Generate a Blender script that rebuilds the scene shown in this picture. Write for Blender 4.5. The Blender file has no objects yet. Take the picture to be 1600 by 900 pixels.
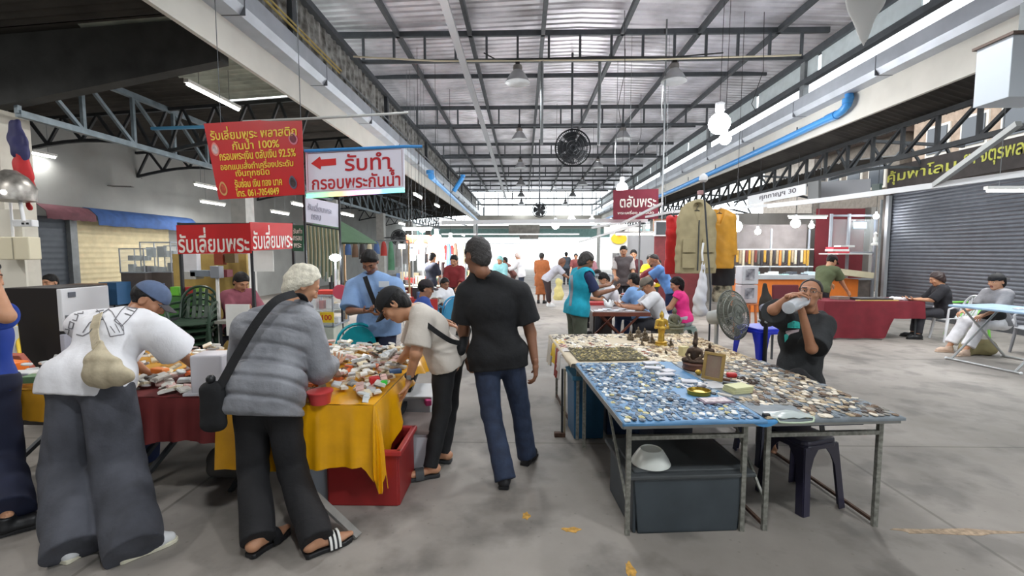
import bpy, math, random
import numpy as np
from mathutils import Vector, Matrix
random.seed(7)
SC = bpy.context.scene
COL = SC.collection
V = Vector
PI = math.pi

# ---------------------------------------------------------------- camera, sky, exposure
F_PX, CAM_H = 720.0, 1.65
PITCH, YAW = math.atan(55 / F_PX), math.atan(17 / F_PX)
cam_d = bpy.data.cameras.new('camera')
cam = bpy.data.objects.new('camera', cam_d)
COL.objects.link(cam)
cam_d.sensor_width = 36
cam_d.lens = F_PX / 1600 * 36
cam_d.clip_end = 300
cam.location = (0, 0, CAM_H)
cam.rotation_euler = (PI / 2 - PITCH, 0, YAW)
SC.camera = cam
CM = Matrix.LocRotScale(cam.location, cam.rotation_euler, None).to_3x3()


def ray(u, v):
 return CM @ V(((u - 800) / F_PX, (450 - v) / F_PX, -1))


def at(u, v, Y):                      # point seen at photo position (u, v), standing at distance Y down the hall
 d = ray(u, v)
 return V((d.x / d.y * Y, Y, CAM_H + d.z / d.y * Y))


def on(u, v, z=0.0):                  # point seen at (u, v) lying at height z
 d = ray(u, v)
 t = (z - CAM_H) / d.z
 return V((d.x * t, d.y * t, z))


SC.view_settings.view_transform = 'Standard'
SC.view_settings.look = 'None'
SC.view_settings.exposure = 0.5
SC.view_settings.gamma = 1
SC.view_settings.use_curve_mapping = False

world = bpy.data.worlds.new('sky')
SC.world = world
world.use_nodes = True
_bg = world.node_tree.nodes['Background']
_bg.inputs[0].default_value = (0.90, 0.96, 1.0, 1)
_bg.inputs[1].default_value = 3.0


# ---------------------------------------------------------------- materials
def lin(c):
 return tuple(((x / 255) / 12.92 if x / 255 <= .04045 else ((x / 255 + .055) / 1.055) ** 2.4) for x in c)


_mats = {}


def mat(name, rgb, rough=.6, metal=0., var=0., vscale=6., bump=0., bscale=30., emit=0., trans=0., alpha=1., spec=.5, rgb2=None):
 if name in _mats:
  return _mats[name]
 m = bpy.data.materials.new(name)
 m.use_nodes = True
 nt = m.node_tree
 b = nt.nodes['Principled BSDF']
 c = lin(rgb)
 b.inputs['Base Color'].default_value = (*c, 1)
 b.inputs['Roughness'].default_value = rough
 b.inputs['Metallic'].default_value = metal
 b.inputs['Specular IOR Level'].default_value = spec
 b.inputs['Transmission Weight'].default_value = trans
 b.inputs['Alpha'].default_value = alpha
 if emit:
  b.inputs['Emission Color'].default_value = (*c, 1)
  b.inputs['Emission Strength'].default_value = emit
 if var or bump or rgb2:
  tc = nt.nodes.new('ShaderNodeTexCoord')
 if var or rgb2:
  n = nt.nodes.new('ShaderNodeTexNoise')
  n.inputs['Scale'].default_value = vscale
  n.inputs['Detail'].default_value = 5
  nt.links.new(tc.outputs['Object'], n.inputs['Vector'])
  r = nt.nodes.new('ShaderNodeValToRGB')
  r.color_ramp.elements[0].position = .35
  r.color_ramp.elements[1].position = .65
  c2 = lin(rgb2) if rgb2 else c
  r.color_ramp.elements[0].color = (*[x * (1 - var) for x in c], 1)
  r.color_ramp.elements[1].color = (*[min(1, x * (1 + var)) for x in c2], 1)
  nt.links.new(n.outputs['Fac'], r.inputs['Fac'])
  nt.links.new(r.outputs['Color'], b.inputs['Base Color'])
 if bump:
  n2 = nt.nodes.new('ShaderNodeTexNoise')
  n2.inputs['Scale'].default_value = bscale
  n2.inputs['Detail'].default_value = 4
  nt.links.new(tc.outputs['Object'], n2.inputs['Vector'])
  bp = nt.nodes.new('ShaderNodeBump')
  bp.inputs['Strength'].default_value = bump
  bp.inputs['Distance'].default_value = .02
  nt.links.new(n2.outputs['Fac'], bp.inputs['Height'])
  nt.links.new(bp.outputs['Normal'], b.inputs['Normal'])
 _mats[name] = m
 return m


# ---------------------------------------------------------------- mesh building
WM = {}


class MB:
 def __init__(s):
  s.v, s.f, s.m, s.cur = [], [], [], 0

 def add(s, vs, fs, m=None):
  n = len(s.v)
  s.v += [tuple(x) for x in vs]
  s.f += [tuple(i + n for i in q) for q in fs]
  s.m += [s.cur if m is None else m] * len(fs)
  return s

 def box(s, c, size, rz=0., R=None, taper=1., m=None):
  R = R or Matrix.Rotation(rz, 3, 'Z')
  c = V(c)
  x, y, z = [k / 2 for k in size]
  vs = []
  for sz in (-1, 1):
   t = taper if sz < 0 else 1
   for a, b in ((-1, -1), (1, -1), (1, 1), (-1, 1)):
    vs.append(c + R @ V((a * x * t, b * y * t, sz * z)))
  return s.add(vs, [(3, 2, 1, 0), (4, 5, 6, 7), (0, 1, 5, 4), (1, 2, 6, 5), (2, 3, 7, 6), (3, 0, 4, 7)], m)

 def bar(s, a, b, w, h=None, up=(0, 0, 1), m=None):
  a, b = V(a), V(b)
  h = h or w
  d = (b - a).normalized()
  up = V(up)
  if abs(d.dot(up)) > .98:
   up = V((0, 1, 0))
  r = d.cross(up).normalized()
  u = r.cross(d)
  R = Matrix((r, d, u)).transposed()
  return s.box((a + b) / 2, (w, (b - a).length, h), R=R, m=m)

 def tube(s, pts, r, n=8, m=None, cap=True, closed=False):
  pts = [V(p) for p in pts]
  rs = r if isinstance(r, (list, tuple)) else [r] * len(pts)
  t = []
  N = len(pts)
  for i in range(N):
   a = pts[i - 1] if (i or closed) else pts[i]
   b = pts[(i + 1) % N] if (i < N - 1 or closed) else pts[i]
   t.append((b - a).normalized())
  u = t[0].orthogonal().normalized()
  vs = []
  for i in range(N):
   u = (u - t[i] * u.dot(t[i]))
   u = u.normalized() if u.length > 1e-6 else t[i].orthogonal().normalized()
   w = t[i].cross(u)
   for k in range(n):
    an = 2 * PI * k / n
    vs.append(pts[i] + (u * math.cos(an) + w * math.sin(an)) * rs[i])
  fs = []
  for i in range(N if closed else N - 1):
   j = (i + 1) % N
   for k in range(n):
    k2 = (k + 1) % n
    fs.append((i * n + k, i * n + k2, j * n + k2, j * n + k))
  if cap and not closed:
   fs.append(tuple(range(n - 1, -1, -1)))
   fs.append(tuple((N - 1) * n + k for k in range(n)))
  return s.add(vs, fs, m)

 def lathe(s, prof, c, R=None, n=20, m=None, sx=1., sy=1.):
  c = V(c)
  R = R or Matrix.Identity(3)
  vs, fs = [], []
  for (r, z) in prof:
   for k in range(n):
    an = 2 * PI * k / n
    vs.append(c + R @ V((max(r, 1e-5) * math.cos(an) * sx, max(r, 1e-5) * math.sin(an) * sy, z)))
  P = len(prof)
  for i in range(P - 1):
   for k in range(n):
    k2 = (k + 1) % n
    fs.append((i * n + k, i * n + k2, (i + 1) * n + k2, (i + 1) * n + k))
  fs.append(tuple(range(n - 1, -1, -1)))
  fs.append(tuple((P - 1) * n + k for k in range(n)))
  return s.add(vs, fs, m)

 def ball(s, c, r, n=12, m=None, R=None):
  rr = r if isinstance(r, (tuple, list)) else (r, r, r)
  c = V(c)
  R = R or Matrix.Identity(3)
  vs, fs = [], []
  h = max(4, n // 2)
  for i in range(h + 1):
   th = PI * i / h
   for k in range(n):
    an = 2 * PI * k / n
    q = V((math.sin(th) * math.cos(an) * rr[0], math.sin(th) * math.sin(an) * rr[1], -math.cos(th) * rr[2]))
    vs.append(c + R @ q)
  for i in range(h):
   for k in range(n):
    k2 = (k + 1) % n
    fs.append((i * n + k, i * n + k2, (i + 1) * n + k2, (i + 1) * n + k))
  return s.add(vs, fs, m)

 def prism(s, poly, o, ex, ey, t, m=None):          # polygon in the plane (ex, ey), thickened by t along ex x ey
  o, ex, ey = V(o), V(ex), V(ey)
  ez = ex.cross(ey).normalized() * t
  n = len(poly)
  vs = [o + ex * a + ey * b for a, b in poly] + [o + ex * a + ey * b + ez for a, b in poly]
  fs = [tuple(range(n - 1, -1, -1)), tuple(range(n, 2 * n))]
  fs += [(i, (i + 1) % n, n + (i + 1) % n, n + i) for i in range(n)]
  return s.add(vs, fs, m)

 def sheet(s, grid, t=.0, m=None):                  # grid[i][j] of points; t = thickness downwards along the normal
  a, b = len(grid), len(grid[0])
  vs = [V(p) for row in grid for p in row]
  fs = [(i * b + j, i * b + j + 1, (i + 1) * b + j + 1, (i + 1) * b + j) for i in range(a - 1) for j in range(b - 1)]
  if t:
   N = [V((0, 0, 0)) for _ in vs]
   for q in fs:
    nn = (vs[q[1]] - vs[q[0]]).cross(vs[q[3]] - vs[q[0]])
    for i in q:
     N[i] += nn
   k = len(vs)
   vs = vs + [vs[i] - (N[i].normalized() if N[i].length else V((0, 0, 1))) * t for i in range(k)]
   fs = fs + [tuple(x + k for x in reversed(q)) for q in fs]
   rim = [i * b for i in range(a)] + [(a - 1) * b + j for j in range(1, b)] + \
                  [i * b + b - 1 for i in range(a - 2, -1, -1)] + [j for j in range(b - 2, 0, -1)]
   fs += [(rim[i], rim[(i + 1) % len(rim)], rim[(i + 1) % len(rim)] + k, rim[i] + k) for i in range(len(rim))]
  return s.add(vs, fs, m)

 def build(s, name, mats, parent=None, smooth=None, bevel=0., kind=None):
  me = bpy.data.meshes.new(name)
  vs = [V(x) for x in s.v]
  if parent is not None:
   inv = WM[parent].inverted()
   W = WM[parent]
  else:
   xs, ys, zs = [p.x for p in vs], [p.y for p in vs], [p.z for p in vs]
   W = Matrix.Translation(((min(xs) + max(xs)) / 2, (min(ys) + max(ys)) / 2, min(zs)))
   inv = W.inverted()
  me.from_pydata([inv @ p for p in vs], [], s.f)
  mats = mats if isinstance(mats, (list, tuple)) else [mats]
  for x in mats:
   me.materials.append(x)
  if len(mats) > 1:
   me.polygons.foreach_set('material_index', s.m)
  if smooth is not None:
   me.polygons.foreach_set('use_smooth', [True] * len(me.polygons))
   me.set_sharp_from_angle(angle=math.radians(smooth))
  me.update()
  o = bpy.data.objects.new(name, me)
  COL.objects.link(o)
  if parent is not None:
   o.parent = parent
  else:
   o.matrix_world = W
   o.location = W.to_translation()
  WM[o] = W
  if bevel:
   md = o.modifiers.new('bevel', 'BEVEL')
   md.width = bevel
   md.segments = 2
   md.limit_method = 'ANGLE'
  if kind:
   o['kind'] = kind
  return o


def tag(o, label, cat, group=None):
 o['label'] = label
 o['category'] = cat
 if group:
  o['group'] = group
 return o


def thing(name, label, cat, loc, rz=0., group=None):
 o = bpy.data.objects.new(name, None)
 COL.objects.link(o)
 o.empty_display_size = .1
 o.location = loc
 o.rotation_euler = (0, 0, rz)
 WM[o] = Matrix.Translation(loc) @ Matrix.Rotation(rz, 4, 'Z')
 return tag(o, label, cat, group)


def struct(mb, name, mats, **k):
 return mb.build(name, mats, kind='structure', **k)


def dup(root, loc, rz=None, label=None, scale=None):
 def cp(o, parent):
  c = o.copy()
  COL.objects.link(c)
  c.parent = parent
  for ch in list(o.children):
   cp(ch, c)
  return c
 r = cp(root, None)
 r.location = loc
 if rz is not None:
  r.rotation_euler = (0, 0, rz) if not isinstance(rz, tuple) else rz
 if scale:
  r.scale = (scale,) * 3
 if label:
  r['label'] = label
 return r


# ---------------------------------------------------------------- lettering
_UP, _TONE = 'ัิีึื็ํ', '่้๊๋์'
_txt = {}


def _raw(s):
 if s not in _txt:
  c = bpy.data.curves.new('lettering', 'FONT')
  c.body = s
  c.resolution_u = 4
  c.extrude = .012
  c.offset = .014
  o = bpy.data.objects.new('lettering', c)
  COL.objects.link(o)
  bpy.context.view_layer.update()
  me = bpy.data.meshes.new_from_object(o.evaluated_get(bpy.context.evaluated_depsgraph_get()))
  vs = [tuple(p.co) for p in me.vertices]
  fs = [tuple(p.vertices) for p in me.polygons]
  bpy.data.objects.remove(o)
  bpy.data.curves.remove(c)
  bpy.data.meshes.remove(me)
  _txt[s] = (vs, fs)
 return _txt[s]


def text_geo(s):
 out, lifted = '', []
 for i, ch in enumerate(s):
  nxt = s[i + 1] if i + 1 < len(s) else ''
  if ch in _TONE and ((out and out[-1] in _UP) or nxt == 'ำ'):
   lifted.append((ch, out, nxt == 'ำ'))
  else:
   out += ch
 vs, fs = _raw(out)
 vs, fs = list(vs), list(fs)
 bar_w = max(p[0] for p in _raw('|')[0])
 for ch, pre, am in lifted:
  adv = max(p[0] for p in _raw(pre + '|')[0]) - bar_w
  tv, tf = _raw(ch)
  n = len(vs)
  vs += [(p[0] + adv - (.0 if am else 0), p[1] + .2, p[2]) for p in tv]
  fs += [tuple(i + n for i in q) for q in tf]
 return vs, fs


def put_text(mb, s, c, ex, ey, w, h=None, m=None, depth=1., slant=0.):
 """Writes s centred on c in the plane (ex, ey), fitted to width w (and height h of the whole ink box)."""
 vs, fs = text_geo(s)
 x0, x1 = min(p[0] for p in vs), max(p[0] for p in vs)
 y0, y1 = min(p[1] for p in vs), max(p[1] for p in vs)
 k = w / (x1 - x0)
 ky = h / (y1 - y0) if h else k
 c, ex, ey = V(c), V(ex).normalized(), V(ey).normalized()
 ez = ex.cross(ey)
 out = []
 for p in vs:
  y = (p[1] - (y0 + y1) / 2) * ky
  out.append(c + ex * ((p[0] - (x0 + x1) / 2) * k + slant * y) + ey * y + ez * (p[2] * .15 * depth))
 mb.add(out, fs, m)
# ---------------------------------------------------------------- common materials
STEEL = mat('grey painted steel', (120, 124, 126), .5, .2, var=.15)
STEEL_DK = mat('dark grey steel', (72, 76, 80), .55, .2, var=.15)
STEEL_BK = mat('blackened steel', (44, 47, 50), .6, .1, var=.2)
GALV = mat('galvanised sheet', (172, 178, 186), .42, .35, var=.08, vscale=3)
WHITE_P = mat('white paint', (225, 225, 220), .5, var=.04)
CREAM_P = mat('cream painted beam', (208, 205, 196), .6, var=.05, vscale=2)
TUBE_ON = mat('lit fluorescent tube', (255, 255, 255), .4, emit=14)
LED_ON = mat('lit lamp diffuser', (248, 251, 255), .4, emit=30)
BLACK_PL = mat('black plastic', (24, 25, 28), .45)
WHITE_PL = mat('white plastic', (228, 230, 232), .4)
RUST = mat('rusty steel', (88, 66, 54), .8, .1, var=.3, vscale=25)
X_L, X_R = -3.8, 6.4                       # inner faces of the two long fascia beams
Y0, Y1 = -16.0, 38.3


def concrete():
 m = bpy.data.materials.new('worn concrete floor')
 m.use_nodes = True
 nt = m.node_tree
 N, L = nt.nodes, nt.links
 b = N['Principled BSDF']
 tc = N.new('ShaderNodeTexCoord')
 cols = []
 big = N.new('ShaderNodeTexNoise')
 big.inputs['Scale'].default_value = .55
 big.inputs['Detail'].default_value = 7
 big.inputs['Roughness'].default_value = .62
 L.new(tc.outputs['Object'], big.inputs['Vector'])
 r1 = N.new('ShaderNodeValToRGB')
 e = r1.color_ramp.elements
 e[0].position, e[0].color = .3, (*lin((122, 117, 110)), 1)
 e[1].position, e[1].color = .72, (*lin((168, 161, 154)), 1)
 L.new(big.outputs['Fac'], r1.inputs['Fac'])
 # dark trodden spots
 sp = N.new('ShaderNodeTexNoise')
 sp.inputs['Scale'].default_value = 3.2
 sp.inputs['Detail'].default_value = 6
 L.new(tc.outputs['Object'], sp.inputs['Vector'])
 r2 = N.new('ShaderNodeValToRGB')
 r2.color_ramp.elements[0].position, r2.color_ramp.elements[0].color = .33, (.55, .55, .55, 1)
 r2.color_ramp.elements[1].position, r2.color_ramp.elements[1].color = .5, (1, 1, 1, 1)
 L.new(sp.outputs['Fac'], r2.inputs['Fac'])
 mu = N.new('ShaderNodeMixRGB')
 mu.blend_type = 'MULTIPLY'
 mu.inputs[0].default_value = .8
 L.new(r1.outputs['Color'], mu.inputs[1])
 L.new(r2.outputs['Color'], mu.inputs[2])
 # grit
 gr = N.new('ShaderNodeTexVoronoi')
 gr.inputs['Scale'].default_value = 13
 L.new(tc.outputs['Object'], gr.inputs['Vector'])
 r3 = N.new('ShaderNodeValToRGB')
 r3.color_ramp.elements[0].position, r3.color_ramp.elements[0].color = .05, (.45, .45, .43, 1)
 r3.color_ramp.elements[1].position, r3.color_ramp.elements[1].color = .13, (1, 1, 1, 1)
 L.new(gr.outputs['Distance'], r3.inputs['Fac'])
 mu2 = N.new('ShaderNodeMixRGB')
 mu2.blend_type = 'MULTIPLY'
 mu2.inputs[0].default_value = .35
 L.new(mu.outputs[0], mu2.inputs[1])
 L.new(r3.outputs['Color'], mu2.inputs[2])
 # slab joints
 br = N.new('ShaderNodeTexBrick')
 br.offset = 0
 br.inputs['Scale'].default_value = 1
 br.inputs['Brick Width'].default_value = 4.9
 br.inputs['Row Height'].default_value = 3.3
 br.inputs['Mortar Size'].default_value = .012
 br.inputs['Color1'].default_value = br.inputs['Color2'].default_value = (1, 1, 1, 1)
 br.inputs['Mortar'].default_value = (.6, .6, .58, 1)
 sh = N.new('ShaderNodeVectorMath')
 sh.inputs[1].default_value = (2.3, .9, 0)
 L.new(tc.outputs['Object'], sh.inputs[0])
 L.new(sh.outputs[0], br.inputs['Vector'])
 mu3 = N.new('ShaderNodeMixRGB')
 mu3.blend_type = 'MULTIPLY'
 mu3.inputs[0].default_value = .8
 L.new(mu2.outputs[0], mu3.inputs[1])
 L.new(br.outputs['Color'], mu3.inputs[2])
 L.new(mu3.outputs[0], b.inputs['Base Color'])
 rr = N.new('ShaderNodeMapRange')
 rr.inputs['To Min'].default_value, rr.inputs['To Max'].default_value = .48, .8
 L.new(sp.outputs['Fac'], rr.inputs['Value'])
 L.new(rr.outputs[0], b.inputs['Roughness'])
 bp = N.new('ShaderNodeBump')
 bp.inputs['Strength'].default_value = .25
 bp.inputs['Distance'].default_value = .01
 L.new(sp.outputs['Fac'], bp.inputs['Height'])
 L.new(bp.outputs['Normal'], b.inputs['Normal'])
 return m


struct(MB().box((0, 18, -.1), (60, 70, .2)), 'floor', concrete())
# faded orange paint remains on the slab
for i, (u, v, w, l) in enumerate(((893, 828, .11, .05), (1490, 831, .75, .06), (822, 806, .05, .08), (985, 890, .05, .12))):
 p = on(u, v)
 k = 16
 poly = [((w + .25 * w * math.sin(3 * a + i)) * math.cos(a), (l + .3 * l * math.cos(5 * a)) * math.sin(a)) for a in [2 * PI * j / k for j in range(k)]]
 o = struct(MB().prism([(x * .5, y * .5) for x, y in poly], (p.x, p.y, 0.0), (1, 0, 0), (0, 1, 0), .0015), 'floor_paint', mat('worn orange paint %d' % (i == 1), (196, 150, 70) if i != 1 else (168, 146, 122), .8, var=.3, vscale=30))

# ---------------------------------------------------------------- high nave roof
def corrugated(x0, x1, za, zb, y0, y1, pitch, depth, sides=((0, 0),)):
 """Sheet whose ribs run across the hall (profile repeated along Y)."""
 rows, y = [], y0
 prof = ((0, 0), (.3, 0), (.4, 1), (.6, 1), (.7, 0))
 n = int((y1 - y0) / pitch)
 for i in range(n):
  for a, h in prof:
   yy = y0 + (i + a) * pitch
   rows.append([(x0, yy, za + h * depth), (x1, yy, zb + h * depth)])
 return rows


ROOF_M = mat('old zinc roof sheet', (222, 220, 226), .36, .4, var=.25, vscale=1.1, bump=.35, bscale=3)
mb = MB()
xm = 1.3
mb.sheet(corrugated(-5.0, xm, 6.72, 6.98, Y0, Y1 + .4, .22, .04))
mb.sheet(corrugated(xm, 7.6, 6.98, 6.72, Y0, Y1 + .4, .22, .04))
struct(mb, 'ceiling', ROOF_M)

ZT, ZB = 6.66, 6.06
n_truss = 0
for i in range(-2, 7):                                        # ladder girders across the nave, plain rafters half way
 y = 10.97 + 5.4 * i
 if y > Y0:
  mb = MB()
  mb.bar((X_L - .5, y, ZT), (X_R + .5, y, ZT), .07, .12)
  mb.bar((X_L, y, ZB), (X_R, y, ZB), .07, .08)
  k = 14
  for j in range(k + 1):
   x = X_L + .1 + (X_R - X_L - .2) * j / k
   mb.bar((x, y, ZB), (x, y, ZT), .05, .06)
  struct(mb, 'roof_girder', STEEL_DK)
 y2 = y + 2.7
 if Y0 < y2 < Y1:
  struct(MB().bar((X_L - .5, y2, ZT + .06), (X_R + .5, y2, ZT + .06), .06, .11), 'roof_beam', STEEL_DK)
for x in (-2.89, -1.22, .45, 2.25, 4.0, 5.77):
 struct(MB().bar((x, Y0, ZT - .0), (x, Y1, ZT - .0), .09, .12), 'roof_purlin', STEEL_DK)
struct(MB().box((-1.37, 15, 5.98), (.15, 44, .07)), 'trim_1', mat('pale cable tray', (150, 152, 156), .4, .2))
for x, y in ((.43, 10.9), (1.76, 11.0)):                     # two drop pipes
 struct(MB().tube([(x, y, 6.05), (x, y, 4.15)], .035), 'trim_2', STEEL)




# ---------------------------------------------------------------- long beams, gutters and upper walls on both sides
for s, X, nm in ((-1, X_L, 'left'), (1, X_R, 'right')):
 zt = 4.63 if s < 0 else 4.72
 struct(MB().box((X + s * .03, (Y0 + Y1) / 2, (4.2 + zt) / 2), (.06, Y1 - Y0, zt - 4.2)), 'beam_' + nm, CREAM_P)
 mb = MB()                                                 # sheet metal gutter box, sections joined by laps
 gw, gh = .30, .34
 a = zt + .0
 y = Y0
 while y < Y1:
  L = 2.44
  o = .004 * random.random()
  mb.prism([(0, 0), (gw - .06, 0), (gw + o, .10), (gw + o, gh), (gw - .03, gh), (gw - .03, .12), (0, .06)],
                 (X - 0 * s, y, a), (-s, 0, 0), (0, 0, 1), L - .012 if s > 0 else -(L - .012))
  y += L
 struct(mb, 'gutter_' + nm, GALV)
 mb = MB()
 y = Y0
 while y < Y1:
  for yy in (y,):
   mb.box((X - s * (gw * .5), yy, a + gh * .5 - .002), (gw + .012, .012, gh + .006))
  y += 2.44
 struct(mb, 'gutter_seam_' + nm, mat('gutter seam', (120, 124, 130), .5, .3))
# left upper wall: dirty upright ribbed sheet
mb = MB()
g = []
y = Y0
while y < Y1:
 for a, h in ((0, 0), (.10, 0), (.14, .03), (.2, .03), (.24, 0)):
  g.append([(X_L - .06 + h, y + a, 4.9), (X_L - .06 + h, y + a, 5.98)])
 y += .25
mb.sheet(g)
struct(mb, 'wall_left_upper', mat('stained wall sheet', (104, 100, 92), .55, .25, var=.45, vscale=5, rgb2=(150, 150, 146)))
struct(MB().box((X_L, 15.5, 6.02), (.14, Y1 - Y0, .12)), 'beam_left_upper', STEEL_DK)
mb = MB()
for k in range(-1, 8):
 y = 7.8 + 5.3 * k
 mb.box((X_L - .02, y, 5.5), (.12, .14, 1.1))
struct(mb, 'wall_left_posts', STEEL_DK)
cond = mat('yellow conduit', (186, 160, 84), .5)
struct(MB().tube([(X_L + .06, Y0, 5.30), (X_L + .06, 9.6, 5.30)], .018).tube([(X_L + .10, Y0, 5.34), (X_L + .10, 9.6, 5.34)], .014), 'conduit_left', cond)
struct(MB().tube([(X_L + .06, 9.6, 5.30), (X_L + .06, Y1, 5.30)], .022), 'conduit_left_grey', STEEL)
mb = MB()                                                     # pale pipe crossing under the first girder
pts = [(X_L + .06, 10.4, 5.95), (-2, 10.8, 6.0), (0, 10.88, 6.02), (3, 10.88, 6.02), (6.2, 10.8, 6.05)]
struct(mb.tube(pts, .02), 'conduit_cross', mat('cream conduit', (206, 196, 170), .5))
struct(MB().tube([(-.9, 10.88, 6.2), (-.6, 10.86, 6.03), (1.5, 10.86, 6.08), (3.4, 10.86, 6.06), (4.5, 10.86, 6.14)], .016), 'cable_cross', BLACK_PL)

# right upper wall: open daylight strip between steel posts, pale panels over it
mb = MB()
mb.box((X_R, 15.5, 5.50), (.14, Y1 - Y0, .12))
mb.box((X_R, 15.5, 6.02), (.16, Y1 - Y0, .14))
mb.box((X_R, 15.5, 5.055), (.10, Y1 - Y0, .05))
struct(mb, 'beam_right_upper', STEEL_DK)
mb = MB()
y = Y0
while y < Y1:
 mb.box((X_R + .02, y + 1.3, 5.75), (.03, 2.5, .40))
 y += 2.65
struct(mb, 'wall_right_upper', mat('pale blue wall panel', (186, 196, 198), .5, var=.06))
mb = MB()
for k in range(-3, 7):
 y = 10.97 + 5.4 * k
 mb.box((X_R, y, 5.5), (.12, .16, 1.1))
struct(mb, 'wall_right_posts', STEEL)
# blue drain pipe under the right beam
BLUE_PIPE = mat('blue drain pipe', (58, 138, 205), .35)
a, b = at(1300, 185, 9.1), at(1050, 300, 19.0)
xx = X_R - .12
t = thing('drain_pipe', 'blue plastic drain pipe running along the cream beam with an elbow', 'pipe', (xx, 9.0, 4.3))
MB().tube([(xx + .04, 9.35, 4.72), (xx + .02, 9.3, 4.62), (xx - .02, 9.3, 4.5), (xx - .02, 9.42, 4.43), (xx, 9.6, 4.41), (xx, 12, 4.36), (xx, 19, 4.26), (xx, 37, 4.2)], .075, 12).build('pipe_run', BLUE_PIPE, t, smooth=50)
MB().tube([(xx, 9.62, 4.41), (xx, 9.9, 4.405)], .088, 12).tube([(xx - .02, 9.3, 4.62), (xx - .02, 9.3, 4.52)], .088, 12).build('socket', BLUE_PIPE, t, smooth=50)
mb = MB()
for y in (11, 13, 15.5, 18, 21, 24, 28, 32):
 mb.box((xx + .02, y, 4.46), (.02, .02, .14))
mb.build('hanger', STEEL_DK, t)
# two short blue pipes under the left gutter further down
bp_ = thing('drain_pipe', 'blue downpipe stub slanting out of the far left gutter', 'pipe', at(727, 295, 18))
MB().tube([at(723, 277, 17.8), at(709, 299, 17.8)], .085, 12).build('pipe_run', BLUE_PIPE, bp_, smooth=50)
MB().lathe([(.095, 0), (.095, .09), (.08, .09)], at(723, 277, 17.8), n=12).build('socket', BLUE_PIPE, bp_, smooth=50)
bp_ = thing('drain_pipe', 'blue elbow and pipe along the underside of the left beam', 'pipe', at(673, 272, 13.5))
MB().tube([at(672, 268, 13.2), at(674, 276, 13.2), at(683, 285, 14.4), at(752, 350, 32)], [.09, .09, .06, .06], 10).build('pipe_run', BLUE_PIPE, bp_, smooth=50)
MB().lathe([(.11, 0), (.11, .1), (.09, .1)], at(672, 272, 13.2), n=12).build('socket', BLUE_PIPE, bp_, smooth=50)

# ---------------------------------------------------------------- left side aisle
X_G, X_W = -6.9, -10.0
DARK_ROOF = mat('shaded dirty roof sheet', (56, 53, 49), .8, .0, var=.3, vscale=2)  # poor light under the aisle roofs put into the colour, along with dirt
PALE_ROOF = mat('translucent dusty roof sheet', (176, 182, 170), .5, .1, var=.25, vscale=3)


def side_sheet(x0, x1, za, zb, y0, y1, name, m):
 rows, y = [], y0
 while y < y1:
  for a, h in ((0, 0), (.25, .6), (.5, 1), (.75, .6)):
   rows.append([(x0, y + a * .16, za + h * .045), (x1, y + a * .16, zb + h * .045)])
  y += .16
 struct(MB().sheet(rows), name, m, smooth=60)


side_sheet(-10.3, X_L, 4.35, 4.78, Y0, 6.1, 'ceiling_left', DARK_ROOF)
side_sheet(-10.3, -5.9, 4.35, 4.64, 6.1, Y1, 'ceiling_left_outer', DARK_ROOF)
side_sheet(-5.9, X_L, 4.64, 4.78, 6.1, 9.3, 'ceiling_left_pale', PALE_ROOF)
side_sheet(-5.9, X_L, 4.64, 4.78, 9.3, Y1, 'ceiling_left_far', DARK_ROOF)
CONC_DK = mat('dark grey beam', (58, 59, 58), .75, var=.25, vscale=3)  # dark grey with a random variation in tone
mb = MB()
mb.prism([(X_L - .2, 4.18), (X_L - .2, 4.74), (-7.3, 4.52), (-7.3, 3.58)], (0, 6.2, 0), (1, 0, 0), (0, 0, 1), -.18)
struct(mb, 'beam_left_cross', CONC_DK)
for yy in (1.2, 3.0, 4.6):
 struct(MB().bar((-10, yy, 4.30), (X_L - .1, yy, 4.70), .07, .10), 'roof_purlin', CONC_DK)


def girder(x, y0, y1, zb, zt, name, m, bay=.95, r=.035):
 mb = MB()
 mb.bar((x, y0, zb), (x, y1, zb), .09, .09).bar((x, y0, zt), (x, y1, zt), .09, .09)
 y, k = y0, 0
 while y < y1 - .2:
  mb.bar((x, y, zb), (x, y, zt), r * 1.5)
  mb.bar((x, y, zt), (x, min(y + bay, y1), zb), r * 1.4)
  y += bay
 struct(mb, name, m)


GIRD = mat('bluish painted girder', (118, 132, 140), .5, .1, var=.2)
girder(X_G, 6.3, Y1, 3.55, 4.42, 'girder_left', GIRD)
for y in (9.0, 11.9, 17.3, 22.7, 28.1, 33.5):                 # arched cross trusses over both bays
 for xa, xb in ((X_G, X_W), (X_L - .25, X_G)):
  mb = MB()
  n = 9
  lo = []
  for j in range(n + 1):
   q = j / n
   x = xa + (xb - xa) * q
   z = 3.62 + .22 * math.sin(PI * q)
   zt = 4.62 + (x - X_L) * .065
   lo.append((V((x, y, z)), V((x, y, zt))))
  for j in range(n):
   mb.bar(lo[j][0], lo[j + 1][0], .06)
   mb.bar(lo[j][1], lo[j + 1][1], .06)
   mb.bar(lo[j][0] if j % 2 else lo[j][1], lo[j + 1][1] if j % 2 else lo[j + 1][0], .045)
  struct(mb, 'roof_truss', STEEL_BK)
blue_tie = mat('blue tie bar', (84, 150, 190), .4)
struct(MB().bar((X_G - .0, 8.6, 3.95), (X_G + 1.3, 8.6, 3.98), .05), 'trim_3', blue_tie)
# columns
COLM = mat('grey painted column', (172, 172, 168), .7, var=.08)
for i, y in enumerate((11.3, 16.8, 22.4, 28.0, 33.7)):
 struct(MB().box((X_G, y, 1.78), (.36, .36, 3.56)), 'column_left', COLM)
# back wall
struct(MB().box((X_W - .1, 15.5, 2.25), (.2, Y1 - Y0, 4.5)), 'wall_left', mat('grey render wall', (146, 147, 144), .85, var=.1, vscale=1.2))
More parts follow.
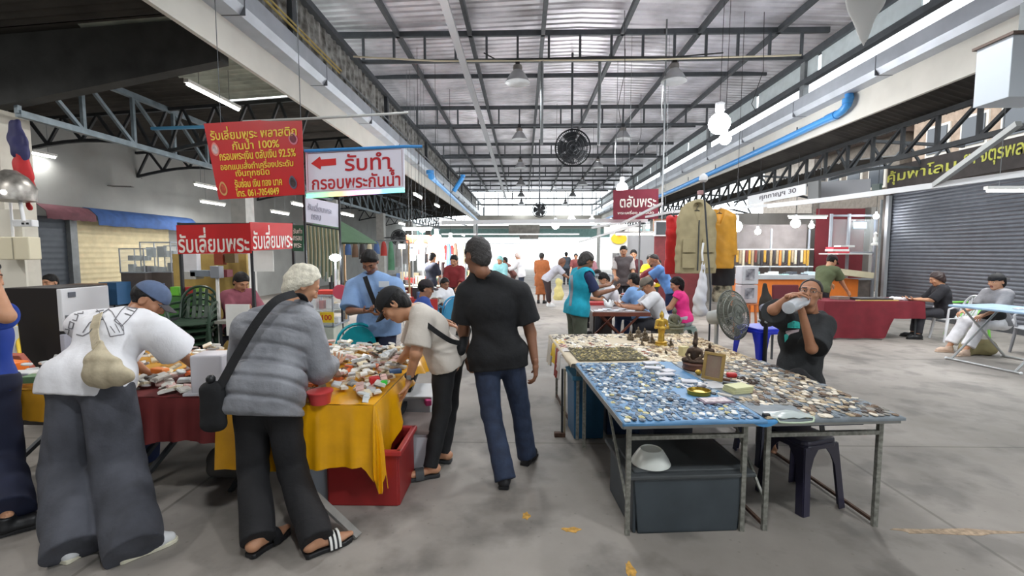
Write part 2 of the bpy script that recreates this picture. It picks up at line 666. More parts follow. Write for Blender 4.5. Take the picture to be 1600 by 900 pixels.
# right side aisle
XG2, XW2 = 7.75, 10.0
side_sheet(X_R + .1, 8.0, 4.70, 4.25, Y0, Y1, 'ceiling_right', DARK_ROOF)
girder(XG2, Y0 + 1, Y1, 3.60, 4.24, 'girder_right', STEEL_BK, bay=.8, r=.04)
for y in (6.5, 12.0, 17.3, 22.7, 28.1, 33.5):
 mb = MB()
 n = 7
 for j in range(n):
  q0, q1 = j / n, (j + 1) / n
  p = [V((XG2 + (XW2 + 1 - XG2) * q, y, 3.5 + .3 * math.sin(PI * q))) for q in (q0, q1)]
  r = [V((XG2 + (XW2 + 1 - XG2) * q, y, 4.5 - .2 * q)) for q in (q0, q1)]
  mb.bar(p[0], p[1], .07).bar(r[0], r[1], .07).bar(p[0] if j % 2 else r[0], r[1] if j % 2 else p[1], .05)
 struct(mb, 'roof_truss', STEEL_BK)
for i, y in enumerate((22.7, 28.1, 33.5)):
 struct(MB().box((XG2, y, 1.8), (.2, .2, 3.62)), 'column_right', COLM)
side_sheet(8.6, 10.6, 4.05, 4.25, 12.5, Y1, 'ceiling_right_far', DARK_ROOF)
# right wall: closed shop fronts
RW = mat('brownish grimy wall', (84, 78, 74), .85, var=.2, vscale=2)
struct(MB().box((XW2 + .12, 6.0, 3.62), (.2, 14.2, .75)).box((XW2 + .12, 13.05, 1.62), (.26, .22, 3.25)).box((XW2 + .12, -4, 1.6), (.2, 5, 3.3)), 'wall_right', RW)
mb = MB()
rows, z = [], 0.03
while z < 3.22:
 for a, h in ((0, 0), (.25, .7), (.5, 1), (.75, .7)):
  rows.append([(XW2 + .06 - h * .016, -1.5, z + a * .085), (XW2 + .06 - h * .016, 12.95, z + a * .085)])
 z += .085
mb.sheet(rows)
dr = struct(mb, 'door_1', mat('grey roller shutter', (98, 102, 110), .42, .3, var=.08), smooth=50)
struct(MB().box((XW2 - .02, 12.95, 1.6), (.09, .10, 3.2)), 'trim_4', mat('shutter rail', (186, 188, 190), .4, .3))
struct(MB().box((XW2 + .02, 5.7, .06), (.06, 14.4, .12)), 'trim_5', STEEL_DK)
# what lies beyond the right wall: old timber fronted houses
for k, (y, h, c) in enumerate(((5, 7.0, (150, 120, 100)), (10.5, 6.4, (120, 96, 80)), (16, 7.2, (168, 146, 128)), (21.5, 6.4, (120, 110, 100)), (27, 6.8, (160, 150, 140)))):
 hs = thing('house', ['brown timber upper storey seen over the shutter', 'dark brown house front glimpsed behind the roof girder', 'pale house with shutters beyond the orange counter stall', 'grey house seen through the right girder', 'farthest house beyond the right side aisle'][k], 'house', (17, y, 0))
 MB().box((17, y, h / 2), (4, 4.9, h)).build('wall', mat('house wall %d' % k, c, .85, var=.15), hs)
 mb = MB()
 mb.prism([(-2.6, 0), (2.6, 0), (0, 1.1)], (17, y - 2.7, h), (1, 0, 0), (0, 0, 1), -5.4)
 mb.build('roof', mat('house roof', (92, 80, 74), .8, var=.2), hs)
 for j in (-1, 0, 1):
  f = MB().box((14.98, y + j * 1.35, h - 1.5), (.08, .95, 1.1)).build('window', mat('white window frame', (220, 212, 200), .6), hs)
  MB().box((14.93, y + j * 1.35, h - 1.5), (.04, .78, .92)).build('pane', mat('window glass', (70, 74, 80), .15), f)

struct(MB().box((0, Y0 - .1, 3.4), (22, .2, 6.8)), 'added_wall_back', mat('added back wall grey', (120, 118, 114), .85, var=.1))  # unseen wall, added to cut the sky light from behind the camera

# ---------------------------------------------------------------- far end: open to the day, a lower canopy and the street beyond
struct(MB().box((1.3, Y1 + .1, 4.52), (10.4, .25, .42)), 'beam_far', CREAM_P)
struct(MB().box((1.3, Y1 + .1, 5.62), (10.4, .10, .10)), 'beam_far_upper', STEEL)
mb = MB()
for j in range(9):
 x = X_L + .6 + j * 1.15
 mb.bar((x, Y1 + .1, 4.7), (x, Y1 + .1, 6.6), .06)
struct(mb, 'beam_far_posts', STEEL)
side_sheet(-10, 11, 4.0, 4.0, 40.5, 47, 'ceiling_far_canopy', mat('canopy sheet', (150, 152, 150), .6, .1, var=.1))
struct(MB().box((0, 44, 3.5), (24, .06, .8)), 'trim_6', mat('teal fascia sheet', (150, 190, 188), .5, var=.1))
struct(MB().box((.1, 39, 3.56), (2.6, .12, .9)).box((.5, 38.8, 2.95), (1.6, .08, .35)), 'trim_7', mat('faded sign board', (168, 164, 158), .7, var=.2, vscale=3))
for x in (-9.5, -4.2, 6.6, 10.5):
 struct(MB().box((x, 40.6, 2.1), (.28, .28, 4.2)), 'column_far', COLM)
# ---------------------------------------------------------------- figures: one continuous surface grown from a smooth distance field
class Field:
 def __init__(s):
  s.ops = []

 def cap(s, a, b, ra, rb=None, k=.03, n=None, flat=1., ca=False, cb=False, op='u'):
  s.ops.append(['cap', np.array(a, float), np.array(b, float), ra, ra if rb is None else rb, k, None if n is None else np.array(V(n).normalized()), flat, ca, cb, op])
  return s

 def ell(s, c, R, rad, k=.02, op='u'):
  s.ops.append(['ell', np.array(c, float), np.array(R, float), np.array(rad, float), k, op])
  return s

 def cut(s, p, n):                     # keeps the side where (x - p).n < 0
  s.ops.append(['cut', np.array(p, float), np.array(V(n).normalized())])
  return s

 def disp(s, fn):
  s.ops.append(['disp', fn])
  return s

 def bounds(s, pad):
  lo, hi = np.full(3, 1e9), np.full(3, -1e9)
  for o in s.ops:
   if o[0] == 'cap' and o[10] == 'u':
    r = max(o[3], o[4])
    lo = np.minimum(lo, np.minimum(o[1], o[2]) - r)
    hi = np.maximum(hi, np.maximum(o[1], o[2]) + r)
   elif o[0] == 'ell' and o[5] == 'u':
    r = o[3].max()
    lo = np.minimum(lo, o[1] - r)
    hi = np.maximum(hi, o[1] + r)
  return lo - pad, hi + pad

 def mesh(s, h):
  lo, hi = s.bounds(h * 3 + .02)
  n = np.ceil((hi - lo) / h).astype(int) + 1
  D = np.full(tuple(n), .2, np.float32)
  ax = [lo[i] + h * np.arange(n[i]) for i in range(3)]
  for o in s.ops:
   if o[0] == 'cut':
    d = ((ax[0] - o[1][0]) * o[2][0])[:, None, None] + ((ax[1] - o[1][1]) * o[2][1])[None, :, None] + ((ax[2] - o[1][2]) * o[2][2])[None, None, :]
    np.maximum(D, d, out=D)
    continue
   if o[0] == 'disp':
    m = np.argwhere(np.abs(D) < .05)
    P = lo + h * m
    D[m[:, 0], m[:, 1], m[:, 2]] -= o[1](P)
    continue
   if o[0] == 'cap':
    r = max(o[3], o[4])
    k, op = o[5], o[10]
    b0, b1 = np.minimum(o[1], o[2]) - r - k - .03, np.maximum(o[1], o[2]) + r + k + .03
   else:
    r = o[3].max()
    k, op = o[4], o[5]
    b0, b1 = o[1] - r - k - .03, o[1] + r + k + .03
   i0 = np.maximum(np.floor((b0 - lo) / h).astype(int), 0)
   i1 = np.minimum(np.ceil((b1 - lo) / h).astype(int) + 1, n)
   if (i1 <= i0).any():
    continue
   sl = tuple(slice(i0[i], i1[i]) for i in range(3))
   x, y, z = np.meshgrid(ax[0][sl[0]], ax[1][sl[1]], ax[2][sl[2]], indexing='ij')
   P = np.stack([x, y, z], -1)
   if o[0] == 'cap':
    a, ba = o[1], o[2] - o[1]
    q = P - a
    dscale = 1.
    L = np.linalg.norm(ba) + 1e-9
    if o[8] or o[9]:
     ax_t = q @ (ba / L)
    if o[6] is not None and o[7] != 1:
     q = q + (o[7] - 1) * (q @ o[6])[..., None] * o[6]
     ba = ba + (o[7] - 1) * (ba @ o[6]) * o[6]
     dscale = 1 / math.sqrt(o[7]) if o[7] > 1 else 1.
    t = np.clip((q @ ba) / (ba @ ba + 1e-12), 0, 1)
    d = (np.linalg.norm(q - t[..., None] * ba, axis=-1) - (o[3] + (o[4] - o[3]) * t)) * dscale
    if o[9]:
     d = np.maximum(d, ax_t - L)
    if o[8]:
     d = np.maximum(d, -ax_t)
   else:
    q = (P - o[1]) @ o[2]          # columns of R are the axes
    g = np.linalg.norm(q / o[3], axis=-1)
    g2 = np.linalg.norm(q / (o[3] ** 2), axis=-1) + 1e-9
    d = g * (g - 1) / g2
    d = np.where(g < .05, -o[3].min(), d)
   cur = D[sl]
   if op == 'u':
    hh = np.clip(.5 + .5 * (cur - d) / k, 0, 1)
    D[sl] = cur + (d - cur) * hh - k * hh * (1 - hh)
   else:
    hh = np.clip(.5 - .5 * (cur + d) / k, 0, 1)
    D[sl] = cur + (-d - cur) * hh + k * hh * (1 - hh)
  return nets(D, lo, h)


def nets(D, org, h):
 n = D.shape
 S = D < 0
 ids, poss, quads = [], [], []
 for a in range(3):
  b, c = (a + 1) % 3, (a + 2) % 3
  s0, s1 = [slice(None)] * 3, [slice(None)] * 3
  s0[a], s1[a] = slice(0, -1), slice(1, None)
  I = np.argwhere(S[tuple(s0)] != S[tuple(s1)])
  I = I[(I[:, b] > 0) & (I[:, c] > 0) & (I[:, b] < n[b] - 1) & (I[:, c] < n[c] - 1)]
  e = np.eye(3, dtype=int)
  J = I + e[a]
  f0, f1 = D[I[:, 0], I[:, 1], I[:, 2]], D[J[:, 0], J[:, 1], J[:, 2]]
  t = f0 / (f0 - f1)
  P = I + t[:, None] * e[a]
  cells = [I - e[b] - e[c], I - e[c], I, I - e[b]]
  lid = [(q[:, 0] * n[1] + q[:, 1]) * n[2] + q[:, 2] for q in cells]
  inside0 = S[I[:, 0], I[:, 1], I[:, 2]]
  q = np.stack(lid, 1)
  q[~inside0] = q[~inside0][:, ::-1]
  quads.append(q)
  ids += lid
  poss += [P] * 4
 ids, poss, quads = np.concatenate(ids), np.concatenate(poss), np.concatenate(quads)
 u, inv = np.unique(ids, return_inverse=True)
 cnt = np.bincount(inv, minlength=len(u))
 X = np.stack([np.bincount(inv, poss[:, i], minlength=len(u)) / cnt for i in range(3)], 1)
 F = np.searchsorted(u, quads)
 # one light smoothing pass
 acc, k = np.zeros_like(X), np.zeros(len(X))
 for i in range(4):
  np.add.at(acc, F[:, i], X[F[:, (i + 1) % 4]] + X[F[:, (i - 1) % 4]])
  np.add.at(k, F[:, i], 2)
 X = .5 * X + .5 * acc / k[:, None]
 return org + h * X, F


def np_mesh(name, chunks, mats, parent=None):
 """chunks: list of (verts, quads, material index) in world space, joined in one mesh object."""
 vs = np.concatenate([c[0] for c in chunks])
 off, fs, mi = 0, [], []
 for c in chunks:
  fs.append(np.asarray(c[1]) + off)
  m = c[2]
  mi.append(np.full(len(c[1]), m) if np.isscalar(m) else np.asarray(m))
  off += len(c[0])
 fs, mi = np.concatenate(fs), np.concatenate(mi)
 if parent is not None:
  W = WM[parent]
 else:
  W = Matrix.Translation(((vs[:, 0].min() + vs[:, 0].max()) / 2, (vs[:, 1].min() + vs[:, 1].max()) / 2, vs[:, 2].min()))
 inv = np.array(W.inverted())
 vl = vs @ inv[:3, :3].T + inv[:3, 3]
 me = bpy.data.meshes.new(name)
 me.vertices.add(len(vl))
 me.vertices.foreach_set('co', vl.astype(np.float32).ravel())
 me.loops.add(fs.size)
 me.loops.foreach_set('vertex_index', fs.ravel().astype(np.int32))
 me.polygons.add(len(fs))
 me.polygons.foreach_set('loop_start', np.arange(0, fs.size, 4, dtype=np.int32))
 me.polygons.foreach_set('loop_total', np.full(len(fs), 4, np.int32))
 for m in mats:
  me.materials.append(m)
 me.polygons.foreach_set('material_index', mi.astype(np.int32))
 me.polygons.foreach_set('use_smooth', np.ones(len(fs), bool))
 me.update(calc_edges=True)
 me.validate()
 o = bpy.data.objects.new(name, me)
 COL.objects.link(o)
 if parent is not None:
  o.parent = parent
 else:
  o.location = W.to_translation()
 WM[o] = W
 return o


def sphere_chunk(c, r, m, n=10):
 mb = MB().ball(c, r, n)
 fs = [q for q in mb.f if len(q) == 4]
 return (np.array(mb.v), np.array(fs), m)


def folds(amp, f=26., seed=0, d=(0, 0, 1)):
 rs = np.random.RandomState(seed)
 A = rs.normal(size=(5, 3))
 A /= np.linalg.norm(A, axis=1)[:, None]
 ph = rs.uniform(0, 6, 10)

 def fn(P):
  w = np.sin(P @ A[3] * f * .45 + ph[3]) * 1.3
  q = np.sin(P @ A[0] * f + w + ph[0]) + .7 * np.sin(P @ A[1] * f * 1.6 + 1.4 * w + ph[1]) + .5 * np.sin(P @ A[2] * f * 2.3 - w + ph[2])
  return amp * (np.abs(q) ** .8 * np.sign(q)) * .6
 return fn


def hand_field(W, D, Nn, T, curl=.5, sc=1., grip=None, spread=.06):
 """Palm and five fingers: W wrist, D direction to the knuckles, Nn palm side, T thumb side."""
 f = Field()
 W, D, Nn, T = V(W), V(D).normalized(), V(Nn).normalized(), V(T).normalized()
 Nn = (Nn - D * Nn.dot(D)).normalized()
 T = (T - D * T.dot(D) - Nn * T.dot(Nn)).normalized()
 L = [.085, .088, .083, .074]
 ph = [(.040, .025, .019), (.045, .029, .020), (.041, .027, .020), (.032, .020, .018)]
 f.cap(W - D * .03, W + D * .012, .026 * sc, .027 * sc, n=Nn, flat=1.25)
 kn = []
 for i in range(4):
  x = (.030 - .020 * i) * sc
  k = W + D * L[i] * sc + T * x
  kn.append(k)
  f.cap(W + T * x * .6 + D * .015, k, .0155 * sc, .0115 * sc, k=.014)
 for i in range(4):
  d = (D + T * spread * (1.5 - i)).normalized()
  p = kn[i]
  c = curl * (1 + .12 * i)
  ang = 0.
  for j in range(3):
   ang += c * (.8, 1.0, .7)[j]
   dd = d * math.cos(ang) + Nn * math.sin(ang)
   q = p + dd * ph[i][j] * sc
   f.cap(p, q, (.0095, .0085, .0078)[j] * sc, (.0085, .0078, .0068)[j] * sc, k=.004)
   p = q
 # thumb leaves the side of the palm near its base
 p = W + D * .028 * sc + T * .026 * sc
 d = (D * .62 + T * .72 + Nn * .30).normalized()
 f.cap(W + D * .015 * sc + T * .012 * sc, p, .017 * sc, .0135 * sc, k=.012)
 for j, l in enumerate((.036, .030, .024)):
  q = p + d * l * sc
  f.cap(p, q, (.0125, .0105, .0095)[j] * sc, (.0105, .0095, .0078)[j] * sc, k=.005)
  p = q
  d = (d + D * .35 + Nn * .35 * (1 + curl)).normalized()
 return f


SKIN = {}


def skin(n, rgb):
 m = mat('skin ' + n, rgb, .5, var=.06, vscale=14, bump=.08, bscale=160)
 m.node_tree.nodes['Principled BSDF'].inputs['Subsurface Weight'].default_value = .05
 m.node_tree.nodes['Principled BSDF'].inputs['Subsurface Radius'].default_value = (.02, .008, .004)
 return m


EYE_W = mat('eye white', (225, 220, 212), .3)
EYE_D = mat('dark iris', (36, 24, 18), .2)
LIPS = mat('lips', (128, 74, 64), .5)
HAIR_BK = mat('black hair', (15, 13, 13), .55, var=.3, vscale=60, bump=.3, bscale=120, spec=.3)
HAIR_GR = mat('greying short hair', (48, 45, 44), .5, var=.35, vscale=70, bump=.5, bscale=140)
HAIR_WH = mat('white hair', (214, 208, 190), .55, var=.12, vscale=40, bump=.5, bscale=60)


def basis(Fw, Up):
 Fw, Up = V(Fw).normalized(), V(Up).normalized()
 R = Fw.cross(Up).normalized()
 Up = R.cross(Fw).normalized()
 return R, Fw, Up


def person(label, J, skin_m, hair=None, shirt=None, pants=None, shoes=None, cap=None, g=1., vox=.008, hv=.004, group=None, curl=(.5, .5), palm=None, seed=0, fine=True, skirt=None, belly=0., name='person', head=1.06, vest=None):
 """J: world joints: P pelvis, C chest, N neck base, H head centre, fw facing of the face, SL SR EL ER WL WR, HL HR hips, KL KR AL AR, TL TR toe directions."""
 J = {k: (V(v) if v is not None else None) for k, v in J.items()}
 P, C, N, H = J['P'], J['C'], J['N'], J['H']
 latp = (J['HR'] - J['HL']).normalized()
 latc = (J['SR'] - J['SL']).normalized()
 spine = (N - P).normalized()
 nc, npv = latc.cross(spine).normalized(), latp.cross(spine).normalized()
 if nc.length < .1:
  nc = V((0, 1, 0))
 W = P.lerp(C, .5) - nc * .012
 Rh, Fh, Uh = basis(J['fw'], J.get('up') or ((H - N).normalized() + V((0, 0, .0))))
 RM = Matrix((Rh, Fh, Uh)).transposed()

 def torso(f, e, k=.05, hem=None):
  f.cap(P - latp * .075 * g, P + latp * .075 * g, .108 * g + e, n=npv, flat=1.12, k=k)
  f.cap(P, W, .142 * g + e, .132 * g + e, n=npv, flat=1.38, k=k)
  f.cap(W, C, .132 * g + e, .150 * g + e, n=nc, flat=1.36, k=k)
  f.cap(C - latc * .07 * g, C + latc * .07 * g, .108 * g + e, n=nc, flat=1.08, k=k)
  if belly:
   f.ell(W + nc * .05 - spine * .03, np.eye(3), (.12 * g + belly, .12 * g + belly, .12 * g + belly), k=.06)
  S0, S1 = J['SL'].lerp(J['SR'], .12), J['SL'].lerp(J['SR'], .88)
  f.cap(S0, S1, .055 + e, k=k)
  f.cap(N - spine * .03 - latc * .06, J['SL'].lerp(N, .18), .042 + e, .05 + e, k=k)
  f.cap(N - spine * .03 + latc * .06, J['SR'].lerp(N, .18), .042 + e, .05 + e, k=k)

 def arm(f, s, t0, t1, e, cut=False, flare=0.):
  S, E, Wr = J['S' + s], J['E' + s], J['W' + s]
  if S is None or E is None:
   return
  r = [.053 * g, .042 * g, .041 * g, .028]
  if t1 <= 1:
   f.cap(S, S.lerp(E, t1), r[0] + e, r[0] + (r[1] - r[0]) * t1 + e + flare, k=.02, cb=cut)
  else:
   f.cap(S, E, r[0] + e, r[1] + e, k=.02)
   f.cap(E, E.lerp(Wr, t1 - 1), r[2] + e, r[2] + (r[3] - r[2]) * (t1 - 1) + e + flare, k=.02, cb=cut)

 def leg(f, s, t1, e, cut=False, flare=0., ek=0.):
  Hp, K, A = J['H' + s], J['K' + s], J['A' + s]
  r = [.088 * g, .056 * g, .054 * g, .036]
  if t1 <= 1:
   f.cap(Hp, Hp.lerp(K, t1), r[0] + e, r[0] + (r[1] - r[0]) * t1 + e + flare, k=.03, cb=cut)
  else:
   f.cap(Hp, K, r[0] + e, r[1] + e + ek, k=.03)
   f.cap(K, K.lerp(A, t1 - 1), r[2] + e + ek, r[2] + (r[3] - r[2]) * (t1 - 1) + e + flare, k=.03, cb=cut)

 # ---- body
 B = Field()
 torso(B, 0)
 B.cap(N - spine * .03, H - Uh * .05 - Fh * .012, .056, .052, k=.03)
 for s in 'LR':
  arm(B, s, 0, 2, 0)
  leg(B, s, 2, 0)
  if shoes and shoes.get('kind') != 'slide':
   continue
  T = J['T' + s].normalized()
  A = J['A' + s]
  heel, ball = A - T * .035 + V((0, 0, -.03)), A + T * .13 + V((0, 0, -.05))
  B.cap(A, heel, .036, .036, k=.02)
  B.cap(heel, ball, .034, .03, n=(0, 0, 1), flat=1.3, k=.02)
  B.cap(ball, ball + T * .055, .03, .022, n=(0, 0, 1), flat=1.7, k=.02)
 if not fine:
  for s in 'LR':
   if J['W' + s] is not None:
    d = (J['W' + s] - J['E' + s]).normalized()
 chunks = []
 x, q = B.mesh(vox)
 chunks.append((x, q, 0))
 # ---- head
 hs = head
 Hd = Field()
 Hd.ell(H + (Uh * .028 - Fh * .008) * hs, RM, np.array((.076, .094, .092)) * hs, k=.02)
 Hd.ell(H + (-Uh * .035 + Fh * .026) * hs, RM, np.array((.060, .066, .088)) * hs, k=.03)
 Hd.ell(H + (-Uh * .092 + Fh * .058) * hs, RM, np.array((.030, .026, .022)) * hs, k=.03)
 Hd.cap(H - (Uh * .03 + Fh * .02) * hs, H - Uh * .13 - Fh * .02, .05, .052, k=.03)
 if fine:
  for sg in (-1, 1):
   Hd.cap(H + (Fh * .086 + Uh * .030 + Rh * sg * .014) * hs, H + (Fh * .074 + Uh * .030 + Rh * sg * .046) * hs, .010 * hs, .008 * hs, k=.014)
   Hd.ell(H + (Fh * .094 + Uh * .008 + Rh * sg * .032) * hs, RM, np.array((.017, .014, .012)) * hs, k=.010, op='s')
   Hd.ell(H + (Fh * .062 - Uh * .022 + Rh * sg * .044) * hs, RM, np.array((.022, .02, .02)) * hs, k=.02)
   Hd.ell(H + (Rh * sg * .078 - Fh * .012 - Uh * .006) * hs, RM, np.array((.009, .022, .034)) * hs, k=.006)
   Hd.ell(H + (Rh * sg * .086 - Fh * .012 - Uh * .004) * hs, RM, np.array((.007, .012, .020)) * hs, k=.004, op='s')
  Hd.cap(H + (Fh * .090 + Uh * .018) * hs, H + (Fh * .104 - Uh * .022) * hs, .008 * hs, .0125 * hs, k=.012)
  Hd.cap(H + (Fh * .094 - Uh * .026 - Rh * .012) * hs, H + (Fh * .094 - Uh * .026 + Rh * .012) * hs, .0085 * hs, k=.008)
  Hd.cap(H + (Fh * .087 - Uh * .052 - Rh * .016) * hs, H + (Fh * .087 - Uh * .052 + Rh * .016) * hs, .0085 * hs, k=.007)
  Hd.cap(H + (Fh * .084 - Uh * .065 - Rh * .014) * hs, H + (Fh * .084 - Uh * .065 + Rh * .014) * hs, .009 * hs, k=.007)
  for sg in (-1, 1):
   Hd.cap(H + (Fh * .0835 + Uh * .0165 + Rh * sg * .021) * hs, H + (Fh * .078 + Uh * .0155 + Rh * sg * .044) * hs, .0062 * hs, k=.004)
   Hd.cap(H + (Fh * .0825 - Uh * .0005 + Rh * sg * .022) * hs, H + (Fh * .077 - Uh * .0005 + Rh * sg * .043) * hs, .0048 * hs, k=.004)
 x, q = Hd.mesh(hv)
 cen = x[q].mean(1)
 loc = (cen - np.array(H)) @ np.array(RM) / hs
 mi = np.zeros(len(q), int)
 mi[(np.abs(loc[:, 0]) < .024) & (loc[:, 1] > .07) & (np.abs(loc[:, 2] + .058) < .014)] = 3
 # eyebrows
 mi[(np.abs(np.abs(loc[:, 0]) - .032) < .018) & (loc[:, 1] > .05) & (np.abs(loc[:, 2] - .032) < .0045)] = 2
 chunks.append((x, q, mi))
 if fine:
  for sg in (-1, 1):
   e = H + (Fh * .0725 + Uh * .008 + Rh * sg * .032) * hs
   chunks.append(sphere_chunk(e, .0125 * hs, 1))
   chunks.append(sphere_chunk(e + (Fh * .0085 - Uh * .002) * hs, .0062 * hs, 2))
 # ---- hands
 for i, s in enumerate('LR'):
  if J['W' + s] is None or J['E' + s] is None:
   continue
  d = (J['W' + s] - J['E' + s]).normalized()
  D = V(J.get('D' + s) or d)
  pn = V((palm or {}).get(s) or (nc.cross(d).cross(d) * -1 if abs(d.z) < .7 else (latc * (1 if s == 'L' else -1))))
  tv = D.cross(pn) * (1 if s == 'R' else -1)
  if (palm or {}).get('T' + s):
   tv = V(palm['T' + s])
  x, q = hand_field(J['W' + s] + d * .02, D, pn, tv, curl[i], 1.0).mesh(hv if fine else .006)
  chunks.append((x, q, 0))
 body = np_mesh(name, chunks, [skin_m, EYE_W, EYE_D, LIPS])
 tag(body, label, 'person', group)
 # ---- clothes
 cv = vox
 if shirt:
  f = Field()
  e = shirt.get('e', .014)
  torso(f, e, k=.05)
  lo_ = (spine * .4 + V((0, 0, .6))).normalized() * (shirt.get('hem', .06) + .07)
  for sg in (-1, 1):
   f.cap(P + latp * sg * .078 * g, P + latp * sg * .080 * g - lo_, .112 * g + e, .114 * g + e, n=npv, flat=1.08, k=.04)
  if shirt.get('wide'):
   f.cap(P - latp * .08, P + latp * .08, .115 * g + shirt['wide'], n=npv, flat=1.15, k=.08)
  if shirt.get('quilt'):
   qd = np.array(spine)
   p0 = np.array(P)
   fr = shirt['quilt']

   def quilt(X, f2=folds(.0035, 34, seed)):
    ph_ = ((X - p0) @ qd) / fr
    dd = (ph_ - np.round(ph_)) * fr
    return .007 - .019 * np.exp(-(dd / .013) ** 2) + f2(X)
   f.disp(quilt)
  else:
   f.disp(folds(shirt.get('fold', .006), shirt.get('ff', 24), seed))
  hn_ = (spine * .5 + V((0, 0, .5))).normalized()
  f.cut(P - spine * shirt.get('hem', .06), -hn_)
  if shirt.get('neck', True):
   f.cap(N + spine * .005, N + spine * .1, .055, .07, k=.01, op='s')
  if not shirt.get('vest'):
   for s in 'LR':
    arm(f, s, 0, shirt.get('sleeve', .62), e + shirt.get('se', .004), True, shirt.get('flare', .014))
  else:
   for s in 'LR':
    f.cap(J['S' + s], J['S' + s].lerp(J['E' + s], .4), .07, .075, k=.01, op='s')
  f.disp(folds(.003, 30, seed + 1))
  so = np_mesh(shirt.get('name', 'shirt'), [(*f.mesh(cv), 0)], [shirt['m']], body)
  if shirt.get('collar'):
   ring = [N + spine * .012 + (latc * math.cos(a) * .068 + nc * math.sin(a) * .066) - spine * .022 * math.sin(a) for a in [2 * PI * i / 20 for i in range(20)]]
   MB().tube(ring, .013, 8, closed=True).build('collar', shirt.get('cm') or shirt['m'], so, smooth=60)
 if vest:
  f = Field()
  torso(f, .044)
  for sg in (-1, 1):
   f.cap(P + latp * sg * .078 * g, P + latp * sg * .080 * g - spine * .18, .155 * g, .158 * g, n=npv, flat=1.08, k=.04)
  f.disp(folds(.005, 24, seed + 9))
  f.cut(P - spine * .10, -spine)
  f.cap(N - spine * .02, N + spine * .1, .07, .085, k=.01, op='s')
  for s in 'LR':
   f.cap(J['S' + s] + latc * (.02 if s == 'R' else -.02), J['S' + s].lerp(J['E' + s], .5), .072, .08, k=.01, op='s')
  vo = np_mesh('vest', [(*f.mesh(cv), 0)], [vest['m']], body)
 if pants:
  f = Field()
  e = pants.get('e', .014)
  f.cap(P - latp * .075 * g, P + latp * .075 * g, .112 * g + e, n=npv, flat=1.1, k=.05)
  f.cap(P, W, .136 * g + min(e, .012) - .008, .125 * g, n=npv, flat=1.4, k=.03)
  f.disp(folds(pants.get('fold', .006), 22, seed + 5))
  f.cut(P + spine * pants.get('top', .05), spine)
  for s in 'LR':
   leg(f, s, pants.get('leg', 1.93), e, True, pants.get('flare', 0.), pants.get('ek', 0.))
  f.disp(folds(pants.get('fold', .006) * .8, 24, seed + 6))
  np_mesh(pants.get('name', 'trousers'), [(*f.mesh(cv), 0)], [pants['m']], body)
 if skirt:
  f = Field()
  f.cap(P - latp * .07, P + latp * .07, .125 * g, n=npv, flat=1.1, k=.05)
  m_ = (J['AL'] + J['AR']) / 2
  m_.z = max(m_.z, skirt.get('z', .25))
  f.cap(P, m_, .15 * g, .19, k=.06, cb=True)
  f.disp(folds(.012, 26, seed))
  np_mesh('skirt', [(*f.mesh(cv), 0)], [skirt['m']], body)
 if shoes:
  for s in 'LR':
   T = V((J['T' + s].x, J['T' + s].y, 0)).normalized() if abs(J['T' + s].z) < .5 else J['T' + s].normalized()
   A = J['A' + s]
   up = V((0, 0, 1))
   b = A + V((0, 0, -.088))
   R_ = T.cross(up).normalized()
   slide = shoes.get('kind') == 'slide'
   mb = MB()
   ol = [(-.065, .030), (-.05, .038), (.02, .036), (.10, .046), (.15, .046), (.185, .034), (.2, .012)]
   poly = [(a, w) for a, w in ol] + [(a, -w) for a, w in reversed(ol)]
   mb.prism(poly, b, T, -R_, .022 if not slide else .026)
   # extrude direction is T x -R = up
   so = mb.build('sole', shoes['sole'], body, bevel=.004) if not slide else None
   f = Field()
   if slide:
    so = mb.build('slide', shoes['sole'], body, bevel=.006)
    for q in range(5 if shoes.get('stripe') else 1):
     pass
    arc = MB()
    N_ = 10
    g_ = []
    for i in range(6):
     a_ = .055 + .012 * i
     g_.append([b + T * a_ + R_ * (.05 * math.cos(PI * j / N_)) + up * (.012 + .062 * math.sin(PI * j / N_)) for j in range(N_ + 1)])
    arc.sheet(g_, .006)
    st = arc.build('strap', shoes['m'], so, smooth=40)
    if shoes.get('stripe'):
     for i in range(3):
      s2 = MB()
      a_ = .064 + .021 * i
      s2.sheet([[b + T * (a_ + da) + R_ * (.0525 * math.cos(PI * j / N_)) + up * (.013 + .0655 * math.sin(PI * j / N_)) for j in range(N_ + 1)] for da in (0, .010)], .002)
      o_ = s2.build('stripe', shoes['stripe'], so, smooth=40)
   else:
    f.cap(b - T * .030 + up * .042, b + T * .11 + up * .040, .040, .044, k=.02)
    f.cap(b + T * .11 + up * .038, b + T * .16 + up * .030, .044, .032, k=.02)
    f.cap(b - T * .012 + up * .05, b - T * .004 + up * .11, .046, .046, k=.02, cb=True)
    f.cut(b + up * .015, -up)
    np_mesh('shoe', [(*f.mesh(.006 if fine else .012), 0)], [shoes['m']], body)
 if hair:
  f = Field()
  t = hair.get('t', .012)
  f.ell(H + (Uh * .030 - Fh * .012) * hs, RM, (np.array((.077, .094, .092)) * hs + t), k=.02)
  if hair.get('low'):
   f.ell(H + (-Uh * .03 - Fh * .045) * hs, RM, np.array((.066, .055, .075)) * hs + t * .6, k=.03)
  n_ = (Uh * hair.get('cu', .62) - Fh * hair.get('cf', .78))
  f.cut(H + (Fh * hair.get('df', .058) + Uh * .045) * hs, -n_)
  if hair.get('long'):
   f.cap(H - Fh * .05, H - Fh * .06 - V((0, 0, hair['long'])), .075, .05, k=.04)
  # keep ears free
  if not hair.get('long') and hair.get('ears', True):
   for sg in (-1, 1):
    f.ell(H + (Rh * sg * .085 + Fh * .02 - Uh * .015) * hs, RM, np.array((.03, .04, .042)) * hs, k=.01, op='s')
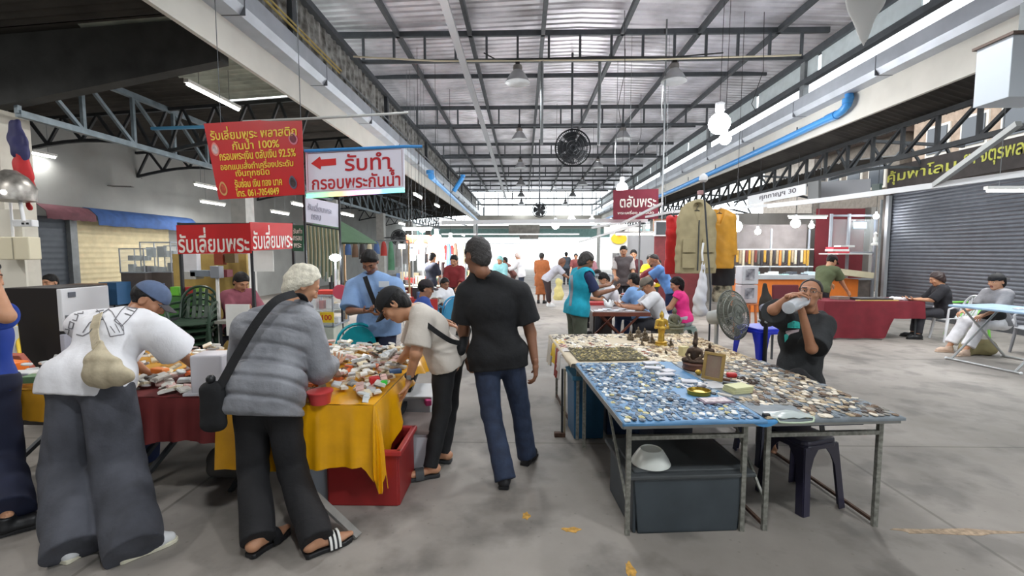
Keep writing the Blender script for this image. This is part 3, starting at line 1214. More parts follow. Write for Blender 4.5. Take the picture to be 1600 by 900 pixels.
  f.disp(folds(hair.get('amp', .004), hair.get('f', 90), seed + 2))
  np_mesh('hair', [(*f.mesh(hv * 1.2), 0)], [hair['m']], body)
 if cap:
  f = Field()
  f.ell(H + (Uh * .040 - Fh * .006) * hs, RM, np.array((.092, .109, .095)) * hs, k=.02)
  f.cut(H + Uh * .036 * hs, -(Uh + Fh * .05))
  cr = np_mesh('cap', [(*f.mesh(hv * 1.2), 0)], [cap['m']], body)
  d = -1 if cap.get('back') else 1
  if cap.get('brim', True):
   g_ = []
   for i in range(7):
    r_ = .098 + .075 * i / 6
    row = []
    for j in range(11):
     a_ = -1.0 + 2.0 * j / 10
     lim = math.cos(a_ * .95)
     y_ = .06 + (r_ - .06) * lim if i else .098 * math.cos(a_ * .8)
     row.append(H + (Rh * math.sin(a_) * .088 + Fh * d * y_ + Uh * (.040 - .014 * i / 6 - .02 * abs(a_))) * hs)
    g_.append(row)
   MB().sheet(g_, .005).build('brim', cap.get('bm') or cap['m'], cr, smooth=60)
  MB().ball(H + Uh * .135 * hs, .008).build('cap_button', cap['m'], cr, smooth=60)
 return body


def strap_band(body, name, pts, w, t, m, nrm=None):
 """A flat strap laid through points, w wide across and t thick."""
 mb = MB()
 pts = [V(p) for p in pts]
 dense = []
 for i in range(len(pts) - 1):
  p0, p1, p2, p3 = pts[max(i - 1, 0)], pts[i], pts[i + 1], pts[min(i + 2, len(pts) - 1)]
  for k in range(6):
   q = k / 6
   dense.append(.5 * ((2 * p1) + (p2 - p0) * q + (2 * p0 - 5 * p1 + 4 * p2 - p3) * q * q + (3 * p1 - p0 - 3 * p2 + p3) * q ** 3))
 dense.append(pts[-1])
 g_ = []
 for i, p in enumerate(dense):
  a, b = dense[max(i - 1, 0)], dense[min(i + 1, len(dense) - 1)]
  d = (b - a).normalized()
  n = V(nrm) if nrm else V((0, -1, 0))
  s = d.cross(n)
  s = s.normalized() if s.length > 1e-4 else V((1, 0, 0))
  g_.append([p - s * w / 2, p + s * w / 2])
 mb.sheet(g_, t)
 return mb.build(name, m, body, smooth=60)


def pose(x, y, yaw, ht=1.68, lean=0., sit=None, L=(10, 8, 20), R=(10, 8, 20), head=(0, 0), stride=0., turn=0., zoff=0., twist=0., legs=None):
 """Joints of a standing or sitting figure. yaw 0 looks down the hall (+Y), 90 to the left, 180 to the camera.
 L / R = (forward swing, outward swing, elbow bend) in degrees; head = (nod down, turn left)."""
 s = ht / 1.72
 r = math.radians
 J = {}
 hz = (sit + .10 if sit is not None else .90 * s)
 l = r(lean)
 sp = V((0, math.sin(l), math.cos(l)))
 P_ = V((0, 0, hz))
 if sit is None and lean > 25:
  P_ = V((0, -.10 * s * math.sin(l), hz - .02))
 J['P'] = P_
 J['C'] = P_ + sp * .36 * s
 J['N'] = P_ + sp * .53 * s
 tw = r(twist)
 lat = V((math.cos(tw), math.sin(tw), 0))
 shc = P_ + sp * .475 * s
 J['SL'], J['SR'] = shc - lat * .175 * s, shc + lat * .175 * s
 hn, ht_ = r(head[0]), r(head[1])
 nd = r(lean * .6) + hn * .5
 J['H'] = J['N'] + V((0, math.sin(nd), math.cos(nd))) * .155 * s
 fa = r(lean * .35) + hn
 fwv = V((0, math.cos(fa), -math.sin(fa)))
 J['fw'] = Matrix.Rotation(ht_, 3, 'Z') @ fwv
 J['up'] = Matrix.Rotation(ht_, 3, 'Z') @ V((0, math.sin(fa), math.cos(fa)))
 for sd, a in (('L', L), ('R', R)):
  sg = -1 if sd == 'L' else 1
  fw, ou, el = r(a[0]), r(a[1]), r(a[2])
  inw = r(a[3]) if len(a) > 3 else r(12)
  u = V((sg * math.sin(ou), math.sin(fw) * math.cos(ou), -math.cos(fw) * math.cos(ou)))
  E_ = J['S' + sd] + u * .285 * s
  f2 = fw + el
  d = V((sg * math.sin(ou) - sg * math.sin(inw) * math.sin(el) * 1.0, math.sin(f2), -math.cos(f2))).normalized()
  J['E' + sd] = E_
  J['W' + sd] = E_ + d * .25 * s
 for sd in 'LR':
  sg = -1 if sd == 'L' else 1
  hp = P_ + V((sg * .09 * s, 0, -.02))
  J['H' + sd] = hp
  if sit is not None:
   k = V((sg * .13, .42 * s, sit + .06))
   J['K' + sd] = k
   a_ = V((sg * .14, .46 * s if not legs else legs, .09))
   J['A' + sd] = a_
   J['T' + sd] = V((sg * .15, 1, 0))
  else:
   dy = stride * (1 if sd == 'R' else -1)
   A_ = V((sg * .10 * s, dy, .09))
   J['A' + sd] = A_
   J['K' + sd] = hp.lerp(A_, .5) + V((0, .02 + .03 * (dy < 0), 0))
   J['T' + sd] = V((sg * .2, 1, 0))
 M_ = Matrix.Translation((x, y, zoff)) @ Matrix.Rotation(r(yaw), 4, 'Z')
 for k, v in J.items():
  J[k] = (M_.to_3x3() @ v) if k in ('fw', 'up', 'TL', 'TR') else M_ @ v
 return J


# ---------------------------------------------------------------- prints that lie on the folds of a garment
from mathutils.bvhtree import BVHTree


def draper(o):
 W = WM[o]
 t = BVHTree.FromPolygons([W @ v.co for v in o.data.vertices], [tuple(p.vertices) for p in o.data.polygons])

 def hit(u, v):
  c, n, i, d = t.ray_cast(cam.location, ray(u, v).normalized())
  return None if c is None else c + (n if n.dot(ray(u, v)) < 0 else -n) * .0025
 return hit


def ink(o, name, lines, w, m):
 hit = draper(o)
 mb = MB()
 for ln in lines:
  pts = []
  for (a, b), (c, d) in zip(ln, ln[1:]):
   k = max(2, int(math.hypot(c - a, d - b) / 2.5))
   pts += [(a + (c - a) * i / k, b + (d - b) * i / k, (c - a), (d - b)) for i in range(k + 1)]
  row = []
  for (a, b, dx, dy) in pts:
   l = math.hypot(dx, dy) + 1e-6
   nx, ny = -dy / l * w / 2, dx / l * w / 2
   p, q = hit(a + nx, b + ny), hit(a - nx, b - ny)
   if p and q:
    row.append([p, q])
  if len(row) > 1:
   mb.sheet(row, .0012)
 return mb.build(name, m, o)


def patch(o, name, poly, m, n=8):
 hit = draper(o)
 v0, v1 = min(p[1] for p in poly), max(p[1] for p in poly)
 rows = []
 for i in range(n + 1):
  v = v0 + .01 + (v1 - v0 - .02) * i / n
  xs = []
  for (a, b), (c, d) in zip(poly, poly[1:] + poly[:1]):
   if (b - v) * (d - v) < 0:
    xs.append(a + (c - a) * (v - b) / (d - b))
  if len(xs) < 2:
   continue
  row = [hit(min(xs) + (max(xs) - min(xs)) * j / n, v) for j in range(n + 1)]
  if all(row):
   rows.append(row)
 if len(rows) > 1:
  return MB().sheet(rows, .0012).build(name, m, o)
# ---------------------------------------------------------------- lamps of the hall
def roof_z(x):
 for a, b, za, zb in ((-10.3, -5.9, 4.35, 4.64), (-5.9, -3.8, 4.64, 4.78), (-3.8, 1.3, 6.77, 6.98), (1.3, 6.5, 6.98, 6.77), (6.5, 8.0, 4.70, 4.25), (8.0, 11, 4.05, 4.25)):
  if a <= x < b:
   return za + (zb - za) * (x - a) / (b - a) + .02
 return 4.3


def area_light(parent, loc, sx, sy, power, rot=(0, 0, 0), col=(1, .98, .95)):
 d = bpy.data.lights.new('lamp_light', 'AREA')
 d.shape = 'RECTANGLE'
 d.size, d.size_y = sx, sy
 d.energy = power
 d.color = col
 o = bpy.data.objects.new('lamp_light', d)
 COL.objects.link(o)
 o.parent = parent
 o.location = loc
 o.rotation_euler = rot
 return o


def spot_light(parent, loc, power, ang=150, r=.12, col=(.95, .98, 1)):
 d = bpy.data.lights.new('lamp_light', 'SPOT')
 d.energy = power
 d.spot_size = math.radians(ang)
 d.spot_blend = .5
 d.shadow_soft_size = r
 d.color = col
 o = bpy.data.objects.new('lamp_light', d)
 COL.objects.link(o)
 o.parent = parent
 o.location = loc
 return o


# bell shaped high bay lamps in two rows
LAMP_ALU = mat('dull aluminium lamp shade', (176, 178, 180), .4, .5, var=.08)
SHADE_IN = mat('white lamp shade inside', (226, 238, 250), .5, emit=1.2)


def high_bay(x, y, label, power, lit=False):
 t = thing('pendant_lamp', label, 'lamp', (x, y, 5.55), 0, 'bell lamps under the nave roof')
 MB().box((x, y, 6.03), (.10, .10, .12)).build('mounting_box', BLACK_PL, t)
 MB().lathe([(.02, 5.963), (.02, 6.0)], (x, y, 0), n=8).build('stem', BLACK_PL, t)
 MB().lathe([(.05, 5.834), (.10, 5.841), (.11, 5.891), (.10, 5.949), (.04, 5.970)], (x, y, 0), n=16).build('ballast', mat('lamp ballast', (120, 116, 112), .5, .3), t, smooth=40)
 MB().lathe([(.285, 5.564), (.29, 5.560), (.29, 5.569), (.26, 5.618), (.17, 5.762), (.11, 5.834), (.09, 5.834), (.15, 5.762), (.25, 5.618), (.28, 5.567)], (x, y, 0), n=28).build('shade', LAMP_ALU, t, smooth=50)
 MB().lathe([(.0, 5.592), (.26, 5.592), (.26, 5.603), (.0, 5.603)], (x, y, 0), n=24).build('diffuser', LED_ON if lit else SHADE_IN, t)
 if power:
  spot_light(t, (0, 0, .03), power, 165, .22)
 return t


ylab = ['nearest pair', 'second pair', 'third pair', 'fourth pair', 'fifth pair', 'farthest pair']
for k in range(-2, 6):
 y = 10.97 + 5.4 * k
 for j, x in enumerate((-.13, 3.45)):
  lab = 'bell-shaped grey pendant lamp on a roof girder, %s, %s row' % (ylab[max(k, 0)] if k >= 0 else 'out of the photo', ('row by the aisle', 'row over the right stalls')[j].replace('row ', ''))
  if k < 0:
   lab = 'bell-shaped grey pendant lamp hanging from the roof behind the photographer'
  high_bay(x, y, lab, 620 if k < 0 else 330 if k < 3 else 220, lit=(k == 2 and j == 1))
# white flex hanging by two lamps
for (x, y, nm) in ((3.2, 10.97, 'near'), (3.2, 16.37, 'second')):
 o = MB().tube([(x, y, 5.58), (x - .02, y, 5.1), (x, y, 4.7)], .012, 6).build('lamp_pull_cord', WHITE_PL)
 tag(o, 'thin white cord hanging beside the %s right-row bell lamp' % nm, 'cord')


def tube_light(p, L, label, ax=(0, 1, 0), power=30, hang=True, group='fluorescent tubes in the left aisle'):
 p = V(p)
 a = V(ax).normalized()
 t = thing('fluorescent_light', label, 'lamp', p, 0, group)
 MB().bar(p - a * (L / 2 + .03) + V((0, 0, .045)), p + a * (L / 2 + .03) + V((0, 0, .045)), .07, .05).build('housing', WHITE_P, t)
 MB().tube([p - a * L / 2, p + a * L / 2], .022, 10).build('tube', TUBE_ON, t, smooth=60)
 if hang:
  for q in (-.3, .3):
   MB().tube([p + a * L * q + V((0, 0, .07)), V((p.x + a.x * L * q, p.y + a.y * L * q, max(p.z + .1, roof_z(p.x))))], .005, 5).build('hanger', STEEL, t)
 if power:
  o = area_light(t, (0, 0, -.03), .06 if abs(a.y) > .5 else L, L if abs(a.y) > .5 else .06, power)
 return t


tube_light((at(290, 130, 6.9) + at(375, 173, 8.15)) / 2, 1.22, 'large bright fluorescent tube hanging in front of the pale roof sheet', power=36, hang=.45)
tube_light(at(60, 241, 9.3), .66, 'bright tube over the maroon shop awning, leftmost in the photo', power=9, hang=.3)
tl = [(327, 293, 11.5, 'upper tube half hidden behind the red banner'), (333, 318, 13.2, 'lower tube just below the red banner corner'), (438, 333, 14.5, 'tube seen between red stall sign and small white sign'),
      (470, 321, 13.5, 'tube close beside the small white sign edge'), (543, 336, 15.5, 'tube behind the green umbrella, above it'), (628, 350, 19, 'tube in front of the wall fan'),
      (653, 307, 15, 'tube under the dark roof beside the cream beam'), (683, 322, 18, 'second tube under the dark roof beside the cream beam'), (724, 368, 24, 'farthest small tube near the open end')]
for u, v, y, lab in tl:
 tube_light(at(u, v, y), 1.0 if y < 17 else .8, 'fluorescent ' + lab, power=26, hang=.4)
# unseen stretch of the left and right aisles behind the photographer and over the near stalls
for (x, y, z) in ((-5.2, 3.2, 4.15), (-5.2, 0.5, 4.15), (-8.4, 4.5, 4.0)):
 tube_light((x, y, z), 1.2, 'fluorescent tube over the near left aisle outside the photo', power=36, hang=.2)
# naked led bulbs hung over the right stalls


def led_bulb(p, r, label, power=60, wire=1.2):
 p = V(p)
 t = thing('light_bulb', label, 'lamp', p, 0, 'bare lamps over the stalls')
 MB().lathe([(.3 * r, .95 * r), (.42 * r, 1.2 * r), (.42 * r, 1.9 * r), (.2 * r, 2.0 * r)], p, n=12).build('socket', WHITE_PL, t, smooth=40)
 MB().ball(p, r, 16).build('bulb', LED_ON, t, smooth=60)
 MB().tube([p + V((0, 0, 2 * r)), V((p.x + .02, p.y, max(p.z + 2 * r + .05, roof_z(p.x))))], .006, 5).build('cord', BLACK_PL, t)
 if power:
  d = bpy.data.lights.new('lamp_light', 'POINT')
  d.energy = power
  d.shadow_soft_size = r * 1.1
  o = bpy.data.objects.new('lamp_light', d)
  COL.objects.link(o)
  o.parent = t
  o.location = (0, 0, -r * 2.3)
 return t


led_bulb(at(1124, 193, 9.6), .21, 'biggest glaring white lamp globe hanging under the right roof', 55, 1.7)
led_bulb(at(1133, 217, 9.9), .12, 'smaller added globe standing for the reflection of the biggest one, just below it', 15, .3)  # reflection of the big globe, built as an added second lamp
led_bulb(at(972, 294, 12.5), .15, 'bright round lamp beside the maroon cloth sign', 60, 1.9)
for u, v, y, r, lab in ((893, 343, 20, .16, 'white lamp globe hanging mid hall right of the dark fan'), (868, 352, 17, .14, 'white lamp just below the far right gutter'), (925, 345, 19, .13, 'white lamp behind the white awning rail'),
      (704, 377, 15, .14, 'round lamp over the mid left stalls'), (682, 374, 13, .15, 'glowing lamp over the red lit stall'), (655, 382, 12, .12, 'lamp at the edge of the red lit stall')):
 led_bulb(at(u, v, y), r, lab, 70, .8)
# ---------------------------------------------------------------- the four folding tables of amulets, right foreground
TH = math.radians(4.6)
RO = V((.565, 2.53, 0))


def rt(x, y, z=0.):
 return V((RO.x + x * math.cos(TH) - y * math.sin(TH), RO.y + x * math.sin(TH) + y * math.cos(TH), z))


EX, EY = rt(1, 0) - rt(0, 0), rt(0, 1) - rt(0, 0)
TABLE_TOP = mat('worn table board', (150, 150, 140), .5, var=.12)
TABLE_EDGE = mat('aluminium table edge', (150, 150, 146), .45, .4, var=.1)
LEG_M = mat('worn grey square tube', (138, 138, 130), .5, .3, var=.3, vscale=40)
ZT_ = .70


def market_table(x0, x1, y0, y1, label, runners=True):
 t = thing('folding_table', label, 'table', rt((x0 + x1) / 2, (y0 + y1) / 2), TH, 'folding tables of the amulet stall')
 c = rt((x0 + x1) / 2, (y0 + y1) / 2, ZT_ - .016)
 MB().box(c, (x1 - x0, y1 - y0, .022), TH).build('tabletop', TABLE_TOP, t)
 mb = MB()
 for a, b in (((x0, y0), (x1, y0)), ((x1, y0), (x1, y1)), ((x1, y1), (x0, y1)), ((x0, y1), (x0, y0))):
  mb.bar(rt(*a, ZT_ - .018), rt(*b, ZT_ - .018), .014, .034)
 mb.build('edge_band', TABLE_EDGE, t)
 i = .055
 for x in (x0 + i, x1 - i):
  for y in (y0 + .07, y1 - .09):
   MB().bar(rt(x, y, 0), rt(x, y, ZT_ - .03), .026).build('leg', LEG_M, t)
  MB().bar(rt(x, y0 + .07, ZT_ - .055), rt(x, y1 - .09, ZT_ - .055), .022).build('side_rail', LEG_M, t)
  if runners:
   MB().bar(rt(x, y0 + .07, .03), rt(x, y1 - .09, .03), .018).build('floor_runner', RUST, t)
 for y in (y0 + .07, y1 - .09):
  MB().bar(rt(x0 + i, y, ZT_ - .115), rt(x1 - i, y, ZT_ - .115), .024).build('stretcher', LEG_M, t)
 MB().bar(rt(x0 + i, y0 + .10, .20), rt(x0 + i, y0 + .55, ZT_ - .06), .014).build('brace', LEG_M, t)
 return t


market_table(0, .80, 0, 1.36, 'grey folding table under the blue cloth, nearest to the camera', False)
market_table(.83, 1.63, 0.0, 1.36, 'grey folding table with floor runners beside the dark stool', True)
market_table(-.02, .80, 1.38, 2.74, 'folding table behind the blue one, brass piece mat on top', True)
market_table(.82, 1.60, 1.38, 2.74, 'folding table next to the pedestal fan', True)
PALE_CARD = mat('pale folded card', (206, 206, 212), .6, var=.08)


def cloth(x0, x1, y0, y1, m, label, drops=(.0, .0, .0, .0), z=ZT_, nx=24, ny=24, wav=.003, name='tablecloth', t=.003, seed=0):
 """Sheet lying on the table; drops = hang over the (front, right, back, left) edges."""
 rs = random.Random(seed)
 us = [(x0 + (x1 - x0) * i / nx, 0) for i in range(nx + 1)]
 vs_ = [(y0 + (y1 - y0) * i / ny, 0) for i in range(ny + 1)]
 if drops[3]:
  us = [(x0 - .012, -drops[3] * k / 4) for k in (4, 3, 2, 1)] + us
 if drops[1]:
  us = us + [(x1 + .012, -drops[1] * k / 4) for k in (1, 2, 3, 4)]
 if drops[0]:
  vs_ = [(y0 - .012, -drops[0] * k / 4) for k in (4, 3, 2, 1)] + vs_
 if drops[2]:
  vs_ = vs_ + [(y1 + .012, -drops[2] * k / 4) for k in (1, 2, 3, 4)]
 ph = [rs.uniform(0, 6) for _ in range(6)]
 g = []
 for x, dx in us:
  row = []
  for y, dy in vs_:
   zz = min(dx, dy) if (dx or dy) else 0
   w = wav * (1 + math.sin(9 * x + ph[0]) * math.sin(11 * y + ph[1]) + .5 * math.sin(31 * y + ph[2] + 7 * x))
   ox = oy = 0
   if dx:
    ox = (1 if x > x1 else -1) * (.012 * math.sin(22 * y + ph[3]) - .0) * (-dx / .2)
   if dy:
    oy = (1 if y > y1 else -1) * (.012 * math.sin(22 * x + ph[4])) * (-dy / .2)
   row.append(rt(x + ox, y + oy, z + .003 + zz + (w if not (dx or dy) else 0)))
  g.append(row)
 o = MB().sheet(g, t).build(name, m, smooth=60)
 return tag(o, label, 'tablecloth')


BLUE_CL = mat('blue plastic cloth', (84, 134, 176), .45, var=.12, vscale=9)
cloth(.01, .82, -.01, 1.37, BLUE_CL, 'blue cloth under rows of amulets on the nearest table', (.014, .0, 0, .02), seed=1)
cloth(.825, 1.64, .0, 1.37, mat('grey blue cloth', (124, 132, 138), .6, var=.15, vscale=9), 'greyish cloth crowded with brown amulets on the table by the stool', (.02, .02, 0, 0), seed=2)
cloth(-.03, .80, 1.36, 2.75, mat('cream cloth', (204, 190, 166), .7, var=.06), 'cream cloth on the table behind the blue one', (0, 0, .03, .03), seed=3)
cloth(.815, 1.61, 1.375, 2.75, mat('tan cloth', (196, 178, 150), .7, var=.06), 'tan cloth on the table beside the pedestal fan', (0, .03, .03, 0), seed=4)
o = MB().sheet([[rt(x, y, ZT_ + .016 + .002 * math.sin(30 * x)) for y in np.linspace(1.42, 1.93, 9)] for x in np.linspace(.03, .66, 12)], .005).build('display_mat', mat('olive woven mat', (112, 106, 80), .8, var=.2, vscale=60), smooth=60)
tag(o, 'olive brown mat set with slanting rows of small brass pieces', 'mat')
# layered cloth ends hanging at the far left corner of the stall
for i, (yy, w, dz, c, lab, xo) in enumerate(((2.60, .22, .30, (208, 200, 186), 'cream cloth end hanging at the far left corner of the stall', .0), (2.30, .20, .22, (226, 190, 60), 'yellow cloth end hanging over the left side of the stall', .006),
          (2.07, .16, .30, (140, 60, 52), 'dark red cloth end hanging beside the yellow one', .004), (1.90, .16, .27, (206, 200, 196), 'white cloth end hanging in front of the dark red one', .010))):
 g = []
 for j in range(9):
  y = yy - w / 2 + w * j / 8
  sw = .012 * math.sin(j * 1.6 + i)
  g.append([rt(.05, y, ZT_ + .012), rt(-.02, y, ZT_ + .013), rt(-.050 - xo + sw * .3, y, ZT_ - .03), rt(-.055 - xo + sw, y, ZT_ - dz * .6), rt(-.058 - xo + sw * 1.4, y + .02, ZT_ - dz * (1 - .06 * j * (i % 2)))])
 o = MB().sheet(g, .003).build('cloth_end', mat('hanging cloth %d' % i, c, .7, var=.06), smooth=60)
 tag(o, lab, 'cloth')

# ---------------------------------------------------------------- amulets
AM_SHAPES = {}


def am_shape(kind):
 mb = MB()
 if kind == 'oval':
  mb.lathe([(.9, 0), (1, .12), (1, .2), (.86, .3), (.8, .22), (.3, .3), (0, .34)], (0, 0, 0), n=14, sx=.78)
 elif kind == 'round':
  mb.lathe([(.92, 0), (1, .08), (1, .16), (.85, .22), (.8, .16), (.35, .22), (0, .24)], (0, 0, 0), n=14)
 elif kind == 'arch':
  pts = [(-.68, -.95), (.68, -.95), (.74, .1)] + [(.74 * math.cos(a), .1 + .9 * math.sin(a)) for a in [PI * k / 7 for k in range(1, 7)]] + [(-.74, .1)]
  mb.prism(pts, (0, 0, 0), (1, 0, 0), (0, 1, 0), .24)
  mb.prism([(x * .62, y * .66) for x, y in pts], (0, 0, .23), (1, 0, 0), (0, 1, 0), .1)
  mb.ball((0, .16, .3), (.2, .22, .14), 8)
  mb.ball((0, -.3, .3), (.36, .3, .14), 8)
 else:
  mb.box((0, 0, .14), (1.36, 1.9, .28))
  mb.box((0, 0, .3), (1.1, 1.6, .06))
  mb.ball((0, .3, .33), (.22, .26, .14), 8)
  mb.ball((0, -.25, .33), (.42, .34, .14), 8)
 return mb


PAL = {
 'A': [('slate blue', (84, 112, 140), 6), ('pale grey', (160, 174, 186), 3.5), ('white', (222, 224, 220), 1.8), ('yellowish', (190, 182, 128), .9), ('steel grey', (104, 118, 132), 5), ('near-black', (46, 48, 54), 1)],
 'B': [('tan', (182, 164, 136), 3), ('brown', (118, 96, 76), 3), ('grey', (142, 138, 130), 4), ('off-white', (222, 212, 194), 3), ('dark brown', (72, 60, 52), 2.4), ('bluish grey', (118, 128, 136), 2)],
 'C': [('cream', (222, 210, 186), 5), ('white', (236, 230, 220), 3), ('grey', (140, 134, 124), 2.5), ('dark', (74, 66, 60), 2), ('reddish', (160, 96, 70), .6)],
 'D': [('sand', (208, 186, 150), 4), ('cream', (226, 212, 184), 4), ('brown', (138, 112, 84), 2), ('grey', (150, 142, 130), 2)],
 'M': [('brass', (150, 136, 84), 3), ('dark brass', (92, 84, 56), 4), ('bright brass', (196, 180, 120), 1.2)],
}
WHERE = {'A': 'on the blue cloth of the nearest table', 'B': 'on the grey cloth beside the stool', 'C': 'on the cream cloth behind the blue table', 'D': 'on the tan cloth by the fan', 'M': 'in slanting rows on the olive mat'}
rs = random.Random(11)
items = []


def am_mat(n, c):
 return mat('amulet ' + n + ' %d%d%d' % c, c, .45, .25 if 'brass' in n or 'steel' in n else 0, var=.22, vscale=60)


def lay(reg, x0, x1, y0, y1, px, py, r, holes=(), skip=.04, kinds=('oval', 'arch', 'round', 'case'), kw=(4, 3, 3, 1), zb=ZT_ + .008):
 pal = PAL[reg]
 row, y = 0, y0
 while y < y1:
  x = x0 + (px / 2 if row % 2 else 0)
  while x < x1:
   xx, yy = x + rs.uniform(-.006, .006), y + rs.uniform(-.004, .004)
   x += px * rs.uniform(.9, 1.12)
   if rs.random() < skip or any(a <= xx <= b and c <= yy <= d for a, b, c, d in holes):
    continue
   k = rs.choices(kinds, kw)[0]
   col = rs.choices(pal, [p[2] for p in pal])[0]
   items.append((reg, k, col, xx, yy, zb + rs.uniform(0, .004), rs.uniform(-.2, .2) + (0 if rs.random() > .08 else rs.uniform(-1.4, 1.4)), r * rs.uniform(.82, 1.22), rs.uniform(-.12, .12), rs.uniform(-.1, .22)))
  y += py
  row += 1


MID = (.60, 1.0, .52, 2.74)
lay('A', .025, .81, .012, 1.35, .0405, .0375, .0195, holes=((.50, .74, .34, .60), (.70, .82, .80, 1.36)))
lay('B', .845, 1.63, .015, 1.35, .0435, .043, .0225, holes=((.84, 1.02, .40, 1.36), (.84, 1.10, .02, .2)), skip=.02)
lay('C', -.01, .80, 1.96, 2.72, .048, .046, .022, holes=((.52, .80, 2.15, 2.5),))
lay('C', .67, .82, 1.38, 1.97, .05, .048, .022)
lay('D', .83, 1.59, 1.39, 2.72, .05, .046, .0235, holes=((.82, .9, 1.4, 1.55),))
lay('M', .05, .65, 1.44, 1.92, .034, .034, .0135, zb=ZT_ + .023, kinds=('oval', 'arch'), kw=(2, 3), skip=.0)


def am_matrix(it):
 reg, k, col, x, y, z, rz, r, tx, ty = it
 p = rt(x, y, z)
 return Matrix.Translation(p) @ Matrix.Rotation(rz + TH, 4, 'Z') @ Matrix.Rotation(ty, 4, 'X') @ Matrix.Rotation(tx, 4, 'Y') @ Matrix.Scale(r, 4)


items.sort(key=lambda it: (rt(it[3], it[4], .7) - cam.location).length / (it[7] / .021))
protos = {}
NOUN = {'oval': 'oval amulet', 'round': 'round coin amulet', 'arch': 'arched tablet amulet', 'case': 'square-cased amulet'}
rest = {}
for i, it in enumerate(items):
 reg, k, col = it[:3]
 if i < 298:
  key = (k, col[0], col[1])
  if key not in protos:
   me = bpy.data.meshes.new('amulet')
   mb = am_shape(k)
   me.from_pydata(mb.v, [], mb.f)
   me.materials.append(am_mat(col[0], col[1]))
   me.polygons.foreach_set('use_smooth', [True] * len(me.polygons))
   me.set_sharp_from_angle(angle=math.radians(35))
   protos[key] = me
  o = bpy.data.objects.new('amulet', protos[key])
  COL.objects.link(o)
  o.matrix_world = am_matrix(it)
  tag(o, '%s %s lying among hundreds %s' % (col[0], NOUN[k], WHERE[reg]), 'amulet', '%s %ss %s' % (col[0], NOUN[k], WHERE[reg]))
 else:
  rest.setdefault((col[0], col[1]), []).append(it)
mb, ms = MB(), []
for j, (c, lst) in enumerate(rest.items()):
 ms.append(am_mat(*c))
 for it in lst:
  s_ = am_shape(it[1])
  M_ = am_matrix(it)
  mb.add([M_ @ V(p) for p in s_.v], s_.f, j)
o = mb.build('amulets', ms, smooth=35, kind='stuff')
tag(o, 'hundreds of smaller and farther amulets covering the four stall tables', 'amulets')
o['kind'] = 'stuff'

# ---------------------------------------------------------------- things standing on the amulet tables
BRONZE = mat('dark bronze', (74, 58, 46), .42, .5, var=.25, vscale=40)
GOLDP = mat('gilded surface', (204, 168, 74), .35, .7, var=.18, vscale=30)
STONE = mat('grey green stone figure', (112, 112, 92), .6, .1, var=.2, vscale=40)
DK_FIG = mat('weathered small figure', (104, 92, 74), .5, .3, var=.3, vscale=50)


def seated_statue(p, h, label, m, base=None, hat=False, name='statue', rz=0., base_m=None, voxel=None):
 """Cross-legged figure on a round plinth."""
 p = V(p)
 t = thing(name, label, 'statue', p)
 k = h / .30
 R = Matrix.Rotation(rz, 3, 'Z')

 def q(x, y, z):
  return p + R @ V((x, y, z)) * k
 MB().lathe([(.085 * k, 0), (.095 * k, .012 * k), (.088 * k, .035 * k), (.094 * k, .05 * k), (.085 * k, .06 * k)], p, n=24).build('plinth', base_m or m, t, smooth=40)
 f = Field()
 f.cap(q(0, 0, .085), q(0, .0, .15), .034 * k, .038 * k, k=.02 * k)
 f.cap(q(-.03, 0, .155), q(.03, 0, .155), .02 * k, k=.02 * k)
 f.cap(q(0, 0, .17), q(0, 0, .195), .013 * k, k=.008 * k)
 f.ell(q(0, -.004, .215), R, np.array((.021, .023, .027)) * k, k=.008 * k)
 f.cap(q(0, 0, .235), q(0, 0, .262), .012 * k, .003 * k, k=.01 * k)
 for s in (-1, 1):
  f.cap(q(s * .02, 0, .078), q(s * .075, -.035, .076), .024 * k, .018 * k, k=.015 * k)
  f.cap(q(s * .075, -.035, .074), q(-s * .015, -.06, .072), .018 * k, .012 * k, k=.01 * k)
  f.cap(q(s * .046, 0, .155), q(s * .062, -.012, .115), .014 * k, .011 * k, k=.008 * k)
  f.cap(q(s * .062, -.012, .115), q(s * .02, -.055, .092), .011 * k, .008 * k, k=.008 * k)
 if hat:
  f.cap(q(0, .01, .24), q(0, .012, .30), .018 * k, .012 * k, k=.01 * k)
 np_mesh('figure', [(*f.mesh(voxel or .0045 * k), 0)], [m], t)
 return t


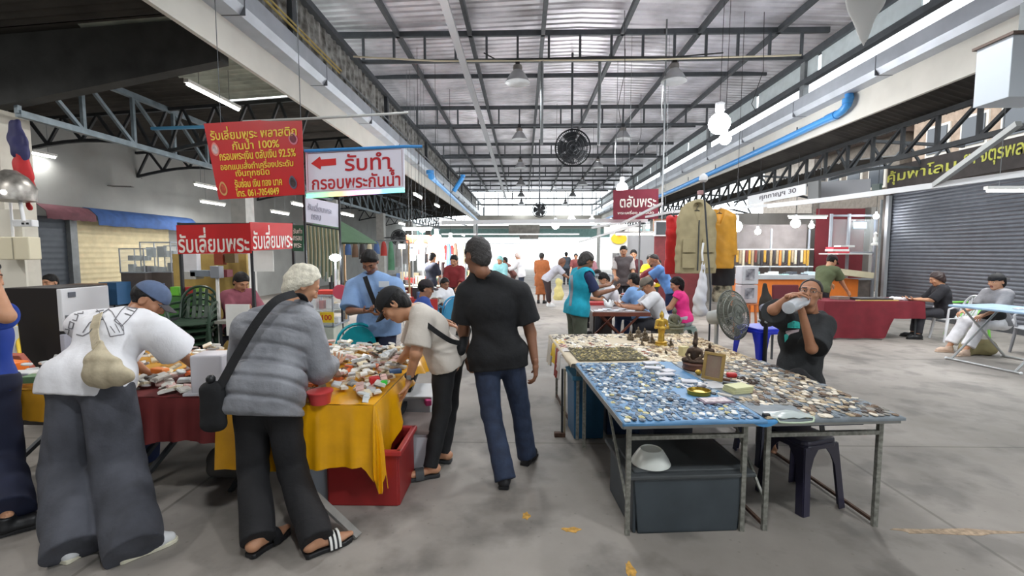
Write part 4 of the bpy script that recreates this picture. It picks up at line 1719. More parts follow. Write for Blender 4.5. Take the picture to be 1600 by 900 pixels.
def standing_statue(p, h, label, m, name='statue', base_m=None, bowl=False, rz=0.):
 p = V(p)
 t = thing(name, label, 'statue', p)
 k = h / .30
 R = Matrix.Rotation(rz, 3, 'Z')

 def q(x, y, z):
  return p + R @ V((x, y, z)) * k
 MB().lathe([(.05 * k, 0), (.055 * k, .008 * k), (.045 * k, .02 * k), (.05 * k, .034 * k), (.04 * k, .04 * k)], p, n=20).build('plinth', base_m or m, t, smooth=40)
 f = Field()
 f.cap(q(0, 0, .04), q(0, 0, .13), .028 * k, .022 * k, k=.015 * k)
 f.cap(q(0, 0, .13), q(0, 0, .2), .026 * k, .03 * k, k=.02 * k)
 f.cap(q(-.028, 0, .208), q(.028, 0, .208), .015 * k, k=.015 * k)
 f.cap(q(0, 0, .215), q(0, 0, .235), .011 * k, k=.008 * k)
 f.ell(q(0, 0, .253), R, np.array((.019, .02, .024)) * k, k=.008 * k)
 f.cap(q(0, 0, .27), q(0, 0, .297), .011 * k, .002 * k, k=.01 * k)
 for s in (-1, 1):
  f.cap(q(s * .04, 0, .205), q(s * .05, -.008, .15), .012 * k, .010 * k, k=.008 * k)
  f.cap(q(s * .05, -.008, .15), q(s * .02, -.036, .155 if bowl else .12), .010 * k, .008 * k, k=.008 * k)
 if bowl:
  f.ell(q(0, -.045, .15), R, np.array((.024, .02, .018)) * k, k=.006 * k)
 np_mesh('figure', [(*f.mesh(.0045 * k), 0)], [m], t)
 return t


zc = ZT_ + .008


def onT(u, v, z=zc):
 p = on(u, v, z)
 return (p.x, p.y, z)


s1 = seated_statue(onT(1085, 577), .30, 'dark bronze seated hermit statue on a round brown base', BRONZE, base_m=mat('brown wooden base', (92, 58, 42), .5, var=.15), rz=-.6, hat=True)
standing_statue(onT(1108, 575), .215, 'dark bronze standing figure right behind the picture frame', BRONZE, rz=-.3)
standing_statue(onT(1033, 540), .37, 'tall slim golden standing statue among the amulets', GOLDP, bowl=True)
seated_statue(onT(1053, 520), .36, 'grey green seated stone statue at the back edge', STONE, rz=.2)
for i, (u, v, h, lab) in enumerate(((985, 531, .12, 'leftmost dark figurine at the back of the stall'), (997, 528, .15, 'dark figurine second from the left at the back'), (1007, 533, .17, 'taller weathered figurine in the dark cluster'), (1018, 537, .13, 'weathered figurine just left of the golden statue'),
        (1003, 541, .09, 'smallest dark figurine in front of the cluster'), (1048, 541, .10, 'small black figurine right of the golden statue'), (1040, 553, .06, 'tiny dark figurine by the pale carton'))):
 seated_statue(onT(u, v), h, lab, DK_FIG, name='figurine', rz=.3 * i)
# framed picture leaning back
pf = on(1112, 594, zc)
t = thing('framed_picture', 'gold framed portrait leaning on the stall beside the bronze statues', 'picture', pf, -.8)
Rf = Matrix.Rotation(-.8, 3, 'Z') @ Matrix.Rotation(math.radians(-14), 3, 'X')


def fq(x, y, z):
 return V(pf) + Rf @ V((x, y, z))


fw_, fh_ = .155, .205
mb = MB()
for (x, z, a, b) in ((0, .011, fw_, .022), (0, fh_ - .011, fw_, .022), (-fw_ / 2 + .011, fh_ / 2, .022, fh_ - .04), (fw_ / 2 - .011, fh_ / 2, .022, fh_ - .04)):
 mb.box(fq(x, 0, z), (a, .018, b), R=Rf)
mb.build('frame', mat('gilt picture frame', (168, 140, 84), .4, .4, var=.15), t, bevel=.003)
MB().box(fq(0, .003, fh_ / 2), (fw_ - .04, .006, fh_ - .04), R=Rf).build('picture', mat('sepia print', (172, 150, 128), .4, var=.35, vscale=14, rgb2=(120, 96, 84)), t)
MB().bar(fq(0, .01, fh_ * .7), fq(0, .085, -.04), .02, .006).build('strut', BLACK_PL, t)
# other small goods, centre of the tables
for i, (x, y, a, w_, d_) in enumerate(((.62, 1.28, .2, .12, .08), (.58, 1.12, -.3, .13, .07), (.66, 1.02, .5, .10, .08), (.60, .92, .1, .14, .06), (.70, .72, -.2, .11, .07), (.55, .78, .6, .08, .08))):
 o = MB().box(rt(x, y, ZT_ + .024), (w_, d_, .012), a).build('folded_card', PALE_CARD, bevel=.002)
 tag(o, ['pale folded card nearest the olive mat, centre of the stall', 'second pale card below the mat on the blue cloth', 'pale card left of the bronze base', 'long pale card in front of the bronze statues', 'pale card beside the gold tin, towards the frame', 'small square pale card left of the gold tin'][i], 'card')
o = MB().ball(V(onT(1091, 586)) + V((0, 0, .022)), (.024, .024, .021), 14).build('brass_bell', GOLDP, smooth=60)
tag(o, 'small shiny brass ball at the foot of the picture frame', 'bell')
o = MB().box(V(onT(1068, 556)) + V((0, 0, .045)), (.075, .06, .09), .5).build('carton', mat('pale yellow carton', (206, 196, 146), .6, var=.08), bevel=.003)
tag(o, 'small pale yellow carton standing left of the bronze statue', 'carton')
c = V(onT(1118, 628))
t = thing('picture_card', 'purple-edged flat card lying on the blue cloth', 'card', c, .12)
MB().box(c + V((0, 0, .006)), (.20, .115, .012), .12).build('card', mat('purple card', (84, 62, 84), .5), t)
MB().box(c + V((0, .006, .0135)), (.17, .085, .003), .12).build('print', mat('pale card print', (186, 172, 176), .5, var=.3, vscale=50), t)
c = V(onT(1092, 616))
t = thing('brass_tin', 'gold-coloured shallow tin beside the purple card', 'tin', c)
MB().lathe([(.055, 0), (.065, .004), (.068, .03), (.062, .032), (.058, .012), (0, .010)], c, n=24, sx=1.15).build('tin', mat('brass tin', (176, 150, 62), .3, .8), t, smooth=40)
MB().lathe([(.03, .012), (.035, .02), (0, .022)], c, n=14).build('coin', mat('amber piece', (214, 190, 90), .4, .4), t, smooth=40)
o = MB().lathe([(.030, 0), (.042, .006), (.046, .010), (.03, .006), (0, .006)], V(onT(982, 623)), n=24).build('saucer', WHITE_P, smooth=40)
tag(o, 'small white round dish on the blue cloth', 'dish')
c = V(onT(1098, 603))
o = MB().box(c + V((0, 0, .004)), (.30, .16, .004), .2).build('plastic_sheet', mat('cloudy plastic sheet', (206, 206, 208), .3, var=.1))
tag(o, 'whitish plastic sheet lying in front of the picture frame', 'plastic sheet')
o = MB().lathe([(.030, 0), (.034, .008), (.028, .012), (0, .010)], V(onT(1096, 606)) + V((0, 0, .008)), n=20).build('dark_disc', mat('dark lens disc', (96, 94, 100), .3))
tag(o, 'grey round lens on the whitish plastic sheet', 'lens')
c = V(onT(1152, 612))
t = thing('notebook', 'pale green notebook pile right of the tools', 'notebook', c, .25)
for k in range(3):
 MB().box(c + V((.004 * k, 0, .008 + .015 * k)), (.15, .11, .013), .25 + .05 * k).build('booklet', mat('pale green booklet', (206, 206, 160), .6, var=.06), t)
for i, (u, v, L, a, c_, lab) in enumerate(((1138, 596, .16, -.7, (110, 80, 62), 'wooden handled pliers by the picture frame'), (1146, 603, .14, -.5, (40, 38, 38), 'black handled tool next to the pliers'), (1140, 622, .16, -.9, (206, 200, 190), 'white plastic pen on the blue cloth edge'))):
 c = V(onT(u, v)) + V((0, 0, .01))
 d = V((math.cos(a), math.sin(a), 0))
 t = thing('hand_tool' if i < 2 else 'pen', lab, 'tool' if i < 2 else 'pen', c)
 MB().tube([c - d * L / 2, c + d * L * .1], [.011, .013], 8).build('handle', mat('tool handle %d' % i, c_, .5), t, smooth=60)
 MB().tube([c + d * L * .1, c + d * L / 2], [.008, .003], 8).build('tip', STEEL, t, smooth=60)
o = MB().box(V(onT(1143, 590)) + V((0, 0, .02)), (.075, .05, .035), -.2).build('red_pouch', mat('red pouch', (186, 40, 40), .5), bevel=.012)
tag(o, 'small red pouch among the tools in the middle of the stall', 'pouch')
o = MB().box(V(onT(1120, 585)) + V((0.03, .03, .012)), (.05, .04, .02), .4).build('teal_box', mat('teal box', (80, 160, 168), .5), bevel=.003)
tag(o, 'little teal box behind the picture frame', 'box')
for i, (u, v) in enumerate(((1158, 593), (1168, 597), (1178, 601))):
 c = V(onT(u, v)) + V((0, 0, .012))
 o = MB().tube([c + V((.028 * math.cos(a), .022 * math.sin(a), .004 * math.sin(3 * a))) for a in [2 * PI * k / 18 for k in range(18)]], .006, 6, closed=True).build('bead_bracelet', mat('dark beads', (62, 48, 42), .4, var=.4, vscale=90), smooth=60)
 tag(o, ['dark bead bracelet next to the red pouch', 'middle bracelet of three behind the green notebook', 'bracelet nearest the brown amulets, right of the notebook'][i], 'bracelet')
# translucent bag with green rim and black clip at the front edge
c = V(onT(1215, 652))
t = thing('plastic_bag', 'clear plastic bag with a pale green rim at the front table edge', 'bag', c, TH)
g = []
for i in range(9):
 g.append([rt(.86 + .03 * i, -.015 + .015 * j, ZT_ + .012 + .022 * math.sin(PI * i / 8) * math.sin(PI * j / 7) + .004 * math.sin(i * 2.2 + j)) for j in range(8)])
MB().sheet(g, .003).build('bag', mat('clear plastic', (200, 210, 208), .25, alpha=.75), t, smooth=60)
MB().tube([rt(.87 + .12 + .115 * math.cos(a), -.005 + .035 * math.sin(a), ZT_ + .012 - (.018 if math.sin(a) < -.3 else 0)) for a in [2 * PI * k / 24 for k in range(24)]], .0055, 6, closed=True).build('rim', mat('pale green rim', (190, 206, 180), .4), t, smooth=60)
o = MB().box(V(onT(1197, 652)) + V((0, 0, .012)), (.04, .024, .022), .1).build('bulldog_clip', BLACK_PL, bevel=.005)
tag(o, 'small black clip where the two front tables meet', 'clip')
g = [[rt(.74 + .02 * i, -.012 - .01 * (j > 0), ZT_ + .006 - (.018 + .022 * math.sin(PI * i / 7)) * j / 3) for j in range(4)] for i in range(8)]
o = MB().sheet(g, .003).build('cloth_fold', mat('bright blue cloth', (70, 146, 204), .5), smooth=60)
tag(o, 'bright blue cloth fold drooping between the two front tables', 'cloth')

# ---------------------------------------------------------------- under and beside the amulet tables
BIN = mat('dark grey plastic bin', (62, 70, 76), .5, var=.12)
c = rt(.42, .38)
t = thing('storage_bin', 'large dark grey plastic bin under the nearest table', 'bin', c, TH)
mb = MB()
w, d, h = .66, .50, .33
mb.prism([(-w / 2 + .03, 0), (w / 2 - .03, 0), (w / 2, h), (-w / 2, h)], rt(.42, .07, 0), EX, V((0, 0, 1)), -.02)
mb.prism([(-w / 2 + .03, 0), (w / 2 - .03, 0), (w / 2, h), (-w / 2, h)], rt(.42, .07 + d, 0), EX, V((0, 0, 1)), -.02)
for x in (-w / 2 + .01, w / 2 - .01):
 mb.box(rt(.42 + x, .07 + d / 2 + .01, h / 2), (.02, d, h), TH)
mb.box(rt(.42, .07 + d / 2, .01), (w - .06, d, .02), TH)
mb.build('tub', BIN, t, bevel=.006)
mb = MB()
mb.box(rt(.44, .09 + d / 2, h + .012), (w + .10, d + .06, .024), TH).box(rt(.44, .09 + d / 2, h + .03), (w + .02, d - .02, .02), TH)
mb.build('lid', mat('dark bin lid', (70, 74, 76), .5, var=.1), t, bevel=.006)
tb = t
c = rt(.235, .20, h + .04)
o = MB().lathe([(.115, 0), (.118, .004), (.106, .03), (.075, .078), (.062, .09), (.06, .084), (0, .082)], c, n=32).build('bowl', mat('white enamel bowl', (214, 218, 212), .3), smooth=35)
tag(o, 'white bowl turned upside down on the dark bin', 'bowl')
wire = [at(965, 700, 2.95), at(969, 722, 2.9), at(975, 740, 2.88), at(973, 762, 2.88)]
MB().tube([(p.x, p.y, p.z) for p in wire], .006, 6).build('handle', STEEL, tb, smooth=60)
c = rt(1.22, .22, .60)
o = MB().box(rt(1.24, .30, .635), (.56, .36, .055), TH).build('tray', mat('navy drawer tray', (30, 34, 66), .45), bevel=.006)
tag(o, 'navy tray tucked under the top of the right front table', 'tray')
for x in (.95, 1.53):
 MB().bar(rt(x, .30, .60), rt(x, .30, .69), .012).build('bracket', STEEL, o)
# blue crates under the far left part
CR = mat('teal blue crate', (40, 92, 128), .45, var=.1)
c = rt(.14, 1.62)
t = thing('crate', 'tall blue plastic crate under the left side of the stall', 'crate', c, TH)
MB().box(rt(.14, 1.62, .27), (.28, .34, .54), TH, taper=.93).build('body', CR, t, bevel=.008)
MB().box(rt(.14, 1.62, .555), (.31, .37, .04), TH).build('rim', mat('teal crate rim', (60, 120, 152), .45), t, bevel=.006)
c = rt(.45, 1.7)
t = thing('crate', 'second blue crate behind the folding table leg', 'crate', c, TH)
MB().box(rt(.48, 1.7, .25), (.34, .34, .5), TH, taper=.93).build('body', mat('navy crate', (30, 56, 88), .5), t, bevel=.008)
MB().box(rt(.48, 1.7, .51), (.37, .37, .03), TH).build('rim', CR, t, bevel=.006)
c = rt(1.25, 1.7)
t = thing('crate', 'dark storage crate under the table near the fan', 'crate', c, TH)
MB().box(rt(.62, .95, .20), (.30, .34, .40), TH, taper=.94).build('body', mat('dark navy tub', (34, 40, 56), .5), t, bevel=.008)
MB().box(rt(.62, .95, .41), (.33, .37, .03), TH).build('rim', mat('dark navy tub rim', (48, 54, 70), .5), t, bevel=.006)
# clamp post at the far left leg
p = on(878, 682)
t = thing('clamp_post', 'dark iron post with clamp foot beside the blue crate', 'post', p)
MB().bar((p.x, p.y, 0.02), (p.x, p.y, .62), .018).build('post', STEEL_BK, t)
MB().box((p.x - .02, p.y, .02), (.10, .05, .04)).build('foot', RUST, t, bevel=.006)
MB().bar((p.x + .022, p.y, .02), (p.x + .022, p.y, .62), .016).build('batten', mat('pale batten', (150, 140, 116), .7), t)


# ---------------------------------------------------------------- plastic stools and chairs
def stool(p, rz, m, label, h=.46, group=None, a=.145):
 p = V(p)
 t = thing('plastic_stool', label, 'stool', p, rz, group)
 R = Matrix.Rotation(rz, 3, 'Z')

 def q(x, y, z):
  return p + R @ V((x, y, z))
 ol = []
 for cx, cy, a0 in ((a - .05, a - .05, 0), (-a + .05, a - .05, PI / 2), (-a + .05, -a + .05, PI), (a - .05, -a + .05, 1.5 * PI)):
  ol += [(cx + .05 * math.cos(a0 + k * PI / 8), cy + .05 * math.sin(a0 + k * PI / 8)) for k in range(5)]
 mb = MB()
 mb.prism(ol, q(0, 0, h - .03), R @ V((1, 0, 0)), R @ V((0, 1, 0)), .03)
 mb.prism([(x * 1.04, y * 1.04) for x, y in ol], q(0, 0, h - .06), R @ V((1, 0, 0)), R @ V((0, 1, 0)), .035)
 mb.build('seat', m, t, bevel=.008)
 for sx in (-1, 1):
  for sy in (-1, 1):
   mb = MB()
   # an angle-shaped leg that widens into the apron
   for (ux, uy) in ((1, 0), (0, 1)):
    top, bot = V((sx * a * .98, sy * a * .98, h - .035)), V((sx * (a + .035), sy * (a + .035), 0))
    d = V((-sx * ux, -sy * uy, 0))
    vs = []
    n = 6
    for i in range(n + 1):
     s_ = i / n
     w = .125 if s_ < .05 else .05 + .075 * max(0, 1 - s_ * 3.2) ** 1.5
     b = top.lerp(bot, s_)
     vs.append([q(*b), q(*(b + d * w))])
    mb.sheet(vs, .006 if (sx * sy > 0) == (ux == 1) else -.006)
   mb.build('leg', m, t, smooth=50)
 return t


DKST = mat('dark violet plastic', (48, 46, 66), .35, spec=.6)
stool(rt(1.33, .40), .35, DKST, 'dark violet plastic stool under the table at the right front', .46, )
stool(rt(1.50, 1.02), .1, mat('dark blue plastic', (36, 38, 62), .35), 'dark blue plastic stool deeper under the right table', .45)
BLUE_ST = mat('bright blue plastic', (28, 50, 205), .35, spec=.6)
stool((at(1190, 555, 5.0).x, 5.0, 0), .25, BLUE_ST, 'tall bright blue plastic stool between the fan and the drinking man', .86, None, .19)
stool((at(1243, 560, 4.15).x, 4.15, 0), .3, mat('black plastic stool', (30, 30, 34), .4), 'dark stool under the man drinking water', .42)

# ---------------------------------------------------------------- cloth covered sales tables, left foreground
SATIN = mat('golden yellow satin', (230, 166, 10), .36, var=.10, vscale=5, bump=.12, bscale=14)
MAROON = mat('dark red cloth', (104, 34, 34), .8, var=.12)


def plain_table(x0, x1, y0, y1, label, z=.695):
 t = thing('folding_table', label, 'table', ((x0 + x1) / 2, (y0 + y1) / 2, 0), 0, 'sales tables on the left')
 MB().box(((x0 + x1) / 2, (y0 + y1) / 2, z - .015), (x1 - x0, y1 - y0, .03)).build('tabletop', TABLE_TOP, t)
 for x in (x0 + .08, x1 - .08):
  for a, b in (((y0 + .1), (y1 - .1)), ((y1 - .1), (y0 + .1))):
   MB().bar((x, a, 0), (x + .035 * (1 if a < b else -1), b, z - .03), .03).build('leg', STEEL_DK, t)
 return t


TE = (-1.92, -.93, 2.80, 4.55)
TF = (-2.78, -1.94, 2.92, 4.40)
TG = (-3.90, -2.80, 3.05, 4.40)
plain_table(*TE, 'folding table hidden under the golden satin cloth')
plain_table(*TF, 'folding table hidden under the dark red cloth')
plain_table(*TG, 'folding table at the left end of the row')


def draped(x0, x1, y0, y1, z, front, right, left, m, label, seed=0, name='tablecloth'):
 """Cloth over a table. front / right / left: function of the edge parameter 0..1 giving the drop, or None."""
 mb = MB()
 n = 40
 ph = seed * 1.7
 mb.sheet([[(x0 + (x1 - x0) * i / n, y0 + (y1 - y0) * j / 12, z + .004 + .002 * math.sin(i * .9 + j)) for j in range(13)] for i in range(n + 1)], .004)

 def skirt(edge, out, fn, amp):
  g = []
  for i in range(n + 1):
   s = i / n
   p = edge(s)
   dr = fn(s)
   row = []
   for k in range(9):
    q = k / 8
    w = amp * q ** .7 * (math.sin(2 * PI * s * 4.5 + ph) + .5 * math.sin(2 * PI * s * 9 + 1.3 * ph))
    row.append(p + out * (.008 + .01 * min(1, q * 4) + w + .03 * q) + V((0, 0, z + .004 - dr * q)))
   g.append(row)
  mb.sheet(g, .004)
 if front:
  skirt(lambda s: V((x0 + (x1 - x0) * s, y0, 0)), V((0, -1, 0)), front, .014)
 if right:
  skirt(lambda s: V((x1, y0 + (y1 - y0) * s, 0)), V((1, 0, 0)), right, .022)
 if left:
  skirt(lambda s: V((x0, y1 - (y1 - y0) * s, 0)), V((-1, 0, 0)), left, .014)
 o = mb.build(name, m, smooth=60)
 return tag(o, label, 'tablecloth')


yc = draped(*TE, .695, lambda s: .40 + .02 * math.sin(5 * s) + (.10 * max(0, s - .93) / .07), lambda s: .12 + .42 * max(0, 1 - s * 3.2) ** 1.2 + .05 * math.sin(9 * s), None, SATIN, 'golden yellow satin cloth hanging to a point at the front corner', 1)
# bunched corner fold
g = []
for i in range(13):
 a = -PI / 2 + (PI / 2) * i / 12
 row = []
 for k in range(9):
  q = k / 8
  r = .012 + .10 * q * (1 - .55 * q) + .014 * math.sin(i * 1.9) * q
  drop = (.40 + .16 * math.sin(PI * i / 12)) * q
  row.append((TE[1] + r * math.cos(a), TE[2] + r * math.sin(a), .699 - drop))
 g.append(row)
MB().sheet(g, .004).build('corner_fold', SATIN, yc, smooth=60)
draped(*TF, .695, lambda s: .29 + .015 * math.sin(7 * s), None, None, MAROON, 'dark red cloth on the middle table of the left row', 2)
draped(*TG, .695, lambda s: .20, None, None, mat('mustard cloth', (206, 150, 40), .5, var=.1), 'mustard yellow cloth on the table at the left end', 3)

# ---------------------------------------------------------------- heaps of plastic cases
rs = random.Random(5)
CASE_C = [('white', (226, 224, 216), 5), ('cream', (214, 202, 174), 3), ('clear', (196, 200, 200), 3), ('pinkish', (214, 180, 172), 2), ('grey', (150, 148, 144), 1.5), ('brown', (124, 92, 74), 1), ('dark', (62, 56, 54), .8), ('orange', (214, 110, 60), .4)]
pieces = []


def heap(tb, n, where, holes=(), zmax=.05, back=.0):
 for _ in range(n):
  x, y = rs.uniform(tb[0] + .03, tb[1] - .04), rs.uniform(tb[2] + .05, tb[3] - .06)
  if any(a <= x <= b and c <= y <= d for a, b, c, d in holes):
   continue
  col = rs.choices(CASE_C, [c[2] for c in CASE_C])[0]
  big = rs.choice((0, 0, 1, 2))
  pieces.append((where, col, x, y, .705 + rs.random() ** 1.6 * zmax, rs.uniform(-PI, PI), rs.gauss(0, .22), rs.gauss(0, .22), big, rs.uniform(.8, 1.2)))


heap(TE, 420, 'on the golden cloth', holes=((-1.92, -1.55, 2.8, 3.3), (-1.36, -1.17, 2.78, 2.98)), zmax=.06)
heap(TF, 210, 'on the dark red cloth', holes=((-2.2, -1.9, 2.8, 3.12),), zmax=.04)
heap(TG, 150, 'on the mustard cloth', zmax=.09)


def case_shape(big):
 mb = MB()
 if big == 0:
  mb.box((0, 0, .007), (.052, .066, .014)).box((0, 0, .0155), (.042, .055, .004))
 elif big == 1:
  mb.lathe([(.024, 0), (.030, .003), (.030, .011), (.024, .014), (.02, .011), (0, .012)], (0, 0, 0), n=14, sx=.85)
 else:
  mb.box((0, 0, .009), (.045, .09, .018)).box((0, .02, .02), (.035, .035, .004))
 return mb


def pm(it):
 return Matrix.Translation((it[2], it[3], it[4] + .012)) @ Matrix.Rotation(it[5], 4, 'Z') @ Matrix.Rotation(it[6], 4, 'X') @ Matrix.Rotation(it[7], 4, 'Y') @ Matrix.Scale(it[9], 4)


def case_mat(c):
 return mat('case %s' % c[0], c[1], .3, var=.08, vscale=30)


pieces.sort(key=lambda it: (V((it[2], it[3], .7)) - cam.location).length)
CN = {0: 'square plastic amulet case', 1: 'oval plastic amulet case', 2: 'long plastic amulet case'}
protos2, rest2 = {}, {}
for i, it in enumerate(pieces):
 c, b = it[1], it[8]
 if i < 298:
  k = (c[0], b)
  if k not in protos2:
   me = bpy.data.meshes.new('amulet_case')
   mb = case_shape(b)
   me.from_pydata(mb.v, [], mb.f)
   me.materials.append(case_mat(c))
   me.polygons.foreach_set('use_smooth', [True] * len(me.polygons))
   me.set_sharp_from_angle(angle=math.radians(35))
   protos2[k] = me
  o = bpy.data.objects.new('amulet_case', protos2[k])
  COL.objects.link(o)
  o.matrix_world = pm(it)
  tag(o, '%s %s in the loose heap %s' % (c[0], CN[b], it[0]), 'case', '%s %ss %s' % (c[0], CN[b], it[0]))
 else:
  rest2.setdefault(c, []).append(it)
mb, ms = MB(), []
for j, (c, lst) in enumerate(rest2.items()):
 ms.append(case_mat(c))
 for it in lst:
  s_ = case_shape(it[8])
  M_ = pm(it)
  mb.add([M_ @ V(p) for p in s_.v], s_.f, j)
o = mb.build('amulet_cases', ms, smooth=35)
o['kind'] = 'stuff'
tag(o, 'farther plastic cases heaped over the left sales tables', 'cases')
# special pieces in the heap
for (u, v, sz, c, lab, n) in ((585, 596, (.07, .05, .05), (206, 44, 44), 'red plastic box on the heap near the young man', 'plastic_box'), (600, 598, (.045, .05, .03), (60, 206, 66), 'bright green pot on the heap', 'plastic_pot'),
                              (618, 580, (.09, .06, .03), (60, 96, 140), 'blue pouch under the young man\'s hand', 'pouch'), (545, 571, (.08, .03, .02), (206, 96, 52), 'orange box on the heap by the old man\'s hand', 'plastic_box'),
                              (250, 580, (.13, .06, .04), (228, 130, 60), 'orange packet on the dark red cloth table', 'packet'), (22, 575, (.16, .10, .07), (232, 120, 40), 'orange bag of goods at the left end table', 'packet'),
                              (36, 590, (.16, .12, .06), (226, 226, 222), 'white bag of goods at the left end table', 'packet'), (60, 593, (.14, .10, .05), (110, 140, 100), 'greenish packet at the left end table', 'packet')):
 p = on(u, v, .76)
 o = MB().box((p.x, p.y, .745 + sz[2] / 2), sz, rs.uniform(-.6, .6)).build(n, mat(n + ' %d%d%d' % c, c, .4), bevel=.008)
 tag(o, lab, n.split('_')[-1])
for (u, v) in ((597, 549), (590, 553)):
 p = on(u, v, .77)
 o = MB().tube([(p.x + .045 * math.cos(a), p.y + .045 * math.sin(a), .775 + .01 * math.sin(2 * a)) for a in [2 * PI * k / 20 for k in range(20)]], .007, 6, closed=True).build('bangle', mat('dark bangle', (60, 62, 52), .3, .2), smooth=60)
 tag(o, 'dark bangle on the back of the heap' if u == 597 else 'second bangle just beside the first', 'bangle')
# red basket
p = on(496, 634, .70)
t = thing('basket', 'round red plastic basket at the front edge of the golden cloth', 'basket', (p.x, p.y + .04, .702))
RED_PL = mat('translucent red plastic', (196, 62, 62), .4)
MB().lathe([(.055, 0), (.06, .002), (.074, .075), (.07, .075), (.057, .006), (0, .006)], (p.x, p.y + .04, .702), n=28).build('bowl', RED_PL, t, smooth=40)
MB().lathe([(.072, .072), (.08, .074), (.08, .082), (.072, .083)], (p.x, p.y + .04, .702), n=28).build('rim', RED_PL, t, smooth=40)
# white plastic box standing at the seam of the two tables
p = at(318, 625, 2.92)
t = thing('plastic_box', 'tall translucent white plastic box at the front of the dark red table', 'box', (p.x, 3.0, .70))
WB = mat('milky plastic', (222, 220, 226), .3, trans=.2)
MB().box((p.x, 3.03, .84), (.20, .18, .27), .1).build('body', WB, t, bevel=.012)
MB().box((p.x - .02, 3.03, .715), (.26, .2, .02), .1).build('base', WB, t, bevel=.004)

# ---------------------------------------------------------------- under and behind the left tables
p = on(560, 815)
t = thing('crate', 'open red plastic crate on the floor under the golden cloth', 'crate', (-.98, 2.92, 0), .08)
REDC = mat('dark red plastic', (150, 38, 38), .45, var=.08)
mb = MB()
cx, cy, w, d, h = -1.04, 3.08, .46, .40, .36
for (x, y, a, b) in ((cx, cy - d / 2, w, .02), (cx, cy + d / 2, w, .02), (cx - w / 2, cy, .02, d), (cx + w / 2, cy, .02, d)):
 mb.box((x, y, h / 2), (a, b, h))
mb.box((cx, cy, .01), (w, d, .02))
mb.build('body', REDC, t, bevel=.008)
mb = MB()
for (x, y, a, b) in ((cx, cy - d / 2 - .01, w + .06, .04), (cx, cy + d / 2 + .01, w + .06, .04), (cx - w / 2 - .01, cy, .04, d + .04), (cx + w / 2 + .01, cy, .04, d + .04)):
 mb.box((x, y, h), (a, b, .035))
mb.build('rim', mat('red plastic rim', (176, 52, 52), .45), t, bevel=.008)
t = thing('storage_box', 'white lidded plastic box behind the red crate', 'box', (-.86, 3.5, 0))
MB().box((-.88, 3.52, .15), (.34, .36, .30), taper=.94).build('body', mat('milky white box', (196, 198, 204), .4), t, bevel=.01)
MB().box((-.88, 3.52, .315), (.38, .40, .035)).build('lid', mat('brownish lid', (120, 108, 104), .5), t, bevel=.008)
t = thing('storage_box', 'stacked white plastic tub under the back of the golden table', 'box', (-.92, 3.95, 0))
MB().box((-.95, 3.98, .21), (.34, .38, .42), taper=.94).build('body', mat('white tub', (206, 208, 210), .4), t, bevel=.01)
MB().box((-.95, 3.98, .43), (.37, .41, .025)).build('lid', WHITE_PL, t, bevel=.008)
o = MB().box((-.80, 3.78, .40), (.05, .10, .05), .4).build('pink_packet', mat('pink packet', (226, 70, 140), .5), bevel=.01)
tag(o, 'small pink packet on the floor boxes behind the satin', 'packet')
# grey plank of the table leg leaning out
a, b = at(488, 770, 2.62), on(560, 838, .012)
o = MB().bar(a, b, .05, .018).build('table_strut', mat('scuffed grey strut', (128, 126, 122), .6, var=.2))
tag(o, 'scuffed grey strut slanting to the floor beside the red crate', 'strut')
t = thing('storage_box', 'pale grey box under the satin between the old man\'s legs', 'box', (-1.45, 3.1, 0))
MB().box((-1.42, 3.05, .13), (.30, .26, .26)).build('body', mat('pale grey box', (166, 172, 182), .5), t, bevel=.008)
MB().box((-1.42, 3.05, .27), (.32, .28, .02)).build('lid', WHITE_PL, t, bevel=.006)
t = thing('storage_bag', 'grey sack on the floor under the dark red cloth', 'bag', (-2.05, 3.2, 0))
f = Field()
f.cap((-2.2, 3.25, .12), (-1.95, 3.2, .13), .12, .11, k=.05)
f.cap((-2.05, 3.2, .2), (-2.0, 3.2, .27), .08, .04, k=.05)
f.cut((0, 0, .003), (0, 0, -1))
f.disp(folds(.012, 22, 4))
np_mesh('sack', [(*f.mesh(.012), 0)], [mat('grey sack', (96, 94, 92), .8)], t)
t = thing('water_tub', 'dark blue plastic tub on the floor at the left end', 'tub', (-3.2, 3.3, 0))
MB().box((-3.15, 3.35, .2), (.5, .42, .4), taper=.9).build('body', mat('navy plastic tub', (22, 44, 92), .4), t, bevel=.01)
MB().box((-3.15, 3.35, .41), (.54, .46, .03)).build('rim', mat('pink tub rim', (196, 130, 130), .5), t, bevel=.006)
MB().lathe([(.03, 0), (.028, .012), (0, .014)], (-2.95, 3.135, .22), R=Matrix.Rotation(PI / 2, 3, 'X'), n=16).build('knob', mat('brass knob', (170, 140, 60), .4, .5), t, smooth=40)
# ---------------------------------------------------------------- people in the foreground
BLK = mat('black cotton', (20, 21, 24), .8, var=.2, vscale=20, bump=.6, bscale=9)
BLK2 = mat('black trousers', (24, 24, 27), .85, var=.15, bump=.6, bscale=9)
DENIM = mat('dark indigo jeans', (40, 52, 76), .8, var=.2, vscale=14, bump=.6, bscale=10)
FADED = mat('faded black jeans', (70, 72, 80), .85, var=.25, vscale=6, bump=.7, bscale=8)
WHT = mat('white cotton', (226, 226, 230), .8, var=.03, bump=.55, bscale=8)
PUFF = mat('grey quilted nylon', (128, 130, 136), .5, var=.1, vscale=10, bump=.6, bscale=16)
SK1, SK2, SK3 = skin('light brown', (172, 122, 92)), skin('tan', (190, 140, 108)), skin('dark tan', (140, 96, 72))
gz = lambda u, v: on(u, v, .09)

